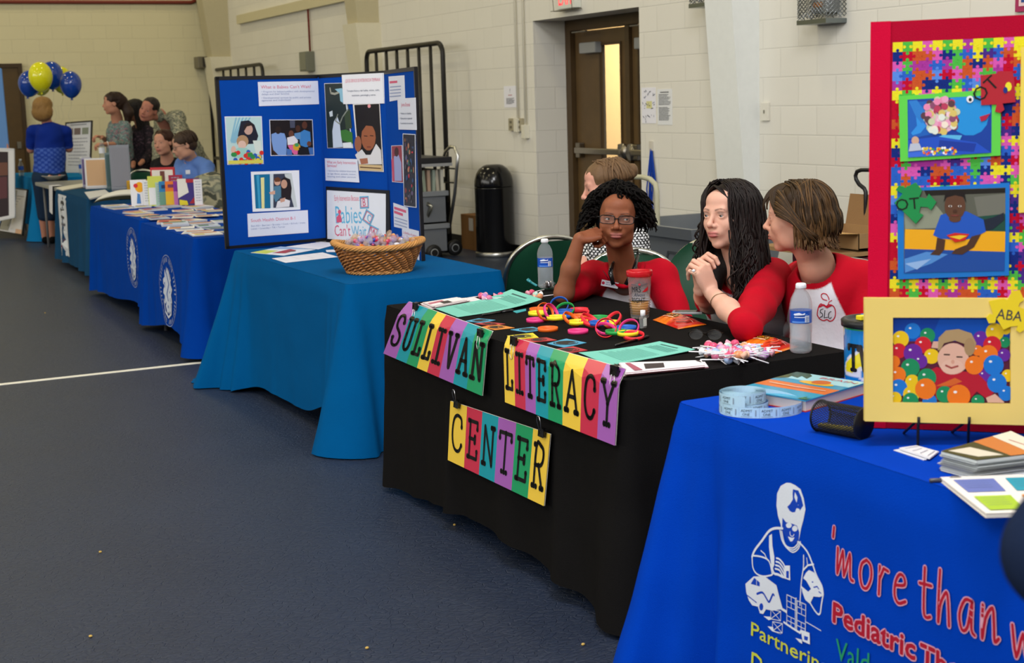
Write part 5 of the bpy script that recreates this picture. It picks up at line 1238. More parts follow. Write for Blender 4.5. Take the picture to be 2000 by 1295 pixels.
def d5(a):
 ptx(a, 'South Health District 8-1', 289, 1016, 568, 1000, 20, PK2)
 ptx(a, 'Ben Hill • Berrien • Brooks • Cook • Echols • Irwin', 290, 1046, 632, 1024, 11, '#7f90b8'); ptx(a, 'Lanier • Lowndes • Tift • Turner', 290, 1064, 505, 1050, 11, '#7f90b8')
fcard(left, LP, z2, [(266,963),(648,940),(653,1082),(272,1110)], 'text_card', d5)
def d6(a):
 blob(a, z2, [(765,141),(877,138),(942,545),(784,546)], '#25302c'); blob(a, z2, [(850,440),(900,430),(940,450),(944,520),(880,500)], '#3f7a34'); blob(a, z2, [(890,330),(925,300),(938,420),(900,430)], '#3a4a34')
 a.stroke([a.q(*z2(*p)) for p in ((800,170),(805,200),(830,205),(880,185),(885,230))], .012, '#a8a89a'); blob(a, z2, [(830,175),(875,168),(888,190),(885,265),(865,250),(860,200)], '#8fc0d8'); blob(a, z2, [(795,320),(815,310),(818,345),(800,350)], '#cfdbe4')
 blob(a, z2, [(825,380),(845,345),(862,390),(870,470),(882,540),(820,546),(815,440)], '#c9d6ea'); a.stroke([a.q(*z2(*p)) for p in ((905,250),(915,300),(880,350),(862,395),(835,375),(850,335))], .008, '#8f968c'); blob(a, z2, [(880,515),(935,510),(944,546),(884,546)], '#e3e9f0')
fcard(mid, CP, z2, [(762,138),(885,135),(945,548),(782,548)], 'photo_print', d6, label='dark green outdoor photo with a pale figure')
def d7(a):
 blob(a, z2, [(955,275),(1112,268),(1135,692),(988,686)], '#17110f'); bdisc(a, z2, 1045, 480, 46, 84, '#9a5a3a'); blob(a, z2, [(995,300),(1050,272),(1112,300),(1122,430),(1118,500),(1095,480),(1080,410),(1030,405),(1005,440),(990,420)], '#150e0e'); bdisc(a, z2, 1050, 282, 10, 12, '#e89aa0')
 for x, y in ((1028, 470), (1066, 468)): a.stroke([a.q(*z2(x - 10, y)), a.q(*z2(x + 10, y + 2))], .004, '#2a1510')
 a.stroke([a.q(*z2(1038, 540)), a.q(*z2(1060, 540))], .006, '#7a3a30'); bdisc(a, z2, 980, 520, 22, 50, '#9a5f44'); blob(a, z2, [(962,590),(1005,555),(1030,590),(1060,590),(1095,520),(1125,560),(1132,650),(990,650)], '#d8d6da'); blob(a, z2, [(990,615),(1040,610),(1045,645),(1000,650)], '#a86a50')
 blob(a, z2, [(985,650),(1132,656),(1136,692),(990,686)], '#d0b484'); a.stroke([a.q(*z2(995, 668)), a.q(*z2(1125, 676))], .006, '#5a3a24')
fcard(mid, CP, z2, [(945,270),(1115,263),(1140,698),(985,690)], 'photo_print', d7, col='#e9e5e2', h0=.0085, label='photo of a child bending over a table')
def d8(a):
 ptx(a, '¿QUE ES SERVICIO DE INTERVENCION TEMPRANA?', 900, 133, 1122, 124, 20, PK2); ptx(a, 'Terapia fisica y del habla, vision, oido,', 910, 192, 1118, 186, 12, '#4c5876'); ptx(a, 'nutricion, psicologia y otros', 943, 220, 1092, 216, 12, '#4c5876')
fcard(mid, CP, z2, [(877,85),(1143,72),(1148,265),(887,270)], 'text_card', d8, col='#e9eaf2', h0=.0105)
def d9(a):
 ptx(a, 'What are Early Intervention', 783, 644, 966, 650, 18, PK2); ptx(a, 'Services?', 785, 666, 848, 668, 18, PK2)
 for k, t in enumerate(('• Services for children from birth', '  to age three: speech, motor,', '  hearing and other services')): ptx(a, t, 788, 695 + k * 18, 968, 700 + k * 18, 10, GB)
fcard(mid, CP, z2, [(770,612),(975,617),(988,765),(775,752)], 'text_card', d9, h0=.0105)
CY = '#5fb4dc'
def d10(a):
 blob(a, z2, [(787,813),(1160,836),(1160,1150),(790,1120)], '#e4e7f0')
 ptx(a, 'Early Intervention Because...', 836, 880, 998, 880, 34, PK2); ptx(a, 'Babies', 845, 1022, 1010, 1022, 108, CY); ptx(a, "Can't", 838, 1102, 938, 1102, 68, PK2); ptx(a, 'Wait', 945, 1106, 1040, 1106, 68, CY)
 blob(a, z2, [(848,985),(870,960),(880,985),(882,1015),(850,1018)], PK2); bdisc(a, z2, 868, 950, 10, 14, PK2)
 for (x, y, s_, ro, t) in ((1025, 890, 26, -.05, 'B'), (1050, 985, 27, .5, 'C'), (1080, 1080, 27, .35, 'W')):
  pts = [(x + s_ * (ca * math.cos(ro) - sb * math.sin(ro)), y + s_ * 1.35 * (ca * math.sin(ro) + sb * math.cos(ro))) for ca, sb in ((-1, -1), (1, -1), (1, 1), (-1, 1))]
  a.stroke([a.q(*z2(*p)) for p in pts], .007, CY, True); a.stroke([a.q(*z2(x + (p[0] - x) * .8, y + (p[1] - y) * .8)) for p in pts], .004, PK2, True)
  c_, s2 = a.q(*z2(x, y)); a.text(t, c_, s2 - .020, .042, PK2 if t != 'C' else CY, align='c', rot=-ro)
fcard(mid, CP, z2, [(780,790),(1183,815),(1187,1165),(782,1140)], 'logo_sign', d10, col='#14161c', h0=.012, th=.004, label='white sign with pink and blue lettering in a black frame')
def d11(a):
 ptx(a, 'Servicios', 1176, 140, 1224, 134, 17, PK2)
 for k in range(4): ptx(a, '• texto del servicio', 1178, 168 + 19 * k, 1252, 163 + 19 * k, 8, GB)
def lines_(a, q, n):
 (x0, y0), (x1, y1) = q
 for k in range(n): A, Bq = a.q(*z2(x0, y0 + k * 20)), a.q(*z2(x1, y1 + k * 20)); a.stroke([A, Bq], .005, '#8d9cc4', cap=False)
def d11(a): a.stroke([a.q(*z2(1178, 132)), a.q(*z2(1226, 128))], .012, PK2, cap=False); lines_(a, ((1180, 162), (1250, 156)), 4)
fcard(right, RP, z2, [(1170,95),(1270,87),(1275,235),(1177,253)], 'text_card', d11)
def d12(a):
 ptx(a, 'Junta Estatal', 1254, 283, 1310, 283, 22, PK2)
 for k in range(3): ptx(a, ['• Visitas a la familia', '• Educacion especial', '• Coordinador de servicios'][k], 1246, 334 + 31 * k, 1318 + 6 * k, 334 + 31 * k, 12, '#4c5876')
fcard(right, RP, z2, [(1230,235),(1345,228),(1352,433),(1237,430)], 'text_card', d12, h0=.0085)
def d13(a):
 blob(a, z2, [(1190,535),(1254,532),(1263,764),(1196,758)], '#9a3f4a'); blob(a, z2, [(1205,600),(1235,590),(1252,640),(1255,755),(1205,755)], '#9fa8d8'); bdisc(a, z2, 1222, 572, 14, 30, '#4a2a22'); blob(a, z2, [(1190,620),(1205,610),(1210,760),(1196,758)], '#c8506a')
fcard(right, RP, z2, [(1187,532),(1257,529),(1267,768),(1193,762)], 'photo_print', d13)
def d14(a):
 blob(a, z2, [(1266,460),(1340,464),(1346,920),(1273,910)], '#2b2a30'); r = random.Random(8)
 for k in range(40): bdisc(a, z2, r.uniform(1276, 1336), r.uniform(490, 890), r.uniform(2, 7), r.uniform(6, 22), r.choice(['#8a4038', '#3a6a5a', '#6a5a7a', '#50505a', '#b07a5a', '#35507a', '#c4414a']), 8)
fcard(right, RP, z2, [(1263,455),(1343,460),(1350,925),(1270,915)], 'photo_print', d14, h0=.0085)
def d15(a): a.stroke([a.q(*z2(1206, 925)), a.q(*z2(1282, 950))], .014, PK2, cap=False); a.stroke([a.q(*z2(1206, 950)), a.q(*z2(1262, 970))], .014, PK2, cap=False); lines_(a, ((1210, 985), (1290, 1010)), 3)
fcard(right, RP, z2, [(1200,893),(1293,925),(1298,1065),(1205,1045)], 'text_card', d15)
def d16(a): ptx(a, 'La familia y el centro', 1268, 1086, 1352, 1112, 16, PK2)
fcard(right, RP, z2, [(1258,1045),(1365,1072),(1368,1258),(1262,1205)], 'text_card', d16, h0=.0085)

# ------------------------------------------------------------------ flat things lying on tables
def sheet(name, label, cat, pts, z=TZ, col='#e6e6ee', draw=None, n=1, th=.0012, group=None, mat='paper', jit=.004, side=None, lift_=None, part=None):
 """pts: photo points of the outline on height z; n sheets stacked"""
 P = [on_z(p[0], p[1], z + n * th) for p in pts]; c = sum(P) / len(P); c[2] = z
 t = MB(); r = random.Random(len(label))
 for k in range(n):
  dx, dy = (r.uniform(-jit, jit), r.uniform(-jit, jit)) if n > 1 and k < n - 1 else (0, 0)
  t.prism([(p[0] - c[0] + dx, p[1] - c[1] + dy) for p in P], .0006 + k * th, .0006 + (k + 1) * th * .92, col, side=side)
 if draw:
  a = Art(); uv = [(p[0] - c[0], p[1] - c[1]) for p in P]; draw(a, uv); a.to(t, lambda x, y, h: (x, y, h), .0002, .0006 + n * th + .0001)
 o = t.build(name, mat); o.location = c; return tag(o, label, cat, group)
def bil(uv, s_, t_):
 a, b, c, d = uv[:4]; return tuple((a[k] * (1 - s_) + b[k] * s_) * (1 - t_) + (d[k] * (1 - s_) + c[k] * s_) * t_ for k in (0, 1))
def txt_rows(a, uv, n, c, s0=.08, s1=.92, t0=.15, t1=.9, w=.002, seed=1):
 r = random.Random(seed)
 for k in range(n):
  t_ = t0 + (t1 - t0) * k / max(1, n - 1); a.stroke([bil(uv, s0, t_), bil(uv, s1 - r.random() * .2, t_)], w, c, cap=False)
def z6(x, y): return (800 + x / 4.444, 540 + y / 4.444)
def z3(x, y): return (1180 + x / 3.846, 520 + y / 3.846)
def zl(f, l): return [f(*p) for p in l]
# teal table
def dl1(a, uv):
 a.poly([bil(uv, .0, .55), bil(uv, .0, .98), bil(uv, .45, .98), bil(uv, .38, .5)], '#c3cf55'); a.poly([bil(uv, .45, .2), bil(uv, .72, .3), bil(uv, .8, .75), bil(uv, .5, .85)], '#a02c3a'); a.disc(*bil(uv, .72, .45), .022, '#5a3a30'); a.poly([bil(uv, .0, .0), bil(uv, .9, .0), bil(uv, .5, .2), bil(uv, 0, .4)], '#8fb0dc')
sheet('leaflet', 'glossy leaflet with yellow corner and red figure on the teal table', 'leaflet', zl(z2, [(480,1172),(700,1190),(500,1228),(290,1210)]), draw=dl1, col='#dfe6f2')
sheet('paper_sheet', 'white sheet on the teal table, right below the board', 'paper', zl(z2, [(735,1141),(852,1152),(720,1188),(515,1172)]), draw=lambda a, uv: txt_rows(a, uv, 6, '#a8aec4'))
sheet('paper_sheet', 'white sheet on the teal table, nearest the basket front edge', 'paper', zl(z2, [(745,1208),(842,1236),(510,1273),(425,1246)]), draw=lambda a, uv: txt_rows(a, uv, 4, '#b9bfd0'))
sheet('paper_sheet', 'small card just peeking out left of the wicker basket', 'card', zl(z2, [(765,1193),(830,1190),(850,1205),(770,1205)]))
# basket
bc = on_z(741, 532, TZ); bc[2] = TZ + .001
bk = thing('wicker_basket', 'oval wicker basket full of wrapped candy on the teal table', 'basket', tuple(bc), math.radians(-22))
ba, bb, ta, tb, bh = .142, .105, .206, .150, .118
def bsk(a, v, o=0.):
 e = v ** .85; A_, B_ = ba + (ta - ba) * e + o, bb + (tb - bb) * e + o; lf = .022 * v * abs(math.cos(a)) ** 3
 return (A_ * math.cos(a), B_ * math.sin(a), .006 + v * bh + lf)
rows = 12; wv = MB()
for k in range(rows):
 v = (k + .5) / rows; pts = []; n = 168
 for i in range(n):
  a_ = 2 * pi * i / n; pts.append(bsk(a_, v + .036 * math.sin(22 * a_ + k * 1.3), .0080 * math.cos(22 * a_ + k * 1.3)))
 wv.tube(pts, .0050, vary('#a86e38', .25), 6, closed=True)
wv.build('woven_side', 'wicker', bk)
st = MB()
for i in range(22): a_ = 2 * pi * (i + .5) / 22; st.tube([bsk(a_, v / 6, -.002) for v in range(7)], .003, '#8a5a2c', 5)
st.build('stakes', 'wicker', bk)
for nm, v, R_, num in (('rim', 1.0, .0125, 7), ('foot_braid', .02, .008, 5)):
 m = MB()
 for j in range(num):
  pts = []
  for i in range(220):
   a_ = 2 * pi * i / 220; ph = 2 * pi * j / num + a_ * 9; x, y, z = bsk(a_, v, R_ * math.cos(ph)); pts.append((x, y, z + R_ * math.sin(ph) * .8))
  m.tube(pts, .0056 if v > .5 else .0046, vary('#c08a4c', .15), 6, closed=True)
 m.build(nm, 'wicker', bk)
m = MB(); m.add([bsk(2 * pi * i / 40, .03, -.004) for i in range(40)], [tuple(range(40))], '#8a5a2c'); m.build('bottom', 'wicker', bk)
# candies: one of each kind, then copies
def candy(name, label, cat, cols, stick=False, flat=False):
 t = thing(name, label, cat)
 s9 = 1.15 if stick else 1.3; m = MB(); m.ball((0, 0, 0), (.0125 * s9, .0125 * s9, .011 * s9) if stick else (.017, .011, .009), cols[0], 8, 6)
 for q in (-1, 1): m.ball((q * .006 if not stick else 0, q * .004, .004), (.009, .006, .0085) if stick else (.008, .009, .008), cols[1 if q > 0 else 2], 7, 5)
 m.build('candy_ball' if not stick else 'wrapped_head', 'gloss', t)
 w_ = MB(); n = 10
 for q in ((-1, 1) if not stick else (1,)):
  vs = [(0, 0, 0)] if 0 else []; 
  w_.lathe([(.0035, 0), (.005, .004), (.012, .016), (.013, .018)] if stick else [(.004, 0), (.006, .004), (.010, .012), (.019, .022), (.017, .026)], (0, 0, 0), cols[3], 7 if not stick else n, Matrix.Translation((0, 0, 0)) @ Matrix.Rotation(q * pi / 2, 4, 'Y') @ Matrix.Translation((0, 0, .010)))
 w_.build('wrapper_twist', 'cellophane' if not stick else 'paper', t)
 if stick: MB().tube([(-.01, 0, 0), (-.085, 0, 0)], .0019, '#ecebf0', 6).build('stick', 'paper', t)
 return t
def scatter(protos, spots, labelf, group):
 used = set()
 for i, (p, rx, ry, rz, k) in enumerate(spots):
  o = protos[k] if k not in used else copy_tree(protos[k]); used.add(k)
  o.location = tuple(p); o.rotation_euler = (rx, ry, rz); o['label'] = labelf(i, k); o['group'] = group
random.seed(5)
sw = [candy('wrapped_candy', 'x', 'candy', c) for c in (('#e0c62a', '#d8b81e', '#c8402f', '#d8c890'), ('#c22a50', '#d86a84', '#3a4ab0', '#d8b8c8'), ('#6a50a8', '#a88ac8', '#d8608a', '#c8b8dc'), ('#e0701c', '#e8a860', '#2a4ab0', '#e0c0a8'), ('#dcdae4', '#c8303c', '#2f56c0', '#c8cce0'))]
Mb = Matrix.Rotation(math.radians(-22), 3, 'Z'); sp = []
for i in range(90):
 a_ = random.uniform(0, 2 * pi); q = math.sqrt(random.random()) * .86; lay = i // 26
 z = .106 + .017 * lay; f_ = (1 - .14 * max(0, lay - 1)); v = Mb @ Vector((ta * .86 * q * f_ * math.cos(a_), tb * .84 * q * f_ * math.sin(a_), z + random.uniform(0, .012)))
 sp.append((Vector(bc) + v, random.uniform(0, 3), random.uniform(-.6, .6), random.uniform(0, 6.28), i % 5))
cw = ['yellow and white', 'crimson and white', 'pale violet', 'orange and blue', 'white and red']
scatter(sw, sp, lambda i, k: 'small %s wrapped candy heaped in the wicker basket' % cw[k], 'wrapped candies in the wicker basket')
lp = thing('lollipop', 'pink balloon-stick lollipop standing out of the candy in the basket', 'lollipop', tuple(on_x(724, 462, bc[0] + .03)))
MB().tube([on_x(724, 462, bc[0] + .03), on_x(722, 480, bc[0] + .02), on_x(700, 476, bc[0] - .01)], .003, '#c8285a', 6).build('stick', 'gloss', lp, True); MB().ball(on_x(724, 458, bc[0] + .03), .006, '#c8285a').build('knot', 'gloss', lp, True)

# ------------------------------------------------------------------ things on the black table
def curl_sheet(label, cs, zc, draw=None, col='#76c8b8', n=16, sag=3., cat='flyer', name='flyer'):
 A, Bq, C_, D_ = [Vector(on_z(p[0], p[1], TZ + .002 + z)) for p, z in zip(cs, zc)]      # near-left, far-left, far-right, near-right
 def f(u, v):
  p = (A * (1 - v) + Bq * v) * (1 - u) + (D_ * (1 - v) + C_ * v) * u; e = u ** sag
  za = (zc[0] * (1 - v) + zc[1] * v) * (1 - u) ** 3 + (zc[3] * (1 - v) + zc[2] * v) * e; p.z = TZ + .003 + za; return p
 m = MB(); m.grid(f, n, 6, col); m.grid(lambda u, v: f(u, v) - Vector((0, 0, .0012)), n, 6, col)
 a = Art(); r = random.Random(3)
 for k in range(5): a.rect(.74 + .028 * k, .16, .75 + .028 * k, .9 - r.random() * .2, '#3d7f78', False)
 for k in range(14): a.rect(.2 + .032 * k, .12, .21 + .032 * k, .9 - r.random() * .15, '#5aa79b', False)
 a.rect(.905, .3, .93, .78, '#2b5a58', False); a.to(m, lambda x, y, h: f(x, y) + Vector((0, 0, h)), .0002, .0006, maxe=.12)
 o = m.build(name, 'paper'); return tag(o, label, cat)
curl_sheet('turquoise flyer curling up at its right end, at the far left of the black table', zl(z6, [(420,355),(215,278),(885,112),(1150,200)]), (0, 0, .028, .022))
curl_sheet('turquoise flyer beside the bookmarks near the black table front edge', [(1190, 714), (1130, 689), (1288, 667), (1358, 683)], (0, .004, .008, .006))
sheet('flyer', 'turquoise sheet peeking out below the curled flyer', 'flyer', zl(z6, [(890,302),(1010,280),(1012,298),(930,318)]), col='#2f9fa8')
def dbk(a, uv): a.poly([bil(uv, .03, .1), bil(uv, .97, .1), bil(uv, .97, .9), bil(uv, .03, .9)], '#efe6e8'); a.poly([bil(uv, .05, .3), bil(uv, .5, .2), bil(uv, .5, .5), bil(uv, .05, .6)], '#b8697a'); a.poly([bil(uv, .35, .45), bil(uv, .6, .45), bil(uv, .6, .9), bil(uv, .35, .9)], '#3a3434')
sheet('bookmark_stack', 'stack of white and red bookmarks at the far left corner of the black table', 'bookmarks', zl(z6, [(110,225),(410,178),(500,205),(200,262)]), col='#e6dfe2', n=5, th=.0022, draw=dbk, side='#c9a9b0', jit=.012)
sheet('bookmark_stack', 'white and red bookmark cards fanned right of the first stack', 'bookmarks', zl(z6, [(430,190),(560,180),(630,205),(430,228)]), col='#e9e6ea', n=2, th=.002, jit=.01)
sheet('bookmark_stack', 'fanned stack of white bookmarks at the near edge of the black table', 'bookmarks', [(1210, 708), (1370, 703), (1377, 713), (1222, 728)], col='#e8e4ea', n=6, th=.002, jit=.012, side='#b9808c', draw=lambda a, uv: (a.poly([bil(uv, .28, .25), bil(uv, .52, .25), bil(uv, .5, .8), bil(uv, .26, .8)], '#3a3034'), a.poly([bil(uv, .06, .1), bil(uv, .12, .1), bil(uv, .22, .9), bil(uv, .12, .9)], '#a8566a'), a.poly([bil(uv, .92, .1), bil(uv, .97, .1), bil(uv, .98, .5)], '#3a3034')))
def letcard(l, ch, col, label):
 def dr(a, uv):
  c = bil(uv, .5, .5); ax = Vector(bil(uv, 1, .5)) - Vector(bil(uv, 0, .5)); ay = Vector(bil(uv, .5, 0)) - Vector(bil(uv, .5, 1)); s_ = min(ax.length, ay.length) * .36
  a.disc(c[0], c[1], s_ * 1.12, '#1b1b1e', rot=0); a.disc(c[0], c[1], s_ * 1.0, col); a.disc(c[0], c[1], s_ * .92, '#1b1b1e'); a.text(ch, c[0] - 0, c[1] - s_ * .45, s_ * .95, col, align='c', rot=math.atan2(ax.y, ax.x) * 0 - pi / 2)
 sheet('letter_card', label, 'card', zl(z6, l), col=col, draw=dr, th=.0015)
letcard([(480,388),(600,364),(745,378),(640,404)], 'V', '#4a9fc4', 'light blue letter card, farthest left of the row on the black table')
letcard([(560,408),(690,394),(830,412),(700,428)], 'O', '#b23a3f', 'dark red letter card half under the orange one')
letcard([(612,440),(750,415),(912,446),(740,464)], 'O', '#e08a38', 'orange letter card in the row on the black table')
letcard([(875,462),(1065,438),(1180,462),(1010,484)], 'I', '#4a9fc4', 'light blue letter card touching the orange wristband')
letcard([(845,515),(1070,490),(1120,530),(900,547)], 'O', '#e6d32c', 'yellow letter card in the row on the black table')
letcard([(980,545),(1190,530),(1278,553),(1040,572)], 'A', '#b83a3c', 'red letter card right of the yellow one')
letcard([(1192,582),(1360,540),(1535,575),(1340,616)], 'T', '#4a9fc4', 'light blue letter card marked T near the second flyer')
letcard([(1228,638),(1420,607),(1545,640),(1330,672)], 'R', '#bb3540', 'red letter card nearest the second turquoise flyer')
# wristbands
WB = [(1200,455,'o',0,0),(1462,475,'k',0,0),(1097,378,'k',0,0),(1120,287,'o',0,0),(1112,318,'y',0,0),(1178,308,'o',62,40),(1228,312,'k',60,55),(1300,248,'b',50,-10),(1350,290,'g',38,-20),(1345,303,'b',0,0),(1325,345,'b',0,0),(1275,356,'y',0,0),(1470,290,'r',0,0),(1478,312,'r',10,0),(1485,345,'o',0,0),(1405,372,'o',40,60),(1462,395,'y',0,0),(1565,378,'r',35,60),(1575,400,'r',20,60),(1640,358,'g',0,0),(1645,402,'b',0,0),(1765,378,'r',45,-60),(1745,402,'y',0,0),(1705,448,'r',60,-10),(1700,455,'k',25,20),(1790,480,'g',0,0),(1880,445,'b',0,0),(1905,450,'k',48,-30),(1895,492,'y',0,0),(1945,512,'r',12,0)]
CN = {'o': ('#ee6a1f', 'orange'), 'k': ('#e83a86', 'pink'), 'y': ('#efe02a', 'yellow'), 'b': ('#1c5fc0', 'blue'), 'g': ('#1f9a45', 'green'), 'r': ('#ee2d3c', 'red')}
protos = {}
for k_, (c_, nm_) in CN.items():
 m = MB(); r_ = .0325; m.lathe([(r_, -.006), (r_ + .0022, -.0058), (r_ + .0022, .0058), (r_, .006), (r_, -.006)], (0, 0, 0), c_, 40); protos[k_] = m.build('wristband', 'rubber')
seen = {}
order_ = []
for i, (x, y, k_, tl, tr) in enumerate(WB):
 o = protos[k_] if k_ not in seen else protos[k_].copy()
 if k_ in seen: COL.objects.link(o)
 seen[k_] = seen.get(k_, 0) + 1
 lay = sum(1 for q in WB[:i] if math.hypot(q[0] - x, (q[1] - y) * 2.2) < 120)
 z = TZ + .0068 + (.007 * min(lay, 2) if tl == 0 else abs(math.sin(math.radians(tl))) * .030 + .002)
 p = on_z(*z6(x, y), z); o.location = p; a_ = math.radians(tr) + math.atan2(B[0][1], B[0][0])
 o.rotation_euler = Matrix.Rotation(a_, 4, 'Z').to_3x3().to_4x4().to_euler() if tl == 0 else (Matrix.Rotation(a_, 4, 'Z') @ Matrix.Rotation(math.radians(tl), 4, 'X')).to_euler()
 px_, py_ = z6(x, y); where = 'left cluster' if x < 1440 else 'right cluster'
 st_ = 'flat' if tl == 0 else 'leaning'
 row = 'front' if y > 430 else ('middle' if y > 340 else 'back')
 lab = '%s silicone wristband lying %s in the %s of the %s on the black cloth' % (CN[k_][1], st_, row, where)
 if (x, y) == (1200, 455): lab = 'single orange wristband apart from the pile, touching a blue card'
 if (x, y) == (1462, 475): lab = 'single pink wristband lying alone in front of the pile'
 if (x, y) == (1945, 512): lab = 'red wristband at the right end of the pile beside the pen'
 tag(o, lab, 'wristband', 'silicone wristbands scattered on the black table')
def bottle(px, py, label, s=1., wm=.62, d_label='#1a4fb4'):
 p = on_z(px, py, TZ); t = thing('water_bottle', label, 'bottle', tuple(p)); r = .0325 * s; H = .205 * s
 prof = [(.0, .002), (r * .8, .0), (r * .98, .006), (r, .012), (r * .97, H * .22), (r, H * .24), (r * .96, H * .27), (r, H * .30), (r, H * .42), (r * .985, H * .43), (r * .985, H * .62), (r, H * .63), (r, H * .70), (r * .9, H * .78), (r * .66, H * .86), (r * .42, H * .90), (r * .40, H * .93)]
 MB().lathe(prof, (0, 0, .001), '#dfe6ee', 28).build('body', 'clear', t)
 MB().lathe([(0, .004), (r * .93, .006), (r * .93, H * wm), (0, H * wm)], (0, 0, .001), '#c9d3dc', 24).build('water', 'clear', t)
 q = MB(); q.lathe([(r * 1.0, H * .435), (r * 1.0, H * .615)], (0, 0, .001), d_label, 32)
 a = Art(); a.rect(-.028, .002, .028, .007, '#5b8fe0'); a.rect(-.02, .018, .012, .021, '#c5d4f0'); a.rect(-.024, .026, .02, .028, '#6f9ce4'); a.rect(.012, .004, .026, .024, '#d7e0f0')
 for k in range(5): a.rect(.014, .006 + k * .0035, .024, .0072 + k * .0035, '#3c5a9c')
 a.poly([(-.02, .03), (-.005, .034), (.004, .030), (.012, .033), (.01, .027), (-.018, .025)], '#dfe8f8'); f_ = math.atan2(-p[1], -p[0])
 a.to(q, lambda x, y, h: (((r + h) * math.cos(f_ + x / r)), ((r + h) * math.sin(f_ + x / r)), H * .435 + y + .001), .0003, .0004, maxe=.006)
 q.build('label_band', 'gloss', t)
 c = MB(); c.lathe([(r * .42, H * .925), (r * .46, H * .93), (r * .46, H * .99), (r * .38, H), (0, H)], (0, 0, .001), '#eef0f4', 24)
 for k in range(24): a_ = k * pi / 12; c.box((r * .46 * math.cos(a_), r * .46 * math.sin(a_), H * .962), (.001, .001, .010), '#e2e4ea')
 c.build('cap', 'plastic', t); return t
bottle(1066, 562, 'water bottle with blue label at the far left of the black table', 1.0)
b2 = bottle(1564, 688, 'water bottle with blue label in front of the person with the apple print shirt', 1.03, .4)
# tumbler
p = on_z(1250, 621, TZ); t = thing('tumbler', 'clear travel tumbler with red lid and printed words on the black table', 'tumbler', tuple(p)); f_ = math.atan2(-p[1], -p[0])
MB().lathe([(0, 0), (.030, 0), (.033, .004), (.0355, .05), (.042, .150), (.043, .157)], (0, 0, .001), '#dfe3e6', 32).build('outer_wall', 'clear', t)
q = MB(); q.lathe([(0, .010), (.027, .012), (.031, .06)], (0, 0, .001), '#c98a2a', 28); q.add([(.031 * math.cos(k * pi / 14), .031 * math.sin(k * pi / 14), .061) for k in range(28)], [tuple(range(28))], '#d29a3c'); q.build('drink', 'gloss', t)
q = MB()
for k in range(6): q.lathe([(.0345 + .001 * k, .018 + k * .009), (.0352 + .001 * k, .020 + k * .009)], (0, 0, .001), '#8a6a2a', 28)
q.build('ribs', 'gloss', t)
a = Art(); a.text('MRS', -.028, .098, .020, '#1a1d28', w=.032); a.text('Always', -.022, .082, .013, '#30384a', w=.040, shear=.3); a.text('RIGHT', -.030, .060, .018, '#1a1d28', w=.050); a.poly([(.008, .098), (.018, .108), (.030, .118), (.032, .104), (.02, .098)], '#b8202c'); a.stroke([(-.028, .126), (0, .122), (.028, .128)], .002, '#5a5f6a'); a.disc(0, .126, .004, '#c83a48')
q = MB(); a.to(q, lambda x, y, h: ((.0355 + (y - .05) * .065 + .001 + h) * math.cos(f_ + x / .039), (.0355 + (y - .05) * .065 + .001 + h) * math.sin(f_ + x / .039), y), .0002, .0004, maxe=.012); q.build('printed_words', 'paper', t)
MB().lathe([(.0, .166), (.030, .166), (.040, .170), (.0455, .171), (.0465, .168), (.0465, .152), (.0445, .150)], (0, 0, .001), '#c8202a', 32).build('lid', 'gloss', t)
def sanitizer(px, py, label):
 p = on_z(px, py, TZ); t = thing('sanitizer_bottle', label, 'bottle', tuple(p), .4); s_ = 1.15
 b_ = MB(); b_.box((0, 0, .021), (.027, .015, .042), '#e3e8ea', bev=.005); b_.build('body', 'clear', t)
 b_ = MB(); b_.box((0, -.0085, .021), (.018, .001, .026), '#dfe9e2'); b_.box((.0142, 0, .021), (.001, .010, .026), '#d6e2da'); b_.build('label_band', 'paper', t)
 MB().lathe([(.007, .042), (.009, .044), (.0085, .062), (0, .063)], (0, 0, 0), '#e6e9ec', 16).build('cap', 'plastic', t)
sanitizer(1095, 588, 'small clear hand sanitizer bottle behind the wristbands'); sanitizer(1256, 641, 'small clear hand sanitizer bottle in front of the tumbler')
def pouch(cs, label, words):
 P = [Vector(on_z(p[0], p[1], TZ + .004)) for p in cs]
 def f(u, v, h=0.):
  p = (P[0] * (1 - u) + P[1] * u) * (1 - v) + (P[3] * (1 - u) + P[2] * u) * v; b_ = (math.sin(pi * u) * math.sin(pi * v)) ** .7; p.z = TZ + .003 + .017 * b_ + .0025 * math.sin(u * 30) * b_ * math.sin(v * 9) + h; return p
 def cc(u, v):
  if u < .04 or u > .96: return '#e8781c'
  return '#c8261c' if u > .56 + .12 * math.sin(v * 5) else ('#d8461c' if u > .5 else '#ee7a1a')
 m = MB(); m.grid(f, 40, 20, '#ee7a1a', cfn=cc); m.grid(lambda u, v: (lambda p: Vector((p.x, p.y, TZ + .0015)))(f(u, v)), 4, 4, '#d8661a')
 a = Art()
 for o, c, dx in ((.012, '#2a1608', 0), (.0, '#efb52a', 0)):
  for ox, oy in (((o, 0), (-o, 0), (0, o * 1.5), (0, -o * 1.5), (o, o), (-o, -o)) if o else ((0, 0),)): a.text(words, .10 + ox, .42 + oy, .26, c, w=.36)
 a.poly([(.12, .30), (.5, .30), (.5, .36), (.12, .36)], '#f4c9a0'); a.stroke([(.56, .25), (.7, .5), (.66, .8)], .03, '#e8531c'); a.stroke([(.72, .2), (.85, .45), (.82, .8)], .03, '#8e1410'); a.stroke([(.62, .7), (.9, .62)], .02, '#f0a08a')
 a.to(m, lambda x, y, h: f(x, y, h), .0002, .0008, maxe=.08); tag(m.build('candy_pouch', 'laminate'), label, 'candy bag')
pouch([z3(365, 400), z3(560, 470), z3(770, 435), z3(520, 338)][::1], 'orange and red candy pouch beside the tumbler on the black table', "Reese's")
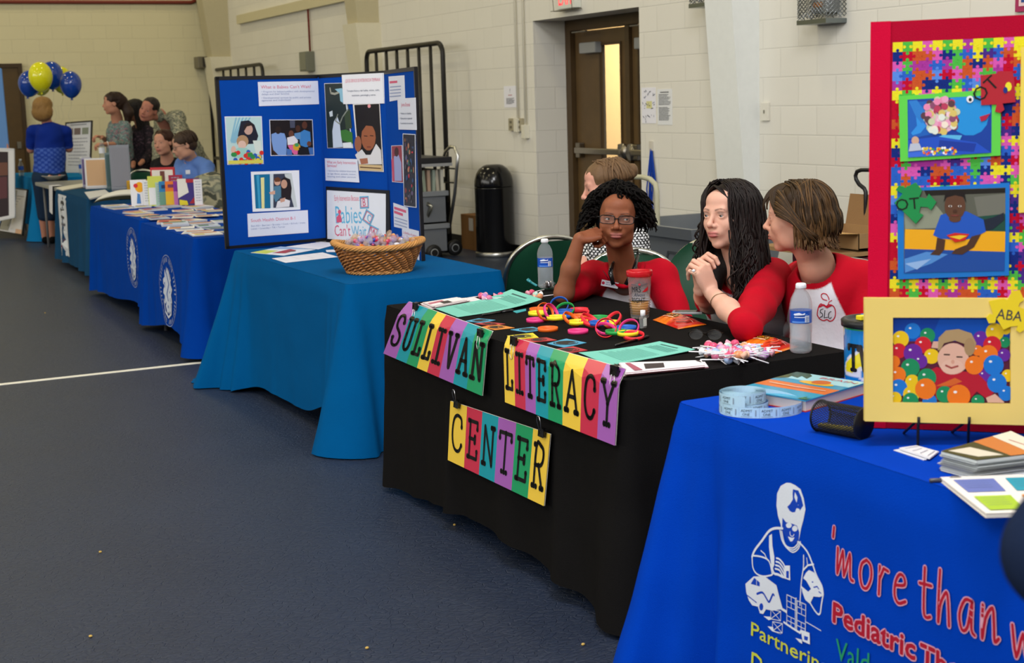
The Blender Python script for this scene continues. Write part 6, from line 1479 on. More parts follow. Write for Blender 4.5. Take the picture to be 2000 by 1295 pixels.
pouch([z3(1045, 570), z3(1280, 655), z3(1460, 600), z3(1180, 512)], 'orange and red candy pouch behind the lollipop pile', "Reese's")
p = on_z(1343, 613, TZ); t = thing('phone', 'grey phone lying behind the candy pouch at the table edge', 'phone', tuple(p), .9); MB().box((0, 0, .0055), (.05, .11, .009), '#8f9497', bev=.004).build('case', 'plastic', t); MB().box((0, 0, .0105), (.042, .09, .001), '#23262b').build('screen', 'gloss', t)
def pen(p0, p1, z, label, col='#141518', r=.0045, z1=None):
 A, C_ = Vector(on_z(*p0, z)), Vector(on_z(*p1, z1 or z)); d = (C_ - A); t = thing('pen', label, 'pen', tuple(A))
 MB().tube([A, A + d * .04, A + d * .62], [r * .5, r, r], col, 10).build('barrel', 'gloss', t, True); MB().tube([A + d * .62, A + d * .97, C_], [r * 1.15, r * 1.15, r * .8], col, 10).build('cap', 'gloss', t, True)
 MB().tube([A + d * .66 + Vector((0, 0, r * 1.6)), A + d * .9 + Vector((0, 0, r * 1.6))], r * .3, col, 6).build('clip', 'gloss', t, True)
pen(z6(625, 338), z6(900, 294), TZ + .008, 'black pen lying across the curled turquoise flyer'); pen((1201, 675), (1267, 657), TZ + .006, 'black pen between the wristbands and the second flyer')
pen(z6(1105, 82), z6(1020, 28), TZ + .03, 'teal pen sticking out of the silver tinsel', '#2f8a94', .005, TZ + .05)
# spectacles folded on the cloth
c_ = on_z(1377, 667, TZ); Rg = rot_frame(facing(c_, 10)); t = thing('spectacles', 'thin folded spectacles behind the lollipop pile', 'glasses', tuple(c_))
for q in (-1, 1):
 pts = [c_ + Rg @ np.array([q * .030 + .024 * math.cos(k * .5236), .004 * math.sin(k), .022 + .017 * math.sin(k * .5236)]) for k in range(12)]
 MB().tube(pts, .0011, '#35322f', 6, closed=True).build('rim', 'metal', t, True); MB().add(pts, [tuple(range(12))], '#dfe4e6').build('lens', 'lens', t, True)
 MB().tube([c_ + Rg @ np.array([q * .055, 0, .026]), c_ + Rg @ np.array([q * .05, -.06, .02]), c_ + Rg @ np.array([q * -.02, -.075, .006])], .0013, '#35322f', 6).build('temple', 'metal', t, True)
MB().tube([c_ + Rg @ np.array([x, 0, .027]) for x in (-.007, 0, .007)], .0012, '#35322f', 6).build('bridge', 'metal', t, True)
# lollipops
random.seed(9)
LC = [('#d9759a', '#e8b4c6', '#cf4f7e', '#e5a9c0'), ('#b27cc0', '#d8b4dc', '#9a62b4', '#cfa6d6'), ('#dc9468', '#ecc0a0', '#d87a48', '#eab8a0'), ('#a9d0c0', '#e6f0ea', '#7fb8a0', '#eef5f0'), ('#dc5078', '#eeb0c0', '#c83a64', '#e8a0b4'), ('#9fb8e0', '#e2e8f4', '#b07ac0', '#ecf0f8')]
lpn = ['pink', 'violet', 'peach', 'pale green', 'rose red', 'pale blue']
lps = [candy('lollipop', 'x', 'lollipop', c, True) for c in LC]; sp = []
for i in range(64):
 u, v = random.gauss(0, .40), random.gauss(0, .42); u = max(-1, min(1, u)); v = max(-1, min(1, v)); h = max(0, 1 - u * u - v * v) * .022 * random.random()
 p = on_z(1432 + u * 62, 686 + v * 17, TZ + .0135 + h); sp.append((p, random.uniform(0, 6), random.uniform(-.05, .12) + (-.35 * random.random() if i % 6 == 0 else 0), random.uniform(0, 6.28), i % 6))
for (x, y, rz) in ((622, 168, .4), (690, 190, 2.6), (655, 175, 1.2), (790, 165, 2.9), (1095, 160, .2), (1130, 175, 3.2), (1060, 140, 3.6)):
 p = on_z(*z6(x, y), TZ + .0135); sp.append((p, 1., 0.02, rz, int(x) % 6))
scatter(lps, sp, lambda i, k: ('%s wrapped lollipop in the pile at the right of the black table' if i < 64 else '%s wrapped lollipop behind the curled turquoise flyer') % lpn[k], 'wrapped lollipops on the black table')
# silver tinsel
c_ = on_z(1072, 568, TZ); m = MB()
for i in range(330):
 a_, b_ = random.uniform(0, 6.28), random.uniform(-.1, 1.3); d_ = Vector((math.cos(a_) * math.cos(b_), math.sin(a_) * math.cos(b_), abs(math.sin(b_)) * .8)); L = random.uniform(.02, .04); s_ = d_.cross(Vector((0, 0, 1))).normalized() * .0012
 o_ = Vector(c_) + Vector((0, 0, .012)); e = o_ + d_ * L; k1 = o_ + d_ * L * .5 + Vector((random.uniform(-1, 1), random.uniform(-1, 1), random.uniform(-.3, 1))) * .004
 e.z = max(e.z, TZ + .002); m.add([o_ - s_, o_ + s_, k1 + s_, k1 - s_, e + s_, e - s_], [(0, 1, 2, 3), (3, 2, 4, 5)], random.choice(['#e6e6ea', '#c8c8cc', '#dcd0cc']))
tag(m.build('tinsel_tuft', 'metal'), 'tuft of silver tinsel beside the elbow on the black table', 'tinsel', kind='stuff')
# ------------------------------------------------------------------ people farther down the hall
def simple_face(px, py, d, th, roll=0., pitch=0., s=1.): O = at(px, py, d); return O, rot_frame(facing(O, th), roll, pitch)
def limb(S, pts, rs, c, k=.02): S.chain([V3(p) for p in pts], rs, c, k)
def gar(t, name, S, res=.010, mat='knit', fn=None):
 if fn: S.colfn = fn
 return S.build(name, mat, res, t)
def camo(cols, sc):
 cs = [np.array(col3(c)) for c in cols]
 def f(V, C):
  a = np.sin(V[:, 0] * sc * 1.1 + 2 * np.sin(V[:, 2] * sc * .7)) + np.sin(V[:, 2] * sc * 1.3 + 2 * np.sin(V[:, 1] * sc * .9)) + np.sin(V[:, 1] * sc + V[:, 0] * sc * .5)
  b = np.sin(V[:, 2] * sc * 2.1 + 1.3 * np.sin(V[:, 0] * sc * 1.7)) * 1.2; i = np.clip(((a + b + 3.5) / 7 * len(cs)).astype(int), 0, len(cs) - 1); return np.array(cs)[i]
 return f
def bg_hair(t, P, R, col, kind, res=.007, s=1.):
 H = SDF(); w = lambda x, y, z, r, k=.02, op='+', c=col: H.ell(P(x, y, z), np.array(r) * s, c, R, k, op)
 if kind == 'short': w(0, -.012, .048, (.083, .106, .078)); w(0, -.05, .0, (.078, .066, .07)); w(0, .075, -.03, (.066, .06, .07), .01, '-'); 
 if kind == 'crew': w(0, -.016, .046, (.079, .102, .077)); w(0, .082, -.01, (.07, .05, .066), .01, '-'); w(0, -.0, -.085, (.09, .12, .06), .01, '-')
 if kind == 'bob': w(0, -.03, .05, (.102, .112, .09)); w(0, -.055, -.03, (.118, .09, .10), .03); w(0, .085, -.04, (.07, .06, .09), .01, '-')
 if kind == 'pixie': w(0, -.02, .045, (.084, .104, .082)); w(0, -.05, -.01, (.086, .066, .08), .03); w(0, .095, -.025, (.072, .05, .055), .01, '-')
 if kind == 'pony': w(0, -.010, .048, (.081, .106, .078)); w(0, -.06, -.01, (.066, .05, .06), .02); w(0, .085, -.03, (.066, .05, .068), .01, '-'); w(0, -.045, .03, (.084, .098, .085), .03); H.cap(P(0, -.11, .02), P(-.01, -.15, -.10), .045, .055, col, .03); H.cap(P(-.01, -.15, -.10), P(0, -.13, -.24), .055, .024, col, .03)
 if kind == 'long': w(0, -.012, .050, (.084, .108, .082)); w(0, -.05, -.05, (.082, .066, .11), .03); w(0, .085, -.04, (.066, .06, .09), .01, '-'); H.cap(P(0, -.07, -.1), P(0, -.11, -.40), .07, .045, col, .04)
 if kind == 'bun': w(0, -.013, .046, (.079, .103, .077)); w(0, -.06, -.02, (.066, .05, .06), .02); w(0, .08, -.055, (.07, .06, .08), .01, '-'); w(0, -.115, .055, (.03, .026, .03), .012)
 H.disp.append(wrinkle(.0022, 90, 1., (1, 1, .4))); o = H.build('hair', 'hair', res, t)
 m = MB()
 n = {'crew': 0, 'short': 120, 'bob': 0, 'pixie': 160, 'pony': 170, 'long': 220, 'bun': 200}[kind]
 if n:
  strands(m, P, R, n, {'short': .02, 'bob': .09, 'pixie': .02, 'pony': .0, 'long': .36, 'bun': .0}[kind] + .012, col, .0045, .003, .8, face_cut=1.2, spread=(.086, .104, .088), cv=.25, inward=.2, seg=10); m.build('hair_locks', 'hair', t, True)
# man in the light blue shirt
O, R = simple_face(360, 284, 12.75, 78, pitch=-.25); t = person('seated man in a light blue shirt and glasses looking down', O)
sk = '#b98a74'; nb_ = at(372, 309, 12.85); ch = at(381, 345, 12.95); rs, ls = at(356, 322, 12.98), at(402, 328, 12.8)
S = SDF(); P = head(S, O, R, 1.04, sk, '#a0665a', '#3a2c22', neck=nb_, male=1); S.chain([nb_, ch], [.06, .08], sk)
rl, ll = at(345, 375, 12.7), at(404, 372, 12.6); limb(S, [rs, rl], [.04, .035], sk); limb(S, [ls, ll, at(370, 392, 12.5)], [.04, .035, .026], sk); hand(S, at(366, 393, 12.5), at(355, 396, 12.45) - at(366, 393, 12.5), (0, 0, 1), 1, col=sk)
S.build('body', 'skin', .007, t, chunks=[(None, .008)]); eyeballs(P, R, R[:, 1] + [0, 0, -.1], '#3a3a3a', t, 1.04); bg_hair(t, P, R, '#38291f', 'short')
S = SDF(); SH = '#5a79b8'; S.ell(ch, (.20, .14, .19), SH, rot_frame(facing(ch, 50)), .03); S.cap(ch, at(386, 400, 13.0), .15, .16, SH, .05); limb(S, [nb_ * .5 + rs * .5, rs, rl, at(350, 392, 12.55)], [.06, .068, .055, .045], SH); limb(S, [nb_ * .5 + ls * .5, ls, ll, at(382, 390, 12.5)], [.06, .072, .06, .048], SH); S.chain([nb_ + [0, 0, -.01], nb_ + [0, 0, .018]], [.062, .060], SH, .01)
S.disp.append(wrinkle(.005, 26, 1.)); gar(t, 'shirt', S, .009, 'cloth'); spectacles(P, R, 'thin glasses worn by the man in the light blue shirt', '#5a5550', w=.022, h=.014, rim=.0016)
seated(t, ch, at(388, 398, 13.05), facing(ch, 50), '#2a2d38')
tag(MB().boxp(at(367, 336, 12.74) + [-.02, 0, -.018], at(367, 336, 12.74) + [.02, .004, .018], '#dfe2ea').build('name_badge', 'paper'), 'small pale badge on the chest of the man in light blue', 'badge')
# short haired woman in black
O, R = simple_face(319, 279, 13.5, 34, roll=.05, pitch=-.02); t = person('seated woman with short auburn hair in a black top behind the books', O)
sk = '#b98670'; nb_ = at(326, 306, 13.6); ch = at(330, 340, 13.7); rs, ls = at(306, 322, 13.75), at(347, 322, 13.65)
S = SDF(); P = head(S, O, R, 1.0, sk, '#9a5550', '#35201a', neck=nb_); S.chain([nb_, ch], [.06, .08], sk); limb(S, [rs, at(302, 360, 13.6), at(315, 388, 13.3)], [.04, .035, .026], sk); limb(S, [ls, at(350, 362, 13.6)], [.04, .035], sk)
S.build('body', 'skin', .007, t, chunks=[(None, .008)]); eyeballs(P, R, R[:, 1], '#3a2a1a', t); bg_hair(t, P, R, '#33190f', 'pixie')
S = SDF(); SH = '#141317'; S.ell(ch, (.17, .12, .17), SH, rot_frame(facing(ch, 25)), .03); S.cap(ch, at(333, 395, 13.8), .12, .14, SH, .05); limb(S, [nb_ * .4 + rs * .6, rs, at(304, 345, 13.68)], [.045, .055, .05], SH); limb(S, [nb_ * .4 + ls * .6, ls, at(349, 345, 13.62)], [.045, .055, .05], SH); S.cap(nb_ + [0, 0, .0], nb_ + [0, 0, .12], .07, .07, None, .01, '-'); gar(t, 'top', S, .009)
seated(t, ch, at(334, 398, 13.8), facing(ch, 25), '#1c1c20')
# soldier leaning over
O, R = simple_face(291, 214, 14.5, 28, roll=-.42, pitch=-.05); t = person('soldier in camouflage uniform bending forward over the table, head tilted', O)
sk = '#a86f5c'; nb_ = at(311, 224, 14.65); ch = at(336, 258, 14.95); rs, ls = at(316, 246, 15.0), at(346, 232, 14.7); hp = at(386, 330, 15.5)
S = SDF(); P = head(S, O, R, 1.06, sk, '#8a5048', '#221814', male=1, neck=nb_); limb(S, [nb_, ch, hp], [.062, .09, .1], sk, .03); limb(S, [rs, at(309, 290, 14.8), at(306, 330, 14.5)], [.045, .038, .028], sk); limb(S, [ls, at(352, 285, 14.4), at(338, 335, 14.3)], [.045, .038, .028], sk); hand(S, at(338, 335, 14.3), (-.3, -.4, -.8), (0, -1, 0), 1, col=sk); hand(S, at(306, 330, 14.5), (-.2, -.3, -.9), (0, -1, 0), -1, col=sk)
S.build('body', 'skin', .008, t); eyeballs(P, R, R[:, 1], '#2a2a2a', t, 1.06); bg_hair(t, P, R, '#1d1512', 'crew', s=1.06)
CM = ['#8c8e7a', '#6d7065', '#a09c84', '#5a5d55', '#7e806c']; S = SDF(); limb(S, [ch, (ch + hp) / 2, hp], [.17, .165, .165], CM[0], .06); limb(S, [nb_ * .3 + ls * .7, ls, at(353, 285, 14.42), at(342, 325, 14.3)], [.07, .085, .068, .052], CM[0]); limb(S, [nb_ * .3 + rs * .7, rs, at(309, 290, 14.8), at(307, 322, 14.55)], [.07, .08, .062, .05], CM[0]); S.chain([nb_, nb_ + (O - nb_) * .25], [.07, .066], CM[0], .01)
S.disp.append(wrinkle(.006, 24, 1.)); gar(t, 'uniform_jacket', S, .011, 'cloth', camo(CM, 75))
S = SDF(); g0 = np.array([hp[0], hp[1], 0.])
for q in (-1, 1): a_ = hp + [q * .09, 0, -.02]; limb(S, [a_, [a_[0] + .03, a_[1] - .02, .5], [a_[0] + .02, a_[1] + .02, .12]], [.11, .075, .06], CM[0]); S.cap([a_[0] + .02, a_[1] + .03, .05], [a_[0] - .04, a_[1] - .13, .045], .05, .042, '#6b5a42')
gar(t, 'uniform_trousers', S, .014, 'cloth', camo(CM, 75))
# dark haired woman in the dark floral top
O, R = simple_face(262, 216, 16.0, 82, pitch=-.12); t = person('dark-haired woman in a dark floral top standing beside the soldier', O)
sk = '#a8745a'; nb_ = at(274, 240, 16.05); ch = at(279, 272, 16.1); S = SDF(); P = head(S, O, R, 1.0, sk, '#8a4a44', '#241612', neck=nb_); rs, ls = at(266, 254, 16.2), at(292, 258, 16.0); hp = at(281, 330, 16.1)
limb(S, [nb_, ch, hp], [.055, .08, .08], sk, .03); limb(S, [ls, at(293, 300, 15.9), at(274, 320, 15.6)], [.04, .034, .025], sk); limb(S, [rs, at(262, 300, 16.1), at(260, 325, 15.8)], [.04, .034, .025], sk); S.build('body', 'skin', .009, t); eyeballs(P, R, R[:, 1], '#1c120c', t); bg_hair(t, P, R, '#15100f', 'long')
FL = ['#1b1a20', '#241f26', '#1b1a20', '#33262e', '#1d1c22', '#51404a']; S = SDF(); limb(S, [ch, hp], [.15, .155], FL[0], .05); limb(S, [nb_ * .3 + ls * .7, ls, at(293, 300, 15.9), at(280, 315, 15.7)], [.05, .062, .05, .042], FL[0]); limb(S, [nb_ * .3 + rs * .7, rs, at(262, 300, 16.1), at(260, 318, 15.9)], [.05, .058, .048, .04], FL[0]); gar(t, 'blouse', S, .011, 'knit', camo(FL, 85))
def legs(t, hp, c, shoe, spread=.09, name='trousers', knee=.5, fwd=(0, -1, 0)):
 S = SDF(); f = V3(fwd)
 for q in (-1, 1): a_ = V3([hp[0] + q * spread, hp[1], hp[2] - .02]); limb(S, [a_, [a_[0], a_[1], knee], [a_[0], a_[1], .1]], [.115, .075, .05], c); S.cap([a_[0], a_[1], .045], V3([a_[0], a_[1], .04]) + f * .15, .042, .035, shoe)
 S.ell([hp[0], hp[1], hp[2]], (.18, .15, .13), c); return S.build(name, 'cloth', .014, t)
legs(t, hp, '#17171b', '#101012', fwd=(-.8, -.4, 0))
# ponytailed woman in the grey green blouse
O, R = simple_face(221, 202, 15.75, 86, pitch=.0); t = person('woman with a dark ponytail in a grey-green blouse holding a bottle', O)
sk = '#b07d66'; nb_ = at(228, 230, 15.85); ch = at(233, 262, 15.9); S = SDF(); P = head(S, O, R, 1.04, sk, '#96544c', '#2a1a14', neck=nb_); rs, ls = at(222, 247, 16.05), at(244, 249, 15.75); hp = at(236, 335, 15.95)
limb(S, [nb_, ch, hp], [.055, .08, .08], sk, .03); e1, w1 = at(243, 282, 15.7), at(206, 282, 15.4); e2, w2 = at(216, 282, 16.1), at(200, 268, 15.8); limb(S, [ls, e1, w1], [.042, .036, .025], sk); limb(S, [rs, e2, w2], [.04, .034, .024], sk); hand(S, w1, at(196, 281, 15.35) - w1, (0, 0, 1), 1, col=sk, curls=[(.7, .8, .5)] * 4); hand(S, w2, at(191, 266, 15.75) - w2, (0, 0, 1), -1, col=sk, curls=[(.7, .8, .5)] * 4)
S.build('body', 'skin', .008, t); eyeballs(P, R, R[:, 1], '#2a1c14', t, 1.04); bg_hair(t, P, R, '#2a1a13', 'pony')
GF = ['#66797c', '#54676b', '#7c8b88', '#5a6f70', '#8a6a72', '#49585e']; S = SDF(); limb(S, [ch, (ch + hp) / 2, hp], [.145, .135, .17], GF[0], .06); limb(S, [nb_ * .3 + ls * .7, ls, e1, e1 * .55 + w1 * .45], [.05, .066, .055, .05], GF[0]); limb(S, [nb_ * .3 + rs * .7, rs, e2, e2 * .6 + w2 * .4], [.05, .06, .05, .046], GF[0]); S.disp.append(wrinkle(.004, 24, 2.)); gar(t, 'blouse', S, .010, 'knit', camo(GF, 80))
legs(t, hp, '#2e3338', '#141416', fwd=(-.9, -.3, 0))
tag(MB().tube([w1 * .9 + e1 * .1 + np.array([0, .03 * math.cos(k * .6), .03 * math.sin(k * .6)]) for k in range(11)], .006, '#dcdcdc', 6).build('wristwatch', 'gloss'), 'pale wristwatch on the ponytailed woman', 'watch')
t = thing('water_bottle', 'small clear bottle held by the ponytailed woman', 'bottle', tuple(at(199, 292, 15.3))); c_ = at(199, 292, 15.3)
MB().lathe([(0, -.10), (.032, -.10), (.032, .04), (.014, .08), (.014, .1), (0, .1)], c_, '#c9d0d4', 16).build('body', 'clear', t, True); MB().lathe([(0.034, -.04), (.034, .02)], c_, '#d5dae6', 16).build('label_band', 'paper', t, True)
# blonde woman seen from behind
O, R = simple_face(87, 213, 16.75, 212, pitch=.08); t = person('blonde woman in a royal blue top seen from behind', O)
sk = '#b07a66'; nb_ = at(93, 245, 16.8); ch = at(98, 272, 16.8); S = SDF(); P = head(S, O, R, 1.08, sk, '#96544c', '#8a6a3a', neck=nb_); f_ = R[:, 1].copy(); f_[2] = 0; f_ /= np.linalg.norm(f_)
ls, rs = at(65, 257, 16.8), at(128, 258, 16.85); hp = at(96, 335, 16.85); limb(S, [nb_, ch, hp], [.055, .09, .1], sk, .03); e1, e2 = at(60, 292, 16.9), at(134, 290, 16.95); limb(S, [ls, e1, at(80, 285, 17.2)], [.05, .042, .03], sk); limb(S, [rs, e2, at(120, 275, 17.25)], [.05, .044, .03], sk); hand(S, at(120, 275, 17.25), f_, (0, 0, 1), 1, col=sk)
for q, px in ((-1, 82), (1, 96)): a_ = at(px, 400, 16.8); limb(S, [a_, [a_[0], a_[1], .42], [a_[0], a_[1], .08]], [.07, .056, .035], sk)
S.build('body', 'skin', .009, t); bg_hair(t, P, R, '#8c6a3c', 'bob', s=1.08)
NV = '#0d2a86'; S = SDF(); limb(S, [ch + [0, 0, .04], (ch + hp) / 2, hp], [.165, .165, .18], NV, .07); limb(S, [nb_ * .45 + ls * .55, ls, e1 * .75 + ls * .25], [.06, .074, .062], NV); limb(S, [nb_ * .45 + rs * .55, rs, e2 * .75 + rs * .25], [.06, .074, .062], NV)
zb = on_x(100, 288, ch[0])[2]
def lace(V, C):
 c = np.tile(np.array(col3(NV)), (len(V), 1)); m_ = V[:, 2] < zb; k = (np.sin(V[:, 0] * 90) * np.sin(V[:, 2] * 110) > .1)[:, None]; l = np.where(k, np.array(col3('#4361b8')), np.array(col3('#24419c'))); return np.where(m_[:, None], l, c)
S.disp.append(wrinkle(.004, 22, 1.)); gar(t, 'top', S, .010, 'knit', lace)
S = SDF(); S.ell(hp + [0, 0, -.08], (.20, .17, .17), '#22324a'); S.cap(hp + [0, 0, -.1], [hp[0], hp[1], .62], .185, .165, '#22324a', .05)
for px in (84, 97): a_ = at(px, 400, 16.8); S.cap([a_[0], a_[1], .75], [a_[0], a_[1], .33], .10, .075, '#22324a', .03); gar(t, 'jeans', S, .014, 'cloth')
S = SDF()
for px in (82, 96): a_ = at(px, 400, 16.8); S.cap([a_[0], a_[1] - .03, .045], V3([a_[0], a_[1], .035]) + f_ * .15, .042, .034, '#151518')
gar(t, 'shoes', S, .012, 'cloth')
# woman with her hair pulled back behind the one in glasses
O, R = simple_face(1186, 366, 6.42, 80, pitch=-.12); t = person('woman with light brown hair pulled back, half hidden behind the person in glasses', O)
sk = '#d39a86'; nb_ = at(1200, 432, 6.5); ch = at(1208, 500, 6.55); S = SDF(); P = head(S, O, R, 1.06, sk, '#b06a62', '#6a4a34', neck=nb_, ears=False); rs, ls = at(1172, 470, 6.75), at(1243, 470, 6.5)
limb(S, [nb_, ch], [.055, .08], sk, .03); limb(S, [ls, at(1252, 560, 6.45), at(1215, 600, 6.2)], [.045, .038, .028], sk); limb(S, [rs, at(1128, 545, 6.5), at(1152, 600, 6.25)], [.045, .038, .028], sk); S.build('body', 'skin', .005, t); eyeballs(P, R, R[:, 1], '#4a4a3a', t, 1.06); bg_hair(t, P, R, '#6b5138', 'bun', .005, 1.06)
S = SDF(); limb(S, [ch, at(1212, 620, 6.65)], [.145, .14], '#111', .05); limb(S, [rs, at(1150, 510, 6.62)], [.062, .05], '#111'); limb(S, [ls, at(1250, 500, 6.5)], [.06, .05], '#111')
def chk(V, C):
 u = (V @ B[0]) * 62; v = V[:, 2] * 90; k = ((u + .5 * np.floor(v)) % 1 > .42) & (v % 1 > .32); return np.where(k[:, None], np.array(col3('#e3e3e6')), np.array(col3('#121214')))
gar(t, 'patterned_top', S, .0045, 'knit', chk); seated(t, ch, at(1214, 650, 6.7), facing(ch, 60), '#23252d')
# someone close to the camera whose sleeve just enters at the right edge
c_ = at(1962, 1085, 1.30); t = person('person in a dark navy jacket just entering at the lower right edge', c_ + B[0] * .3)
nav = '#1c2740'; rt = B[0].copy(); rt[2] = 0; rt /= np.linalg.norm(rt); base = c_ + rt * .36 + np.array([0, 0, 0.]); bk_ = -np.array([B[2][0], B[2][1], 0]) * .0
sh = base + rt * -.11 + [0, 0, .34]; tor = base + [0, 0, .1]; hd = base + [0, .02, .62]; S = SDF(); R = rot_frame((.55, .83, 0)); P = head(S, hd, R, 1.0, '#b98a74', '#a0665a', '#2a2019', neck=base + [0, 0, .44]); el_ = c_ + rt * .055; S.chain([base + [0, 0, .42], tor, base + [0, 0, -.1]], [.06, .09, .1], '#b98a74', .03)
limb(S, [sh, el_, el_ + rt * .14 + V3([.1, .16, .08])], [.04, .032, .024], '#b98a74'); hand(S, el_ + rt * .14 + V3([.1, .16, .08]), (.5, .8, .2), (0, 0, 1), 1, col='#b98a74'); S.build('body', 'skin', .009, t); bg_hair(t, P, R, '#2a1c14', 'short')
S = SDF(); limb(S, [base + [0, 0, .3], base + [0, 0, -.12]], [.155, .15], nav, .05); limb(S, [base + [0, 0, .38], sh, el_, el_ + rt * .09 + V3([.06, .1, .05])], [.05, .07, .052, .045], nav); o_sh = base + rt * .2 + [0, 0, .34]; limb(S, [o_sh, o_sh + [0.03, 0, -.28], o_sh + [.1, .12, -.45]], [.07, .052, .042], nav); gar(t, 'jacket', S, .009, 'cloth')
legs(t, base + [0, 0, -.2], '#20242e', '#111114', fwd=(.5, .8, 0))

# ------------------------------------------------------------------ balloons, posters, far tables
def balloon(px, py, w, h, col, label, d=17.4, lean=0.):
 c = at(px, py, d); r = w / F_PX * d / 2; hh = h / F_PX * d / 2; t = thing('balloon', label, 'balloon', tuple(c), group='helium balloons over the far table')
 prof = [(0, hh)] + [(r * math.sin(a) * (1 if a < 1.7 else 1 - .28 * ((a - 1.7) / 1.4) ** 1.6), hh * math.cos(a) * (1 if a < 1.57 else 1.12)) for a in [k * pi / 14 for k in range(1, 14)]] + [(.006, -hh * 1.13)]
 m = MB(); M = Matrix.Rotation(lean, 4, 'Y'); m.lathe(prof[::-1], c, col, 22, M); m.build('envelope', 'balloon', t, True)
 kn = Vector(c) + M @ Vector((0, 0, -hh * 1.13)); MB().lathe([(.004, .01), (.018, -.018), (0, -.012)], kn, col, 10).build('knot', 'rubber', t, True)
 e = Vector(on_z(118, 347, TZ + .02)); r_ = random.Random(int(px)); P_ = []
 for k in range(30): q = k / 29; p = kn.lerp(e, q); w_ = .03 * math.sin(pi * q); P_.append(p + Vector((w_ * math.sin(q * 26 + px), w_ * math.cos(q * 21 + px), 0)))
 MB().tube(P_, .0022, '#b9b6a0', 4).build('ribbon', 'plastic', t, True)
balloon(59, 162, 46, 50, '#1440a0', 'blue balloon, leftmost of the bunch', 17.5, .25); balloon(79, 149, 46, 56, '#e2e01c', 'large yellow balloon at the front of the bunch', 17.2); balloon(101, 146, 44, 52, '#1440a0', 'blue balloon behind the large yellow one', 17.7)
balloon(120, 155, 40, 50, '#dcd81e', 'yellow balloon mostly hidden behind the blue ones', 18.0); balloon(138, 164, 42, 50, '#1440a0', 'blue balloon, rightmost of the bunch', 17.4); balloon(80, 170, 34, 30, '#cfcc20', 'small yellow balloon peeking out below the large yellow one', 17.9)
def poster(l, d0, d1, label, draw, col='#d8d8dc', fr='#22201e', cat='poster', name='framed_poster', th=.03, parts=True):
 """l: photo points TL TR BR BL with depth at the left and right side"""
 P = [Vector(at(l[0][0], l[0][1], d0)), Vector(at(l[1][0], l[1][1], d1)), Vector(at(l[2][0], l[2][1], d1)), Vector(at(l[3][0], l[3][1], d0))]
 n = (P[1] - P[0]).cross(P[3] - P[0]).normalized(); n = -n if n.dot(Vector(EYE) - P[0]) < 0 else n
 def f(x, y, h=0.): return (P[3] * (1 - x) + P[2] * x) * (1 - y) + (P[0] * (1 - x) + P[1] * x) * y + n * h
 t = thing(name, label, cat, tuple(P[3])); m = MB(); m.prism([(.02, .02), (.98, .02), (.98, .98), (.02, .98)], -th * .4, .0, col, f); a = Art(); draw(a); a.to(m, f, .0006, .001); m.build('print', 'paper', t, True)
 if fr:
  m = MB()
  for x0, y0, x1, y1 in ((0, 0, .035, 1), (.965, 0, 1, 1), (0, 0, 1, .025), (0, .975, 1, 1)): m.prism([(x0, y0), (x1, y0), (x1, y1), (x0, y1)], -th * .5, .006, fr, f)
  m.build('frame', 'plastic', t, True)
 return t
def rr(a, cells, seed):
 for x0, y0, x1, y1, c in cells: a.rect(x0, y0, x1, y1, c)
def pA(a): rr(a, [(.1, .12, .9, .9, '#dcdce0'), (.12, .76, .3, .88, '#9a8a80'), (.34, .76, .58, .88, '#7a6a66'), (.64, .76, .88, .88, '#8a9080'), (.2, .93, .8, .95, '#9a9aa0')], 1); a.lines(.14, .68, .9, 9, .06, .02, '#a8a8b0', 4)
poster([(128, 239), (180, 235), (176, 346), (126, 344)], 18.6, 18.4, 'black-framed white poster standing on the far table behind the blonde woman', pA)
def pB(a): rr(a, [(.3, .05, .82, .95, '#2a1c24'), (.5, .3, .78, .6, '#5a3038'), (.55, .62, .8, .8, '#6a4438')], 1)
poster([(-40, 288), (28, 290), (30, 425), (-40, 440)], 17.2, 17.2, 'poster with a dark-clad figure at the left edge of the frame', pB, fr='#c9cbd0', col='#d9dade')
def pC(a): rr(a, [(.05, .05, .4, .95, '#9a988c'), (.1, .15, .36, .4, '#5f5e5a'), (.45, .1, .92, .85, '#dad6d2'), (.62, .22, .8, .34, '#9a5a50'), (.7, .02, .95, .12, '#d0a888')], 1); a.lines(.48, .82, .92, 10, .06, .02, '#a09c9c', 7)
poster([(22, 366), (54, 370), (44, 460), (-4, 452)], 17.6, 17.3, 'tilted framed collage poster leaning at the foot of the far table', pC)
def pD(a): a.poly([(.90, .46), (.985, .45), (.985, .52), (.95, .53)], '#b07a66')
t = poster([(-60, 100), (3, 128), (34, 453), (-60, 450)], 18.0, 17.8, 'light blue upright banner at the left edge of the frame', pD, col='#5a88c8', fr=None, name='upright_banner', cat='banner')
# small things on the far tables
def small_box(px, py, z, w, d, h, col, name, label, cat, rz=0., mat='paper', draw=None, tilt=0.):
 p = on_z(px, py, z); m = MB(); m.box((0, 0, h / 2 + .001), (w, d, h), col, Matrix())
 if draw: a = Art(); draw(a, w, h); a.to(m, lambda x, y, h_: (x, -d / 2 - h_, y + .001), .0005, .0008)
 o = m.build(name, mat); o.location = p; o.rotation_euler = (tilt, 0, rz); return tag(o, label, cat)
T8 = (2.38, 3.14, 15.75, 17.25); t = table('grey bare folding table between the slate blue cloth and the blonde woman', *T8); 
for o in t.children:
 if o.name.startswith('tabletop'):
  for d_ in o.data.color_attributes['Col'].data: d_.color = (*lin('#8a8c86'), 1)
p = on_z(105, 352, TZ); t = thing('bowl', 'white bowl on the grey table near the blonde woman', 'bowl', tuple(p)); MB().lathe([(0, .0), (.06, .0), (.13, .05), (.14, .055), (.125, .05), (.05, .012), (0, .012)], (0, 0, .001), '#d5d3cc', 24).build('dish', 'gloss', t)
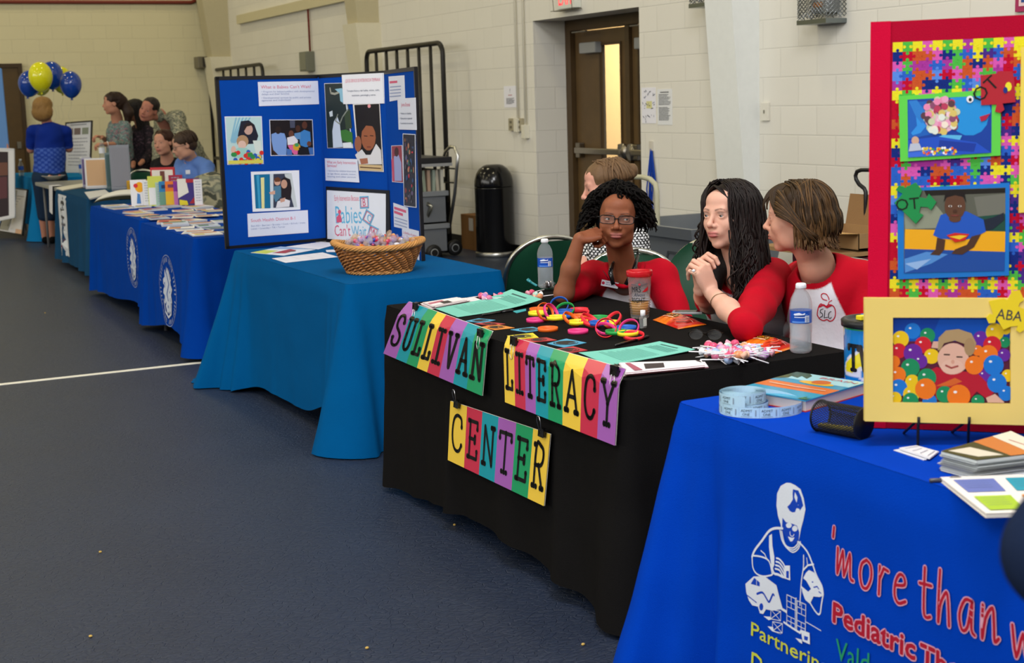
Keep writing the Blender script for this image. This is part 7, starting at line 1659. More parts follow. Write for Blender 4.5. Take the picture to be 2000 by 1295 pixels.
m = MB(); [m.ball((.07 * math.cos(k * 2.1), .06 * math.sin(k * 2.1), .04), .022, ['#c86a5a', '#d0a08a', '#8a4a3a'][k % 3], 8, 6) for k in range(5)]; tag(m.build('snacks', 'matte', t), kind='stuff')
sheet('paper_sheet', 'white pamphlet on the grey table right of the bowl', 'paper', [(110, 366), (160, 358), (170, 363), (122, 371)], col='#d8d6cc', n=3, th=.004)
c_ = on_z(88, 366, TZ); m = MB(); m.add([(T8[0] - .004, 15.85, .755), (T8[0] - .004, 16.1, .755), (T8[0] - .02, 16.1, .47), (T8[0] - .02, 15.9, .45)], [(0, 1, 2, 3)], '#d6d8e2').add([(T8[0] - .004, 15.85, .756), (T8[0] - .004, 16.1, .756), (T8[0] + .1, 16.1, .757), (T8[0] + .1, 15.85, .757)], [(3, 2, 1, 0)], '#d6d8e2'); tag(m.build('hanging_sheet', 'paper'), 'white paper hanging over the front of the grey table', 'paper')
for px, py, T_, lab in ((42, 343, TZ, 'water bottle left of the blonde woman on the far blue cloth'), (160, 340, TZ, 'water bottle with blue label in front of the far framed poster')):
 p = on_z(px, py, T_); t = thing('water_bottle', lab, 'bottle', tuple(p)); MB().lathe([(0, 0), (.032, 0), (.033, .13), (.014, .18), (.014, .2), (0, .2)], (0, 0, .001), '#cfd6da', 14).build('body', 'clear', t); MB().lathe([(.034, .07), (.034, .12)], (0, 0, 0), '#2a55b0', 14).build('label_band', 'paper', t); MB().lathe([(.016, .19), (.016, .21), (0, .21)], (0, 0, 0), '#e6e8ea', 10).build('cap', 'plastic', t)
def easel(px0, py0, px1, py1, z, label, col, fr, w, h, draw=None):
 p = on_z(px0, py0, z); t = thing('brochure_stand', label, 'display stand', tuple(p), math.atan2(B[0][1], B[0][0]) + .25)
 m = MB(); m.box((0, 0, h / 2 + .01), (w, .012, h), fr, Matrix.Rotation(-.2, 3, 'X').to_4x4()); m.build('backing', 'plastic', t); m = MB(); M = Matrix.Rotation(-.2, 3, 'X').to_4x4(); m.box(M @ Vector((0, -.009, 0)) + Vector((0, 0, h / 2 + .01)), (w * .86, .004, h * .88), col, M); m.build('leaflet', 'paper', t)
 MB().box((0, -.03, .012), (w, .07, .02), fr).build('base', 'plastic', t)
easel(192, 368, 0, 0, TZ, 'tan leaflet in a clear stand on the slate blue cloth', '#c8a27c', '#cfcfd4', .24, .30); easel(172, 366, 0, 0, TZ, 'narrow purple leaflet stand left of the tan one', '#5a4a78', '#9a9ab4', .10, .30)
easel(238, 372, 0, 0, TZ, 'tall grey leaflet rack behind the white bag', '#80828f', '#6f7480', .19, .44); easel(222, 370, 0, 0, TZ, 'dark teal leaflet rack leaning beside the grey rack', '#3f5a5e', '#4a6468', .13, .36)
sheet('paper_sheet', 'white papers lying below the tan leaflet stand', 'paper', [(165, 375), (205, 370), (215, 378), (175, 388)], col='#c9cdd6', n=3, th=.004)
m = MB(); c_ = on_z(232, 392, TZ); m.grid(lambda u, v: (c_[0] + .52 * (u - .5) + .1 * v, c_[1] - .1 + .34 * (v - .3) - .2 * u, TZ + .002 + .10 * (math.sin(pi * u) ** .6) * (math.sin(pi * min(1, v + .05)) ** .7)), 20, 12, '#d3d3ce', cfn=lambda u, v: '#23261f' if v < .16 or (v > .72 and .3 < u < .9) else '#d3d3ce'); tag(m.build('tote_bag', 'cloth'), 'white and dark green bag lying flat at the far end of the blue cloths', 'bag')
m = MB(); m.box((0, 0, .05), (.22, .1, .10), '#c89a30', bev=.01); m.box((0, -.052, .05), (.2, .002, .03), '#3a2a18'); o = m.build('snack_box', 'card'); o.location = on_z(272, 372, TZ); tag(o, 'yellow and brown box behind the white bag', 'box')
# standing books
bks = [(273, 401, .16, .30, '#e6e6ec', 'white book with an orange sun shape on the cover'), (291, 399, .10, .29, '#d9dbe2', 'plain white book spine standing second from left'), (306, 397, .15, .34, '#c8cf5c', 'lime green leaflet book behind the white ones'), (315, 398, .09, .27, '#a9c4b4', 'pale green slim book'), (325, 400, .12, .28, '#2f7fb8', 'blue and green striped book'), (339, 400, .14, .28, '#e2762a', 'orange and yellow book in the middle of the row'), (350, 398, .09, .28, '#8a2f9a', 'purple and pink book'), (357, 397, .08, .27, '#2f7a4a', 'dark green and grey book'), (371, 397, .22, .31, '#3b2f7a', 'white, navy and crimson picture book'), (389, 396, .08, .30, '#d8dae2', 'white book at the right end of the row'), (322, 389, .26, .42, '#b8343a', 'red framed book standing tallest at the back of the row'), (346, 392, .14, .33, '#a02a4a', 'crimson book behind the purple one')]
for i, (px, py, w_, h_, c, lab) in enumerate(bks):
 z_ = TZ; p = on_z(px, 403 if i < 10 else 398, z_); d_ = B[2] @ (p - EYE); w_ = w_ * .8; h_ = h_ * .72
 def dr(a, w, h, i=i):
  if i == 0: a.disc(.01, h * .72, w * .28, '#eda81e', h * .2); a.disc(-.02, h * .78, w * .14, '#d8303a'); a.poly([(-.02, h * .1), (.015, h * .1), (.01, h * .45), (-.01, h * .5)], '#4a7fc0')
  elif i == 2: a.rect(-w * .45, h * .05, w * .45, h * .62, '#dfe0e6')
  elif i == 4: a.rect(-w * .5, 0, w * .5, h * .58, '#6a9a86'); a.rect(-w * .3, h * .72, w * .3, h * .86, '#1a3a6a')
  elif i == 5: a.rect(-w * .5, 0, w * .5, h * .6, '#d8b030'); a.rect(-w * .3, h * .75, w * .3, h * .88, '#7a3a5a')
  elif i == 6: a.rect(-w * .5, 0, w * .5, h * .6, '#c070b0')
  elif i == 7: a.rect(-w * .5, 0, w * .5, h * .65, '#9aa4ac')
  elif i == 8: a.poly([(-w * .5, h * .3), (0, h * .5), (-w * .1, h), (-w * .5, h)], '#dcdad2'); a.poly([(0, h * .1), (w * .5, h * .1), (w * .5, h * .6)], '#a82838'); a.poly([(-w * .45, .01), (-w * .05, h * .05), (-w * .1, h * .2), (-w * .45, h * .25)], '#d8c830'); a.rect(-w * .1, h * .85, w * .5, h * .98, '#a82838')
  elif i == 10: a.rect(-w * .44, .01, w * .44, h * .93, '#d9d3cc'); a.rect(-w * .1, h * .3, w * .1, h * .9, '#6a3a34')
  else: a.lines(-w * .3, h * .9, w * .4, 8, h * .1, .006, '#9aa0b4', i)
 m = MB(); M = Matrix.Rotation(-.1, 3, 'X').to_4x4(); th = .02; m.box((0, 0, h_ / 2 + .002), (w_, th, h_), c); a = Art(); dr(a, w_, h_); a.to(m, lambda x, y, h__: (x, -th / 2 - h__, y + .002), .0006, .0008)
 o = m.build('standing_book', 'paper'); o.location = p; o.rotation_euler = (0, 0, math.atan2(B[0][1], B[0][0]) + random.uniform(-.15, .25)); tag(o, lab + ' on the blue table' if 'row' not in lab else lab + ' on the blue table', 'book')
# flat brochures
random.seed(14); cl_ = ['#d8d6dc', '#c9cfe2', '#e0dcd0', '#b8c6dc', '#d9b0b4', '#e2e2e6', '#d8c95a', '#a9b4c6', '#d8a884', '#c7cdd8']; cn_ = ['white', 'pale violet', 'cream', 'light blue', 'pink', 'bright white', 'yellow', 'grey-blue', 'orange', 'silver-grey']
acc = ['#b8303c', '#2a4a8a', '#3f7a5a', '#c87a3a', '#6a5a9a']
slots = []
for r_ in range(15):
 y = 8.82 + r_ * .225
 for c_i in range(4 if r_ < 13 else 3):
  slots.append((2.24 + c_i * .175 + random.uniform(-.02, .02) + (.04 if y > 10.28 else 0), y + random.uniform(-.03, .03)))
for i, (x, y) in enumerate(slots):
 if random.random() < .12 or 10.12 < y < 10.36: continue
 k = random.randrange(len(cl_)); n_ = random.choice([1, 1, 2, 6, 10]); w_, h_ = random.uniform(.07, .10), random.uniform(.09, .12); th = .0014
 m = MB()
 for j in range(n_): m.box((random.uniform(-.002, .002), random.uniform(-.002, .002), (j + .5) * th), (w_ * 1.9, h_ * 1.9, th * .9), cl_[k] if j == n_ - 1 else '#cfd2da')
 a = Art(); a.rect(-w_ * .8, h_ * .35, w_ * .8, h_ * .8, random.choice(acc)); a.rect(-w_ * .8, -h_ * .8, random.uniform(-.2, .5) * w_, random.uniform(-.2, .1) * h_, random.choice(acc + cl_)); a.lines(-w_ * .7, h_ * .15, w_ * .8, 4, h_ * .2, .004, '#7a8090', i); a.to(m, lambda px, py, h: (px, py, h), .0004, n_ * th + .0002)
 o = m.build('brochure', 'paper'); o.location = (x, y, TZ + .0015); o.rotation_euler = (0, 0, random.uniform(-.35, .35))
 xx, yy = ('front edge' if x < 2.36 else 'back edge' if x > 2.62 else 'middle'), ('near' if y < 9.4 else 'centre' if y < 10.2 else 'far')
 tag(o, '%s %s at the %s, %s part of the blue tables' % (cn_[k], 'brochure' if n_ < 3 else 'stack of brochures', xx, yy), 'brochure', 'brochures spread over the two blue tables')
# vertical sign on the slate blue cloth
fr6 = C6.front(); a = Art(); y6, zt = 14.72, .70; a.rect(-.11, -.58, .11, .02, '#cdd2dc')
for k, (c, dy) in enumerate((('#2a2a34', -.06), ('#34343e', -.13), ('#2f2f3a', -.2), ('#5a5a64', -.27), ('#8a8a92', -.33), ('#9a4a40', -.42), ('#a03a34', -.49))): a.disc(random.uniform(-.02, .02), dy, .045, c, .026)
m = MB(); a.to(m, lambda x, y, h: fr6(y6 - x * 2.2, zt + y, h), .0006, .003, maxe=.08); link('paper_sign', m.mesh('paper_sign', 'paper'), cl6)
# ------------------------------------------------------------------ carts, bin and boxes by the wall
def rail_cart(xb, y0, y1, label, h=2.12, zf=.72):
 t = thing('folding_rail_cart', label, 'cart', (xb, (y0 + y1) / 2, 0)); BK = '#1d1b19'; r = .027
 def arc(y, s_): return [(xb, y + s_ * .12 * (1 - math.cos(k * pi / 12)), h - .12 + .12 * math.sin(k * pi / 12)) for k in range(7)]
 m = MB(); m.tube([(xb, y0, .02), (xb, y0, h - .12)] + arc(y0, 1)[1:] + arc(y1, -1)[::-1][1:] + [(xb, y1, .02)], r, BK, 8); m.tube([(xb, y0, zf), (xb, y1, zf)], r, BK, 8); m.tube([(xb, y0, .12), (xb, y1, .12)], r, BK, 8); m.build('frame', 'powder', t, True)
 n = 7
 for k in range(1, n): y = y0 + (y1 - y0) * k / n; MB().tube([(xb, y, zf), (xb, y, h)], .020, BK, 8).build('upright_bar', 'powder', t, True)
 m = MB(); m.boxp((xb - .35, y0, .10), (xb + .02, y1, .16), BK); m.build('platform', 'powder', t, True)
 for yy in (y0 + .1, y1 - .1): MB().lathe([(0, -.02), (.045, -.02), (.05, 0), (.045, .02), (0, .02)], (xb - .28, yy, .05), '#2a2a2a', 14, Matrix.Rotation(pi / 2, 4, 'X')).build('caster', 'rubber', t, True)
rail_cart(6.0, 13.62, 15.82, 'black tubular rail cart against the wall behind the display board')
rail_cart(6.02, 20.05, 23.0, 'black tubular rail cart in the far corner of the hall')
# hand truck with crates
q0 = on_z(890, 468, .0); d0 = B[2] @ (q0 - EYE); t = thing('hand_truck', 'silver hand truck holding grey crates by the wall', 'hand truck', (5.3, 11.75, 0)); 
# the frame stands near the wall; coordinates along y (to the left) and z
HX = 5.75; 
def hp_(px, py, x=HX): p = on_x(px, py, x); return Vector(p)
MB().tube([hp_(876, 455), hp_(888, 380), hp_(892, 330), hp_(895, 305), hp_(888, 288), hp_(880, 286), hp_(870, 296), hp_(864, 318), hp_(862, 334)], .017, '#c7c8c8', 10).build('handle_frame', 'metal', t, True)
MB().tube([hp_(828, 462, HX - .3), hp_(836, 420, HX - .3), hp_(842, 402, HX - .3), hp_(836, 398, HX - .3), hp_(829, 410, HX - .3)], .02, '#a8a79a', 10).build('lower_frame', 'metal', t, True)
m = MB()
for a_, b_ in (((866, 328), (892, 330)), ((866, 356), (890, 357)), ((874, 300), (874, 395))): m.tube([hp_(*a_), hp_(*b_)], .008, '#26241f', 6)
m.build('cross_straps', 'rubber', t, True)
for px, py, x in ((887, 460, HX), (846, 463, HX - .35)):
 c = Vector(on_x(px, py, x)); c.z = .081; m = MB(); M = Matrix.Rotation(pi / 2, 4, 'X'); m.lathe([(.04, -.025), (.075, -.025), (.08, 0), (.075, .025), (.04, .025)], c, '#1b1b1c', 20, M); m.lathe([(0, -.02), (.04, -.026), (.04, .026), (0, .02)], c, '#a9adb0', 16, M); m.build('wheel', 'rubber', t, True)
tp = Vector(on_x(878, 455, HX)); MB().boxp((HX - .45, tp.y - .05, .03), (HX, tp.y + .9, .05), '#8a8a86').build('toe_plate', 'metal', t, True)
def crate(x0, x1, y0, y1, z0, z1, label, col='#70747a', lid=True, cargo=False):
 t = thing('storage_crate', label, 'crate', ((x0 + x1) / 2, (y0 + y1) / 2, z0)); m = MB(); i = .02
 for a_, b_ in (((x0 + i, y0 + i, z0), (x0 + i + .012, y1 - i, z1)), ((x1 - i - .012, y0 + i, z0), (x1 - i, y1 - i, z1)), ((x0 + i, y0 + i, z0), (x1 - i, y0 + i + .012, z1)), ((x0 + i, y1 - i - .012, z0), (x1 - i, y1 - i, z1)), ((x0 + i, y0 + i, z0), (x1 - i, y1 - i, z0 + .012))): m.boxp(a_, b_, col)
 for k in range(5): yy = y0 + (y1 - y0) * (k + .5) / 5; m.boxp((x0 + .008, yy - .006, z0 + .02), (x0 + i, yy + .006, z1 - .03), col)
 m.build('body', 'plastic', t, True)
 m = MB(); m.boxp((x0, y0, z1 - .05), (x0 + i + .014, y1, z1), '#83878c', bev=.006).boxp((x1 - i - .014, y0, z1 - .05), (x1, y1, z1), '#83878c', bev=.006).boxp((x0, y0, z1 - .05), (x1, y0 + i + .014, z1), '#83878c', bev=.006).boxp((x0, y1 - i - .014, z1 - .05), (x1, y1, z1), '#83878c', bev=.006); m.build('rim', 'plastic', t, True); return t
yA = on_x(874, 400, HX - .1)[1]; yB = yA + .95
crate(HX - .5, HX - .08, yA, yB, .055, .34, 'lower grey plastic crate on the hand truck'); upc = crate(HX - .5, HX - .08, yA, yB, .345, .66, 'upper grey plastic crate with papers on the hand truck')
z_ = .36; random.seed(4); fc = ['#b8a54a', '#7a2f50', '#a9a493', '#8f9a8a', '#b59a86', '#9aa79a', '#b8b0a0', '#c9c6b8']
for k in range(8):
 y = HX - .45 + k * .047; m = MB(); m.box((y, yA + .36, z_ + .255), (.030, .6, .50), fc[k], Matrix.Rotation(.05 * (k % 3 - 1), 3, 'Y').to_4x4()); tag(m.build('file_folder', 'paper'), '%s folder standing in the upper grey crate' % ['cream', 'grey', 'tan', 'sage', 'pinkish', 'dark plum', 'pale green', 'mustard yellow'][[0, 5, 1, 3, 4, 6, 2, 7].index(k) if k in [0, 5, 1, 3, 4, 6, 2, 7] else 0], 'folder', 'folders in the crate by the wall')
m = MB(); m.boxp((HX - .54, yA - .02, .93), (HX - .04, yB, .99), '#26262a', bev=.01).boxp((HX - .54, yA - .02, .90), (HX - .04, yB, .93), '#9a9c9e'); tag(m.build('case', 'plastic'), 'black and grey flat case laid across the standing folders', 'case')
m = MB().boxp((HX - .506, yA + .62, .46), (HX - .50, yA + .78, .62), '#cfc9c0').boxp((HX - .508, yA + .62, .58), (HX - .506, yA + .78, .62), '#a83a34'); m.build('sticker', 'paper', upc, True)
# trash can
p = on_z(968, 489, 0); cx, cy = 6.07, on_x(968, 480, 6.07)[1]; t = thing('trash_can', 'tall black dome-top trash can with chrome base against the wall', 'trash can', (cx, cy, 0)); s_ = .195
MB().lathe([(0, .02), (.185, .02), (.19, .05), (.19, .66), (.193, .67), (.193, .68)], (0, 0, 0), '#0c0c0e', 40).build('body', 'gloss', t)
MB().lathe([(.19, .685), (.192, .70), (.188, .75), (.172, .81), (.14, .86), (.095, .893), (.075, .897), (.07, .90), (0, .90)], (0, 0, 0), '#0c0c0e', 40).build('dome_lid', 'gloss', t)
MB().lathe([(0, .0), (.196, .0), (.2, .005), (.2, .04), (.19, .05)], (0, 0, .001), '#b9b9b6', 40).build('base_ring', 'metal', t); MB().lathe([(.0925, .0), (.094, .0)], (0, 0, 0), '#111').build('x', 'gloss', t) if 0 else None
m = MB(); c_ = Vector(on_z(928, 487, 0)); m.boxp((c_.x - .06, c_.y - .12, .0), (c_.x + .18, c_.y + .2, .36), '#8a6238'); m.boxp((c_.x - .062, c_.y - .1, .2), (c_.x - .06, c_.y + .0, .33), '#c9c2b6'); tag(m.build('cardboard_box', 'card'), 'brown cardboard box left of the black trash can', 'box')
# large grey bin and cream push cart behind the seated three
BX = 4.95
c0, c1 = on_x(1252, 430, BX), on_x(1352, 440, BX); y1_, y0_ = c0[1], c1[1]; zt_ = c0[2] - .02; t = thing('utility_bin', 'large grey plastic bin with marker writing behind the chairs', 'bin', (BX + .3, (y0_ + y1_) / 2, 0))
def binx(z): return BX + .09 * (1 - z / zt_)
m = MB(); A_ = .12
def ring(z, g=0.): k = 1 - z / zt_; return [(BX + A_ * k - g, y0_ + A_ * k * .7 - g, z), (BX + .72 - A_ * k + g, y0_ + A_ * k * .7 - g, z), (BX + .72 - A_ * k + g, y1_ + .35 - A_ * k + g, z), (BX + A_ * k - g, y1_ + .35 - A_ * k + g, z)]
vs = ring(.06) + ring(zt_ - .07) + ring(zt_ - .07, .025) + ring(zt_, .03) + ring(zt_, -.01) + ring(zt_ - .35, -.02)
m.add(vs, [(4 * r_ + k, 4 * r_ + (k + 1) % 4, 4 * r_ + 4 + (k + 1) % 4, 4 * r_ + 4 + k) for r_ in range(5) for k in range(4)] + [(3, 2, 1, 0), (20, 21, 22, 23)], '#686d72'); m.build('body', 'plastic', t, True)
f_b = lambda x, y, h: (BX + A_ * (1 - y / zt_) - .003 - h, y0_ + (y1_ - y0_) - x, y)
m = MB(); a = Art(); L_ = y1_ - y0_; a.stroke([(L_ * .35, zt_ - .55), (L_ * .42, zt_ - .22), (L_ * .47, zt_ - .17), (L_ * .85, zt_ - .17), (L_ * .88, zt_ - .3)], .016, '#454a4f'); a.text('Size 30', L_ * .42, zt_ - .36, .045, '#43474c', rot=.05); a.text('84', L_ * .55, zt_ - .47, .05, '#43474c'); a.text('%', L_ * .66, zt_ - .57, .045, '#43474c'); a.to(m, f_b, .001, .002); m.build('marker_writing', 'matte', t, True)
for yy in (y0_ + .15, y1_ + .1): MB().lathe([(0, -.018), (.04, -.018), (.045, 0), (.04, .018), (0, .018)], (BX + .2, yy, .045), '#2a2a2a', 12, Matrix.Rotation(pi / 2, 4, 'X')).build('caster', 'rubber', t, True)
X2 = 5.15; P_ = [Vector(on_x(px, py, X2)) for px, py in ((1284, 440), (1283, 375), (1280, 360), (1270, 350), (1256, 346), (1222, 345))]
t = thing('push_cart', 'cream tubular push cart handle behind the person in glasses', 'cart', (X2, P_[0].y, 0)); b_ = P_[0].copy(); b_.z = .12; e_ = P_[-1] + Vector((0, .5, 0)); e2 = e_.copy(); e2.z = .12
MB().tube([b_] + P_ + [e_, e2], .018, '#b9b69c', 10).build('handle', 'powder', t, True); MB().boxp((X2 - .05, b_.y - .05, .1), (X2 + .75, e2.y + .05, .14), '#8f8c78').build('deck', 'powder', t, True)
for xx in (X2 + .05, X2 + .65):
 for yy in (b_.y + .05, e2.y - .05): MB().lathe([(0, -.018), (.046, -.018), (.05, 0), (.046, .018), (0, .018)], (xx, yy, .05), '#2a2a2a', 12, Matrix.Rotation(pi / 2, 4, 'X')).build('caster', 'rubber', t, True)
# chairs of the seated
chair(1232, 640, 6.2, 0, 'green folding chair of the person in glasses, back rail seen at the shoulder', .85, .08)
chair(1392, 660, 6.1, 20, 'green folding chair standing between the person in glasses and the dark-haired person', .90, .10)
chair(1650, 700, 5.7, 5, 'green folding chair of the person with the apple print shirt', .84, .08)
chair(287, 400, 14.3, 200, 'green folding chair behind the blue tables beside the dark floral top', .92, .1)
chair(410, 400, 12.3, 150, 'teal green chair back right of the man in the light blue shirt', .88, .1)
# backpack beside that chair
S = SDF(); c_ = at(412, 372, 12.1); S.ell(c_, (.22, .16, .15), '#6a6c5c', None, .03); S.ell(c_ + [.05, -.05, -.12], (.26, .17, .12), '#5e604f', None, .04); S.colfn = camo(['#8c8e7a', '#6d7065', '#a09c84', '#4a4d45'], 34); S.disp.append(wrinkle(.008, 24, 2.)); o = S.build('duffel_bag', 'cloth', .012); tag(o, 'camouflage bag piled on the dark bench right of the man in blue', 'bag')
q_ = c_.copy(); tag(MB().boxp((q_[0] - .35, q_[1] - .3, 0), (q_[0] + .4, q_[1] + .35, q_[2] - .2), '#15140f').build('dark_bench', 'plastic'), 'dark bench under the camouflage bag beside the board', 'bench')
# dolly with cardboard boxes at the right
c_ = at(1690, 470, 7.6); X3 = c_[0]; pr = lambda px, py, dx=0.: Vector(on_x(px, py, X3 + dx)); z0 = pr(1680, 470)[2]
t = thing('luggage_dolly', 'black folding dolly handle beside the cardboard boxes', 'dolly', (X3, c_[1], 0)); hh = [pr(1691, 395), pr(1691, 375), pr(1688, 368), pr(1678, 360), pr(1672, 350), pr(1671, 343), pr(1674, 335), pr(1682, 332), pr(1694, 332)]
b_ = hh[0].copy(); b_.z = .05; r2 = hh[-1] + Vector((0, -.3, 0)); MB().tube([b_] + hh + [r2, r2 + Vector((0, -.05, -.1)), Vector((r2.x, r2.y - .06, .05))], .011, '#17171a', 8).build('handle', 'powder', t, True); MB().boxp((X3 - .3, r2.y - .1, .03), (X3 + .02, b_.y + .05, .06), '#1d1d20').build('base_plate', 'powder', t, True)
yL, yR = pr(1657, 450)[1], pr(1657, 450)[1] - .5; zt3, zb3 = pr(1670, 437)[2], pr(1670, 466)[2]
def cbox(x0, x1, y0, y1, z0, z1, label, flaps=True):
 t = thing('cardboard_box', label, 'box', ((x0 + x1) / 2, (y0 + y1) / 2, z0)); m = MB(); c = '#9b7a52'; th = .006
 for a_, b2 in (((x0, y0, z0), (x0 + th, y1, z1)), ((x1 - th, y0, z0), (x1, y1, z1)), ((x0, y0, z0), (x1, y0 + th, z1)), ((x0, y1 - th, z0), (x1, y1, z1)), ((x0, y0, z0), (x1, y1, z0 + th))): m.boxp(a_, b2, c)
 m.boxp((x0 - .001, (y0 + y1) / 2 + .03, z0 + .02), (x0, (y0 + y1) / 2 + .07, z1 - .03), '#86653c'); m.build('walls', 'card', t, True)
 if flaps:
  for v, cc in (([(x0, y0, z1), (x0, y1, z1), (x0 - .13, y1 + .02, z1 + .01), (x0 - .13, y0 - .02, z1 + .01)], '#b48d58'), ([(x1, y0, z1), (x1, y1, z1), (x1 + .03, y1, z1 + .16), (x1 + .03, y0, z1 + .16)], '#8d6c48')): m = MB(); m.add(v, [(0, 1, 2, 3)], cc).add([(p[0], p[1], p[2] - .004) for p in v], [(3, 2, 1, 0)], cc); m.build('flap', 'card', t, True)
 return t
cbox(X3 - .35, X3 - .02, yR, yL, zb3, zt3, 'open cardboard box on top of the pile at the red board edge')
zc3 = zb3 - .012; m = MB(); m.boxp((X3 - .5, yR, zc3 - .02), (X3, yL + .14, zc3), '#9b7a52'); tag(m.build('cardboard_sheet', 'card'), 'flat cardboard lid under the open box', 'cardboard')
tag(MB().boxp((X3 - .42, yR, .36), (X3 - .02, yL - .06, zc3 - .03), '#5c1f2c').build('storage_tub', 'plastic'), 'dark red tub under the cardboard lid', 'tub')
tag(MB().boxp((X3 - .45, yR, .065), (X3 - .02, yL, .355), '#2438a0').build('storage_tub', 'plastic'), 'blue tub at the bottom of the pile on the dolly', 'tub')
# crumbs on the floor
for i, (px, py) in enumerate(((196, 1080), (177, 1245), (888, 1027), (717, 1268), (1139, 1261), (88, 612))):
 p = on_z(px, py, 0); m = MB(); m.ball((0, 0, .004), (.006, .005, .004), '#c9a75a', 7, 5); o = m.build('crumb', 'matte'); o.location = p; tag(o, 'tiny yellow crumb on the blue floor, %s' % ['left of centre near the bottom', 'lowest at the left', 'under the black cloth hem', 'at the bottom edge middle', 'at the bottom near the bright blue cloth', 'far left below the white line'][i], 'crumb')
# ------------------------------------------------------------------ the red presentation board and things on the bright blue table
def z8b(x, y): return (1680 + x / 2.159, y / 2.159)
def z5(x, y): return (1680 + x / 2.816, 560 + y / 2.816)
def z7(x, y): return (1380 + x / 5.882, 640 + y / 5.882)
a0, a1 = on_z(1693, 836, TZ), on_z(2000, 848, TZ); dv = (a1 - a0) / np.linalg.norm(a1 - a0)
QA, QB = (a0[0], a0[1]), tuple((a0 + dv * .72)[:2]); RL = (QA, QB)
rb = thing('presentation_board', 'red tri-fold board covered in puzzle-print fabric at the right edge', 'display board', (a0[0], a0[1], TZ))
a = PX(*RL); tl, tr_ = a.q(*z8b(33, 95)), a.q(*z8b(690, 62)); L = a.L; zt = tl[1]; x0 = a.q(1693, 440)[0]
m = MB(); m.prism([(0, TZ + .002), (L, TZ + .002), (L, zt + (tr_[1] - tl[1]) / (tr_[0] - tl[0]) * L), (0, zt)], -.012, 0, '#b01030', a.fn)
panel = m.build('centre_panel', 'cloth', rb, True); panel['label'] = 'dark red fabric panel'
xf = a.q(*z8b(126, 400))[0]; m = MB(); m.prism([(-.001, TZ + .002), (xf, TZ + .002), (xf, zt + .001), (-.001, zt + .001)], .0, .003, '#d0103a', a.fn); o = m.build('edge_band', 'cloth', rb, True); o['label'] = 'brighter red edge band'
e0 = np.array([QB[0], QB[1], 0]); wing = MB(); wd_ = B[2] * 1.; wd_[2] = 0
wv2 = PX(QB, tuple((np.array(QB) - wd_[:2] / np.linalg.norm(wd_) * .25 + dv[:2] * .15))); wing.prism([(0, TZ + .002), (wv2.L, TZ + .002), (wv2.L, zt + .02), (0, zt + .02)], -.012, 0, '#b01030', wv2.fn); wing.build('side_wing', 'cloth', rb, True)
# puzzle-print fabric
random.seed(6); PC = {'y': '#e8dc2e', 'g': '#4fb848', 'o': '#c8562c', 'r': '#c01430', 'b': '#2f62c4', 'n': '#1c2f7c', 'p': '#a83a9a', 'l': '#5a8ae0', 'v': '#4a2f86', 'k': '#d85ab0'}
a = PX(*RL); gx0, gy0 = a.q(*z8b(124, 1255)); gx1, gy1 = a.q(*z8b(124, 180)); gxe = L - .02; cs = (gy1 - gy0) / 27; nx = int((gxe - gx0) / cs) + 1; sl = (tr_[1] - tl[1]) / (tr_[0] - tl[0])
cell = {}
for j in range(27):
 for i in range(nx):
  k = 'ygykygyp'[i % 8] if j % 5 == 1 else random.choice('orbnplvkrrbnog' + ('y' if j % 2 else 'g')); cell[i, j] = PC[k]
  x, y = gx0 + i * cs, gy0 + j * cs + sl * i * cs * (j / 27); a.rect(x, y, x + cs * 1.01, y + cs * 1.01, PC[k], False)
a.l = 1
for (i, j), c in cell.items():
 x, y = gx0 + i * cs, gy0 + j * cs + sl * i * cs * (j / 27)
 for dx, dy in ((1, 0), (0, 1)):
  if (i + dx, j + dy) not in cell: continue
  f = (i * 7 + j * 3 + dx) % 2; col = c if f else cell[i + dx, j + dy]; s_ = 1 if f else -1
  cx, cy = x + cs * (.5 + .5 * dx), y + cs * (.5 + .5 * dy); a.disc(cx + dx * s_ * cs * .17, cy + dy * s_ * cs * .17, cs * .17, col, n=9, up=False); a.disc(cx, cy, cs * (.09 if dx == 0 else .1), col, cs * (.1), n=6, up=False)
m = MB(); a.to(m, a.fn, .0003, .0008); link('puzzle_fabric', m.mesh('puzzle_fabric', 'cloth'), panel, True)
def rc(name, z, quad, draw, col, h0, th=.0015, label=None): return fcard(rb, RL, z, quad, name, draw, col, label, h0, th)
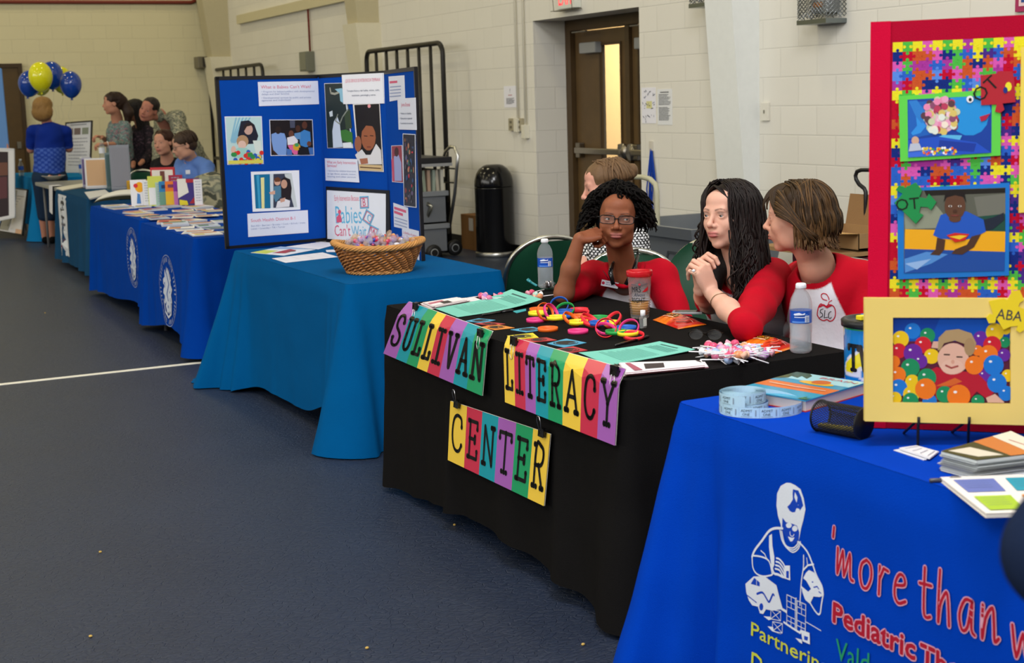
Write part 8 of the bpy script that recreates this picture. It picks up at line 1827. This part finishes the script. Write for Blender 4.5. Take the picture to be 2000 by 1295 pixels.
def g1(a):
 z = z8b; blob(a, z, [(200,420),(555,402),(553,643),(203,663)], '#123f9c'); blob(a, z, [(203,430),(330,424),(330,560),(205,585)], '#1a5fb8'); blob(a, z, [(235,480),(262,510),(280,530),(255,560),(222,570),(215,560),(240,530)], '#2f8fe0'); blob(a, z, [(205,425),(240,422),(275,470),(285,505),(260,520),(235,490)], '#2a7ccc')
 bdisc(a, z, 460, 490, 82, 82, '#1f8fd8'); blob(a, z, [(380,412),(500,405),(545,440),(552,470),(520,520),(440,565),(395,540)], '#1f8fd8'); bdisc(a, z, 340, 490, 70, 74, '#e6b8c4')
 r = random.Random(3)
 for k in range(70):
  t = r.uniform(0, 6.28); q = math.sqrt(r.random()); bdisc(a, z, 342 + 72 * q * math.cos(t), 490 + 74 * q * math.sin(t), 15, 15, r.choice(['#e88ab0', '#f0e2d0', '#b83a5a', '#d8c06a', '#5a3a44', '#e8a0c0', '#c8d0a8', '#f0ccd8', '#8a4a6a', '#dfe6da']), 9)
 bdisc(a, z, 463, 418, 15, 15, '#e8e8ec', 12); bdisc(a, z, 464, 420, 7, 8, '#111'); blob(a, z, [(503,492),(548,478),(530,505),(510,512)], '#b01c40'); blob(a, z, [(315,582),(350,568),(430,570),(420,592),(380,588),(340,592)], '#5ab4e0')
 blob(a, z, [(203,590),(330,575),(490,600),(553,643),(203,663)], '#1f4fc0'); blob(a, z, [(335,590),(490,605),(480,640),(330,630)], '#16389a'); blob(a, z, [(203,640),(270,632),(430,652),(203,663)], '#3a6ad8')
 for k in range(44): bdisc(a, z, r.uniform(265, 410), r.uniform(622, 650), 6, 6, r.choice(['#e8c82a', '#d8343c', '#3a9a4a', '#f0f0f0', '#e86a2a', '#4a7ae0']), 6)
 bdisc(a, z, 233, 592, 16, 18, '#d0a890'); blob(a, z, [(212,605),(250,603),(262,632),(205,638)], '#b8c0d0')
rc('framed_photo', z8b, [(163,405),(593,375),(592,655),(170,681)], g1, '#5fd04a', .004, .003, 'green-bordered photo of a big blue fish toy')
def g2(a):
 z = z8b; blob(a, z, [(185,805),(612,790),(608,1140),(185,1150)], '#5a5c50'); blob(a, z, [(270,802),(480,796),(612,792),(612,812),(280,825)], '#1c1812'); blob(a, z, [(185,870),(300,840),(350,900),(330,960),(190,965)], '#8a907c'); blob(a, z, [(480,830),(612,815),(612,900),(500,930)], '#6e6f64'); blob(a, z, [(420,920),(612,900),(612,975),(420,975)], '#1c4a3c')
 blob(a, z, [(190,965),(612,975),(610,1062),(188,1055)], '#e8a818'); blob(a, z, [(188,1048),(610,1060),(608,1140),(185,1150)], '#1a4a9c'); blob(a, z, [(188,1090),(280,1060),(370,1070),(300,1110),(190,1148)], '#4f8ad0'); blob(a, z, [(190,1110),(300,1090),(240,1135)], '#8fb4e4')
 blob(a, z, [(500,930),(560,915),(605,895),(608,925),(560,965),(520,975)], '#1c2434'); blob(a, z, [(340,905),(400,890),(450,890),(520,925),(530,975),(480,1000),(440,1010),(340,1005),(308,990)], '#1f54b8')
 blob(a, z, [(325,1000),(360,1010),(355,1050),(335,1075),(295,1072),(318,1050)], '#4a3022'); blob(a, z, [(470,995),(510,985),(480,1040),(430,1072),(385,1068),(400,1050),(450,1030)], '#4a3022')
 bdisc(a, z, 400, 868, 44, 58, '#5c3c2a', 18); blob(a, z, [(352,850),(360,810),(400,797),(440,810),(448,855),(436,830),(400,822),(364,832)], '#1a1210'); bdisc(a, z, 400, 920, 26, 16, '#5c3c2a')
 for x in (380, 420): bdisc(a, z, x, 868, 8, 4.5, '#d8d0c8', 8); bdisc(a, z, x, 868, 4, 4, '#140c0a', 8)
 a.stroke([a.q(*z(386, 907)), a.q(*z(414, 907))], .003, '#7a3a34'); bdisc(a, z, 400, 888, 9, 7, '#4a2e20', 8)
 blob(a, z, [(365,990),(400,980),(460,985),(440,1012),(400,1020)], '#c8261c'); blob(a, z, [(375,996),(420,990),(452,992),(420,1008)], '#e8c02a')
rc('framed_photo', z8b, [(157,795),(630,770),(627,1160),(160,1176)], g2, '#1473c8', .004, .003, 'blue-bordered photo of a child on a yellow and blue mat')
def g3(a):
 c = a.q(*z8b(548, 368)); a.text('OT', c[0], c[1] - .014, .030, '#16100f', align='c', rot=.75); bdisc(a, z8b, 625, 365, 14, 20, '#e8dc2e', 9); bdisc(a, z8b, 612, 380, 10, 14, '#1c2f7c', 8)
rc('puzzle_piece_card', z8b, [(507,318),(575,310),(580,300),(643,301),(650,345),(655,430),(600,436),(608,462),(590,476),(568,470),(575,440),(510,443)], g3, '#b0202e', .008, .0015, 'red puzzle-piece card lettered OT')
def g4(a): a.text('OT', *(lambda c: (c[0], c[1] - .012))(a.q(*z8b(203, 860))), .026, '#10180f', align='c', rot=.1)
rc('puzzle_piece_card', z8b, [(145,855),(180,815),(150,800),(165,780),(190,790),(235,768),(262,800),(250,830),(280,835),(290,815),(322,850),(300,885),(285,872),(255,870),(250,895),(268,905),(235,942),(205,912)], g4, '#1a8a48', .010, .0015, 'green puzzle-piece card lettered OT')
rc('mat_frame', z8b, [(678,200),(760,196),(760,890),(667,895)], None, '#ecd25a', .010, .004)
# yellow matted photo on an easel in front
e0, e1 = on_z(1790, 872, TZ), on_z(1888, 870, TZ); ed = (e1 - e0) / np.linalg.norm(e1 - e0); f0 = e0 - ed * .16; f1 = e0 + ed * .32; FLn = ((f0[0], f0[1]), (f1[0], f1[1]))
yf = thing('framed_photo', 'large yellow matted photo of a boy in a ball pit on a small easel', 'framed photo', (e0[0], e0[1], TZ))
a = PX(*FLn); z = z5; fr_ = a.Q([(22,60),(1060,64),(1060,762),(22,736)], z); m = MB(); m.prism(fr_, -.006, 0, '#f4d878', a.fn); m.build('mat', 'paper', yf, True)
m = MB(); a.poly(a.Q([(176,168),(823,168),(823,640),(176,630)], z), '#0a4fb0'); blob(a, z, [(176,168),(440,168),(400,260),(176,250)], '#0c3f9c')
bl = [(288,243,44,'b'),(222,288,46,'y'),(370,268,42,'g'),(662,285,42,'v'),(740,250,50,'y'),(800,235,28,'y'),(795,305,30,'g'),(345,320,46,'r'),(212,352,42,'r'),(290,365,52,'v'),(392,382,42,'y'),(330,410,40,'v'),(185,412,34,'o'),(725,320,50,'r'),(645,350,30,'o'),(790,375,36,'v'),(705,372,52,'o'),(275,446,52,'g'),(205,485,46,'o'),(810,488,34,'y'),(680,488,36,'v'),(626,430,52,'o'),(732,430,56,'b'),(285,522,40,'y'),(210,555,48,'b'),(750,528,54,'b'),(365,500,52,'g'),(280,590,46,'y'),(800,585,42,'b'),(190,612,36,'y'),(275,625,44,'g'),(380,628,40,'b')]
BCc = {'b': '#1c78d0', 'y': '#f0c81c', 'g': '#1c8f5a', 'r': '#d02230', 'v': '#6a2a9a', 'o': '#f07a1c'}
def pball(x, y, r_, k):
 bdisc(a, z, x, y, r_, r_, BCc[k], 18); bdisc(a, z, x - r_ * .3, y - r_ * .35, r_ * .16, r_ * .12, '#f4f4ee', 8)
blob(a, z, [(176,300),(823,300),(823,640),(176,630)], '#5a2038')
for b_ in bl[:21]: pball(*b_)
blob(a, z, [(355,470),(420,440),(470,460),(560,465),(640,470),(700,530),(740,575),(700,620),(640,575),(600,620),(420,620),(400,560)], '#b81c30'); blob(a, z, [(415,545),(520,500),(560,520),(500,545)], '#d8662a'); blob(a, z, [(400,300),(440,300),(440,340),(390,335)], '#dcae98')
bdisc(a, z, 510, 395, 86, 86, '#e2b49c', 24); blob(a, z, [(425,350),(430,280),(470,240),(540,232),(610,255),(638,310),(625,350),(600,370),(590,320),(520,295),(460,310),(440,345)], '#b09468'); bdisc(a, z, 600, 330, 30, 50, '#a88a60'); bdisc(a, z, 505, 440, 62, 42, '#e6bba4', 18)
for x, y in ((475, 372), (545, 385)): a.stroke([a.q(*z(x - 14, y)), a.q(*z(x + 14, y + 1))], .003, '#3a2a24')
a.stroke([a.q(*z(470, 432)), a.q(*z(500, 446)), a.q(*z(535, 436))], .004, '#a84a44'); bdisc(a, z, 508, 412, 10, 12, '#d8a088', 8); blob(a, z, [(690,610),(740,588),(790,632),(790,638),(700,636)], '#e0b49c')
for b_ in bl[21:] + [(462,590,46,'g'),(645,628,36,'g')]: pball(*b_)
pball(358, 560, 58, 'o'); pball(540, 600, 64, 'o')
# keep the overlapping shapes inside the mat opening
m = MB(); a.to(m, a.fn, .00012, .0006); ph = link('photo_print', m.mesh('photo_print', 'paper'), yf, True)
a2 = PX(*FLn); m = MB()
for q in ([(22,60),(1060,64),(1060,168),(22,167)], [(22,630),(1060,643),(1060,762),(22,736)], [(22,167),(176,167),(176,632),(22,630)], [(823,168),(1060,168),(1060,643),(823,640)]): m.prism(a2.Q(q, z), .0061, .0075, '#f4d878', a2.fn)
m.build('mat_window', 'paper', yf, True)
m = MB(); a2 = PX(*FLn); m.prism(a2.Q([(700,75),(780,60),(800,70),(830,20),(870,15),(893,70),(870,85),(862,105),(890,118),(920,110),(940,200),(900,190),(893,235),(870,250),(850,235),(860,212),(820,215),(780,232),(755,190),(740,170),(735,195),(700,198),(686,165),(705,145),(725,150)], z), .009, .0105, '#f2d828', a2.fn)
A_, B_ = a2.q(*z(738, 160)), a2.q(*z(875, 190)); a2.text('ABA', A_[0], A_[1] - .004, .022, '#3a3a4a', w=math.hypot(B_[0] - A_[0], B_[1] - A_[1]), rot=-.15); a2.to(m, a2.fn, .0004, .0107); o = m.build('puzzle_piece_card', 'paper', yf, True); o['label'] = 'yellow puzzle-piece card lettered ABA'
es = MB(); mid_ = (e0 + e1) / 2; nrm = a2.n
for c, px in ((e0, 1783), (e1, 1891)):
 zf = a2.q(px, 822)[1]; b0 = Vector(c) + Vector(nrm) * .012; es.tube([b0 + Vector((0, 0, .001)), Vector((b0.x, b0.y, zf - .004)), Vector((b0.x, b0.y, zf - .002)) + Vector(nrm) * .004, Vector((b0.x, b0.y, zf + .012)) + Vector(nrm) * .004], .0032, '#17171a', 8); es.tube([Vector((c[0], c[1], zf)), Vector(c) - Vector(nrm) * .12 + Vector((0, 0, .002))], .0032, '#17171a', 8)
es.tube([Vector((e0[0], e0[1], a2.q(1783, 826)[1])), Vector((e1[0], e1[1], a2.q(1783, 826)[1]))], .0032, '#17171a', 8); es.build('easel', 'powder', yf, True)
# brochure stacks and notepad at the front
def dbr(a, uv): a.poly([bil(uv, 0, 0), bil(uv, .45, 0), bil(uv, .45, 1), bil(uv, 0, 1)], '#4a4a2a'); a.poly([bil(uv, .05, .1), bil(uv, .3, .2), bil(uv, .4, .9), bil(uv, .12, .8)], '#d8d2be'); a.poly([bil(uv, .45, 0), bil(uv, .72, 0), bil(uv, .72, 1), bil(uv, .45, 1)], '#c87a3a'); a.poly([bil(uv, .72, 0), bil(uv, 1, 0), bil(uv, 1, 1), bil(uv, .72, 1)], '#e2dcc8'); a.stroke([bil(uv, .8, .3), bil(uv, .85, .7)], .004, '#a85a4a')
sheet('brochure_stack', 'thick stack of orange and green brochures at the right edge of the bright blue table', 'brochures', [z5(445,905), z5(830,797), z5(1060,905), z5(640,955)], col='#d5d8dc', n=26, th=.0016, draw=dbr, jit=.006, side='#b9bfc0')
sheet('card_stack', 'small fanned stack of white cards in front of the easel', 'cards', [z5(215,885), z5(310,872), z5(430,905), z5(385,940)], col='#dfe0e6', n=5, th=.0016, jit=.01, draw=lambda a, uv: txt_rows(a, uv, 4, '#8f93a8'))
def dnp(a, uv):
 for s_, t_, c in ((.06, .1, '#6a78b8'), (.42, .1, '#2a9ab0'), (.06, .58, '#a8c83a'), (.42, .58, '#e89a4a'), (.78, .1, '#8a6ab0'), (.78, .58, '#d86a6a')): a.poly([bil(uv, s_, t_), bil(uv, s_ + .28, t_), bil(uv, s_ + .28, t_ + .36), bil(uv, s_, t_ + .36)], c); [a.stroke([bil(uv, s_ + .03, t_ + .06 * k), bil(uv, s_ + .22, t_ + .06 * k)], .0012, '#5a6a8a', cap=False) for k in range(1, 5)]
sheet('notepad', 'notepad with coloured squares at the right edge of the bright blue table', 'notepad', [z5(440,1047), z5(1250,1020), z5(1350,1225), z5(692,1246)], col='#eee8e0', n=6, th=.0016, draw=dnp, jit=.001)
pen(z5(380, 1066), z5(560, 1060), TZ + .005, 'grey pen tip sticking out from under the notepad', '#4a4a52', .0045)
# book
T_ = TZ + .030; cs_ = [on_z(*z7(*p), T_) for p in ((330,700),(1140,838),(1700,650),(1035,513))]
bt = thing('picture_book', 'thick picture book with blue and orange cover on the bright blue table', 'book', tuple(cs_[0] * .5 + cs_[1] * .5 - [0, 0, .03])); F0 = [Vector(c) for c in cs_]
F0[2] = F0[1] + F0[3] - F0[0]
def fb(u, v, h=0.): return F0[0] * (1 - u) * (1 - v) + F0[1] * u * (1 - v) + F0[2] * u * v + F0[3] * (1 - u) * v + Vector((0, 0, h))
def slab(h0, h1, col, i, name, mat='paper', art=None): m = MB(); m.prism([(i, i), (1 - i, i), (1 - i, 1 - i), (i, 1 - i)], h0, h1, col, fb); (art.to(m, fb, .0003, h1 + .0002) if art else None); m.build(name, mat, bt, True)
a = Art(); a.rect(0, 0, 1, .30, '#3aa0c4'); a.rect(0, .30, 1, .55, '#e07a3c'); a.rect(0, .55, 1, .7, '#3a9cc0'); a.rect(0, .7, 1, 1, '#a9dce4'); a.poly([(0, .62), (.12, .72), (.1, .8), (.22, .76), (.2, .86), (.34, .78), (.3, .92), (.2, 1), (0, 1)], '#3f5a34'); a.disc(.58, .66, .24, '#e8b83a', .07); a.disc(.6, .72, .12, '#d07038', .09); a.text('BRAIN', .45, .86, .07, '#c85a64', w=.5, shear=.1); a.stroke([(.12, .42), (.5, .40), (.9, .42)], .025, '#f0c8a8'); a.poly([(.88, 0), (.93, .12), (.96, .02), (1, .1), (1, 0)], '#2f7a4a'); a.poly([(0, 0), (.06, .1), (.1, .0)], '#3f8a5a')
slab(-.030, -.0275, '#b8323a', 0, 'back_cover'); slab(-.0275, -.0025, '#dad4c6', .015, 'pages'); slab(-.0025, 0, '#3aa0c4', 0, 'front_cover', 'laminate', a)
m = MB(); m.prism([(0, 0), (.015, 0), (.015, 1), (0, 1)], -.030, 0, '#b8323a', fb); m.build('spine', 'paper', bt, True)
# ticket roll
tc = on_z(*z7(620, 965), TZ); tk = thing('ticket_roll', 'roll of pale blue admission tickets unwinding on the bright blue table', 'tickets', tuple(tc)); TB = '#b4d8ec'; ang = math.atan2(B[0][1], B[0][0])
ux, uy = Vector((math.cos(ang), math.sin(ang), 0)), Vector((-math.sin(ang), math.cos(ang), 0))
def tick(path, h0, hh, name, reps, flip=1):
 m = MB(); n = len(path); vs = []; cum = [0]
 for i in range(1, n): cum.append(cum[-1] + (path[i] - path[i - 1]).length)
 m.add([p + Vector((0, 0, z_)) for p in path for z_ in (h0, h0 + hh)], [(2 * i, 2 * i + 2, 2 * i + 3, 2 * i + 1) for i in range(n - 1)], TB)
 a = Art(); T = .05; 
 for k in range(int(cum[-1] / T)):
  x = k * T; a.l = 0; a.rect(x + .001, .001, x + .0016, hh - .001, '#8aa8c0'); a.text('ADMIT', x + .006, hh * .58, hh * .24, '#2a3440', w=.028); a.text('ONE', x + .010, hh * .24, hh * .24, '#2a3440', w=.018); a.rect(x + .006, hh * .12, x + .034, hh * .15, '#5a6a7a'); a.rect(x + .041, hh * .2, x + .044, hh * .8, '#8a9cae')
 def f(x, y, h):
  i = max(0, min(n - 2, next((j for j in range(n - 1) if cum[j + 1] >= x), n - 2))); t_ = (x - cum[i]) / max(1e-6, cum[i + 1] - cum[i]); d = (path[i + 1] - path[i]).normalized(); nn = Vector((d.y, -d.x, 0)) * flip
  return path[i].lerp(path[i + 1], t_) + nn * h + Vector((0, 0, h0 + y))
 a.to(m, f, .0002, .0005, maxe=.012); m.build(name, 'paper', tk, True)
cx = Vector(tc)
big = [cx + ux * (.102 * math.cos(t)) + uy * (.080 * math.sin(t) + .0) for t in [2 * pi * k / 60 - 2.0 * pi * .5 - .3 for k in range(58)]]
tick(big, .001, .026, 'loose_loop', 10)
ub = [cx + ux * (.102 * math.cos(t)) + uy * (.080 * math.sin(t)) + Vector((0, 0, .026 * min(1, max(0, (t - .1) / 2.2)))) for t in [pi * k / 36 + .1 for k in range(48)]]
tick(ub, .0015, .026, 'upper_loop', 10)
c2 = cx + ux * -.040 + uy * .012
sp_ = [c2 + (ux * math.cos(t) + uy * math.sin(t)) * (.030 + .0024 * t / (2 * pi)) for t in [k * .26 for k in range(260)]]
tick(sp_[:215], .0275, .026, 'inner_coil', 4); outer = [c2 + (ux * math.cos(t) + uy * math.sin(t)) * (.0545) for t in [2 * pi * k / 48 + pi for k in range(49)]]; tick(outer, .0272, .0265, 'outer_wrap', 6)
lo_ = [c2 + (ux * math.cos(t) * 1.05 + uy * math.sin(t)) * (.058) for t in [2 * pi * k / 48 + pi for k in range(49)]]; tick(lo_, .001, .026, 'lower_wrap', 6)
# can
k_ = on_z(1702, 742, TZ); r_ = .076; d_ = B[2] @ (k_ - EYE); cn = thing('tin_can', 'can with black lid and yellow, white and blue camouflage pattern behind the yellow frame', 'can', tuple(k_)); H_ = .150
def camc(x, y): v = math.sin(x * 48 + 2.2 * math.sin(y * 40)) + math.sin(y * 36 + 1.5 * math.sin(x * 38 + 1)); return '#e8d820' if v > .75 else '#d8dce8' if v > .2 else '#1478c4'
m = MB(); nA, nH = 72, 30; m.add([(r_ * (.94 + .06 * j / nH) * math.cos(2 * pi * i / nA), r_ * (.94 + .06 * j / nH) * math.sin(2 * pi * i / nA), .001 + H_ * j / nH) for i in range(nA) for j in range(nH + 1)], [(i * (nH + 1) + j, ((i + 1) % nA) * (nH + 1) + j, ((i + 1) % nA) * (nH + 1) + j + 1, i * (nH + 1) + j + 1) for i in range(nA) for j in range(nH)], '#fff', True, vc=[col3(camc(2 * pi * i / nA * r_, H_ * j / nH)) for i in range(nA) for j in range(nH + 1)])
f_ = math.atan2(-k_[1], -k_[0]); a = Art()
glyph(a, 'T', -.070, .038, .034, .066, .011, '#14161c'); glyph(a, 'W', -.030, .038, .05, .066, .011, '#14161c')
a.to(m, lambda x, y, h: ((r_ * (.94 + .06 * y / H_) + h) * math.cos(f_ + x / r_), (r_ * (.94 + .06 * y / H_) + h) * math.sin(f_ + x / r_), y), .0004, .0012, maxe=.01); m.build('body', 'gloss', cn)
MB().lathe([(r_, H_ - .004), (r_ + .001, H_ + .003)], (0, 0, 0), '#1f8a5a', 48).build('green_trim', 'gloss', cn)
MB().lathe([(r_, H_), (r_ + .006, H_ + .002), (r_ + .007, H_ + .018), (r_ + .002, H_ + .022), (r_ - .008, H_ + .021), (r_ - .012, H_ + .016), (0, H_ + .016)], (0, 0, 0), '#17181a', 48).build('lid', 'plastic', cn)
q_ = MB(); q_.box((0, 0, 0), (.05, .022, .012), '#e8d820', bev=.002); q_.box((.02, .016, .0), (.03, .02, .012), '#1478c4', bev=.002); o = q_.build('plastic_piece', 'plastic'); o.location = (k_[0] - .012, k_[1] + .012, TZ + H_ + .0235); tag(o, 'yellow and blue plastic piece lying on the black can lid', 'plastic piece')
# mesh cup lying on its side
A_, B_ = on_z(*z7(1310, 1010), TZ + .036), on_z(1740, 838, TZ + .036); ax = Vector(B_ - A_).normalized(); e1_ = ax.cross(Vector((0, 0, 1))).normalized(); e2_ = Vector((0, 0, 1))
mc = thing('mesh_cup', 'black wire mesh pencil cup lying on its side beside the can', 'pencil cup', tuple(A_)); A_ = Vector(A_); Lm = .125; rm = .036
for nm, x0_, x1_, rr_, sol in (('rim', 0, .006, .0385, 1), ('closed_end', Lm - .004, Lm, .037, 1)):
 MB().tube([A_ + ax * x0_, A_ + ax * (x0_ + .001), A_ + ax * (x1_ - .001), A_ + ax * x1_] if nm != 'rim' else [A_ + (e1_ * math.cos(k * pi / 18) + e2_ * math.sin(k * pi / 18)) * rm for k in range(36)], rr_ if nm != 'rim' else .003, '#141416', 24 if nm != 'rim' else 6, closed=nm == 'rim').build(nm, 'powder', mc, True)
m = MB()
for k in range(40):
 for s_ in (1, -1): m.tube([A_ + ax * (Lm * j / 9) + (e1_ * math.cos(k * pi / 20 + s_ * j * .21) + e2_ * math.sin(k * pi / 20 + s_ * j * .21)) * rm for j in range(10)], .0011, '#18181b', 3, caps=False)
m.build('wire_mesh', 'powder', mc, True); m = MB(); m.tube([A_ + ax * .01 - e2_ * .022, A_ + ax * .115 - e2_ * .02], .008, '#2a3a6a', 10); o = m.build('marker', 'plastic'); tag(o, 'dark blue marker inside the fallen mesh cup', 'marker')
m = MB(); m.tube([A_ + ax * .012 - e2_ * .018 + e1_ * .02, A_ + ax * .11 - e2_ * .012 + e1_ * .018], .006, '#b8a83a', 10); tag(m.build('marker', 'plastic'), 'yellow marker inside the fallen mesh cup', 'marker')
# apple print on the shirt of the woman with the bob
def shirt_hit(px, py, o):
 dg = bpy.context.evaluated_depsgraph_get(); r = Vector(ray(px, py)).normalized(); mi = wmat(o).inverted(); ok, loc, nn, i = o.ray_cast(mi @ Vector(EYE), (mi.to_3x3() @ r).normalized()); return (wmat(o) @ loc) if ok else None
shirt3 = [o for o in t3.children if o.name.startswith('shirt')][0]
def zq(x, y): return (1480 + x / 3.7, 330 + y / 3.7)
a = Art(); RD = '#c01c34'; ap = [(430,1045),(438,1000),(455,975),(475,985),(495,992),(515,980),(545,990),(560,1020),(560,1060),(545,1090),(520,1100),(500,1088),(478,1096),(450,1085),(432,1060)]
a.stroke(smooth(ap + [ap[0]]), 7, RD); a.stroke([(445,995),(475,982),(500,1000),(530,985)], 12, RD); a.stroke(smooth([(500,950),(470,940),(458,915),(470,900),(495,905),(512,930),(515,945)]), 6, RD); a.stroke([(508,978),(515,960),(535,950)], 5, RD); BK_ = '#1c1c22'
a.stroke(smooth([(472,1012),(455,1018),(452,1035),(466,1045),(468,1062),(448,1074)]), 5, BK_); a.stroke([(485,1022),(480,1075),(505,1072)], 5, BK_); a.stroke(smooth([(530,1030),(515,1040),(510,1065),(520,1082),(532,1072)]), 5, BK_)
m = MB()
for pts, tr, c, l in a.p:
 vs = []
 for x, y in pts:
  h = shirt_hit(*zq(x, y), shirt3)
  if h is None: h = Vector(at(*zq(x, y), 4.75))
  v = (Vector(EYE) - h).normalized(); vs.append(h + v * (.0012 + .0003 * l))
 m.add(vs, tr, c)
link('apple_print', m.mesh('apple_print', 'matte'), t3, True)['label'] = 'red apple outline lettered SLC'

# red ribbed collar of the shirt of the person in glasses
sh1 = [o for o in t1.children if o.name.startswith('shirt')][0]; bo1 = [o for o in t1.children if o.name.startswith('body')][0]; pts = []
for q in smooth([(1184, 512), (1187, 532), (1199, 552), (1219, 560), (1239, 551), (1252, 531), (1257, 511)], 4):
 hs = [h for h in (shirt_hit(q[0], q[1], sh1), shirt_hit(q[0], q[1], bo1)) if h is not None]
 if hs: h = min(hs, key=lambda v: (v - Vector(EYE)).length); pts.append(h + (Vector(EYE) - h).normalized() * .002)
if len(pts) > 4:
 for k in range(2): pts = [pts[0]] + [(pts[i - 1] + pts[i] * 2 + pts[i + 1]) / 4 for i in range(1, len(pts) - 1)] + [pts[-1]]
 MB().tube(pts, .0105, RED, 8).build('collar', 'knit', t1, True)
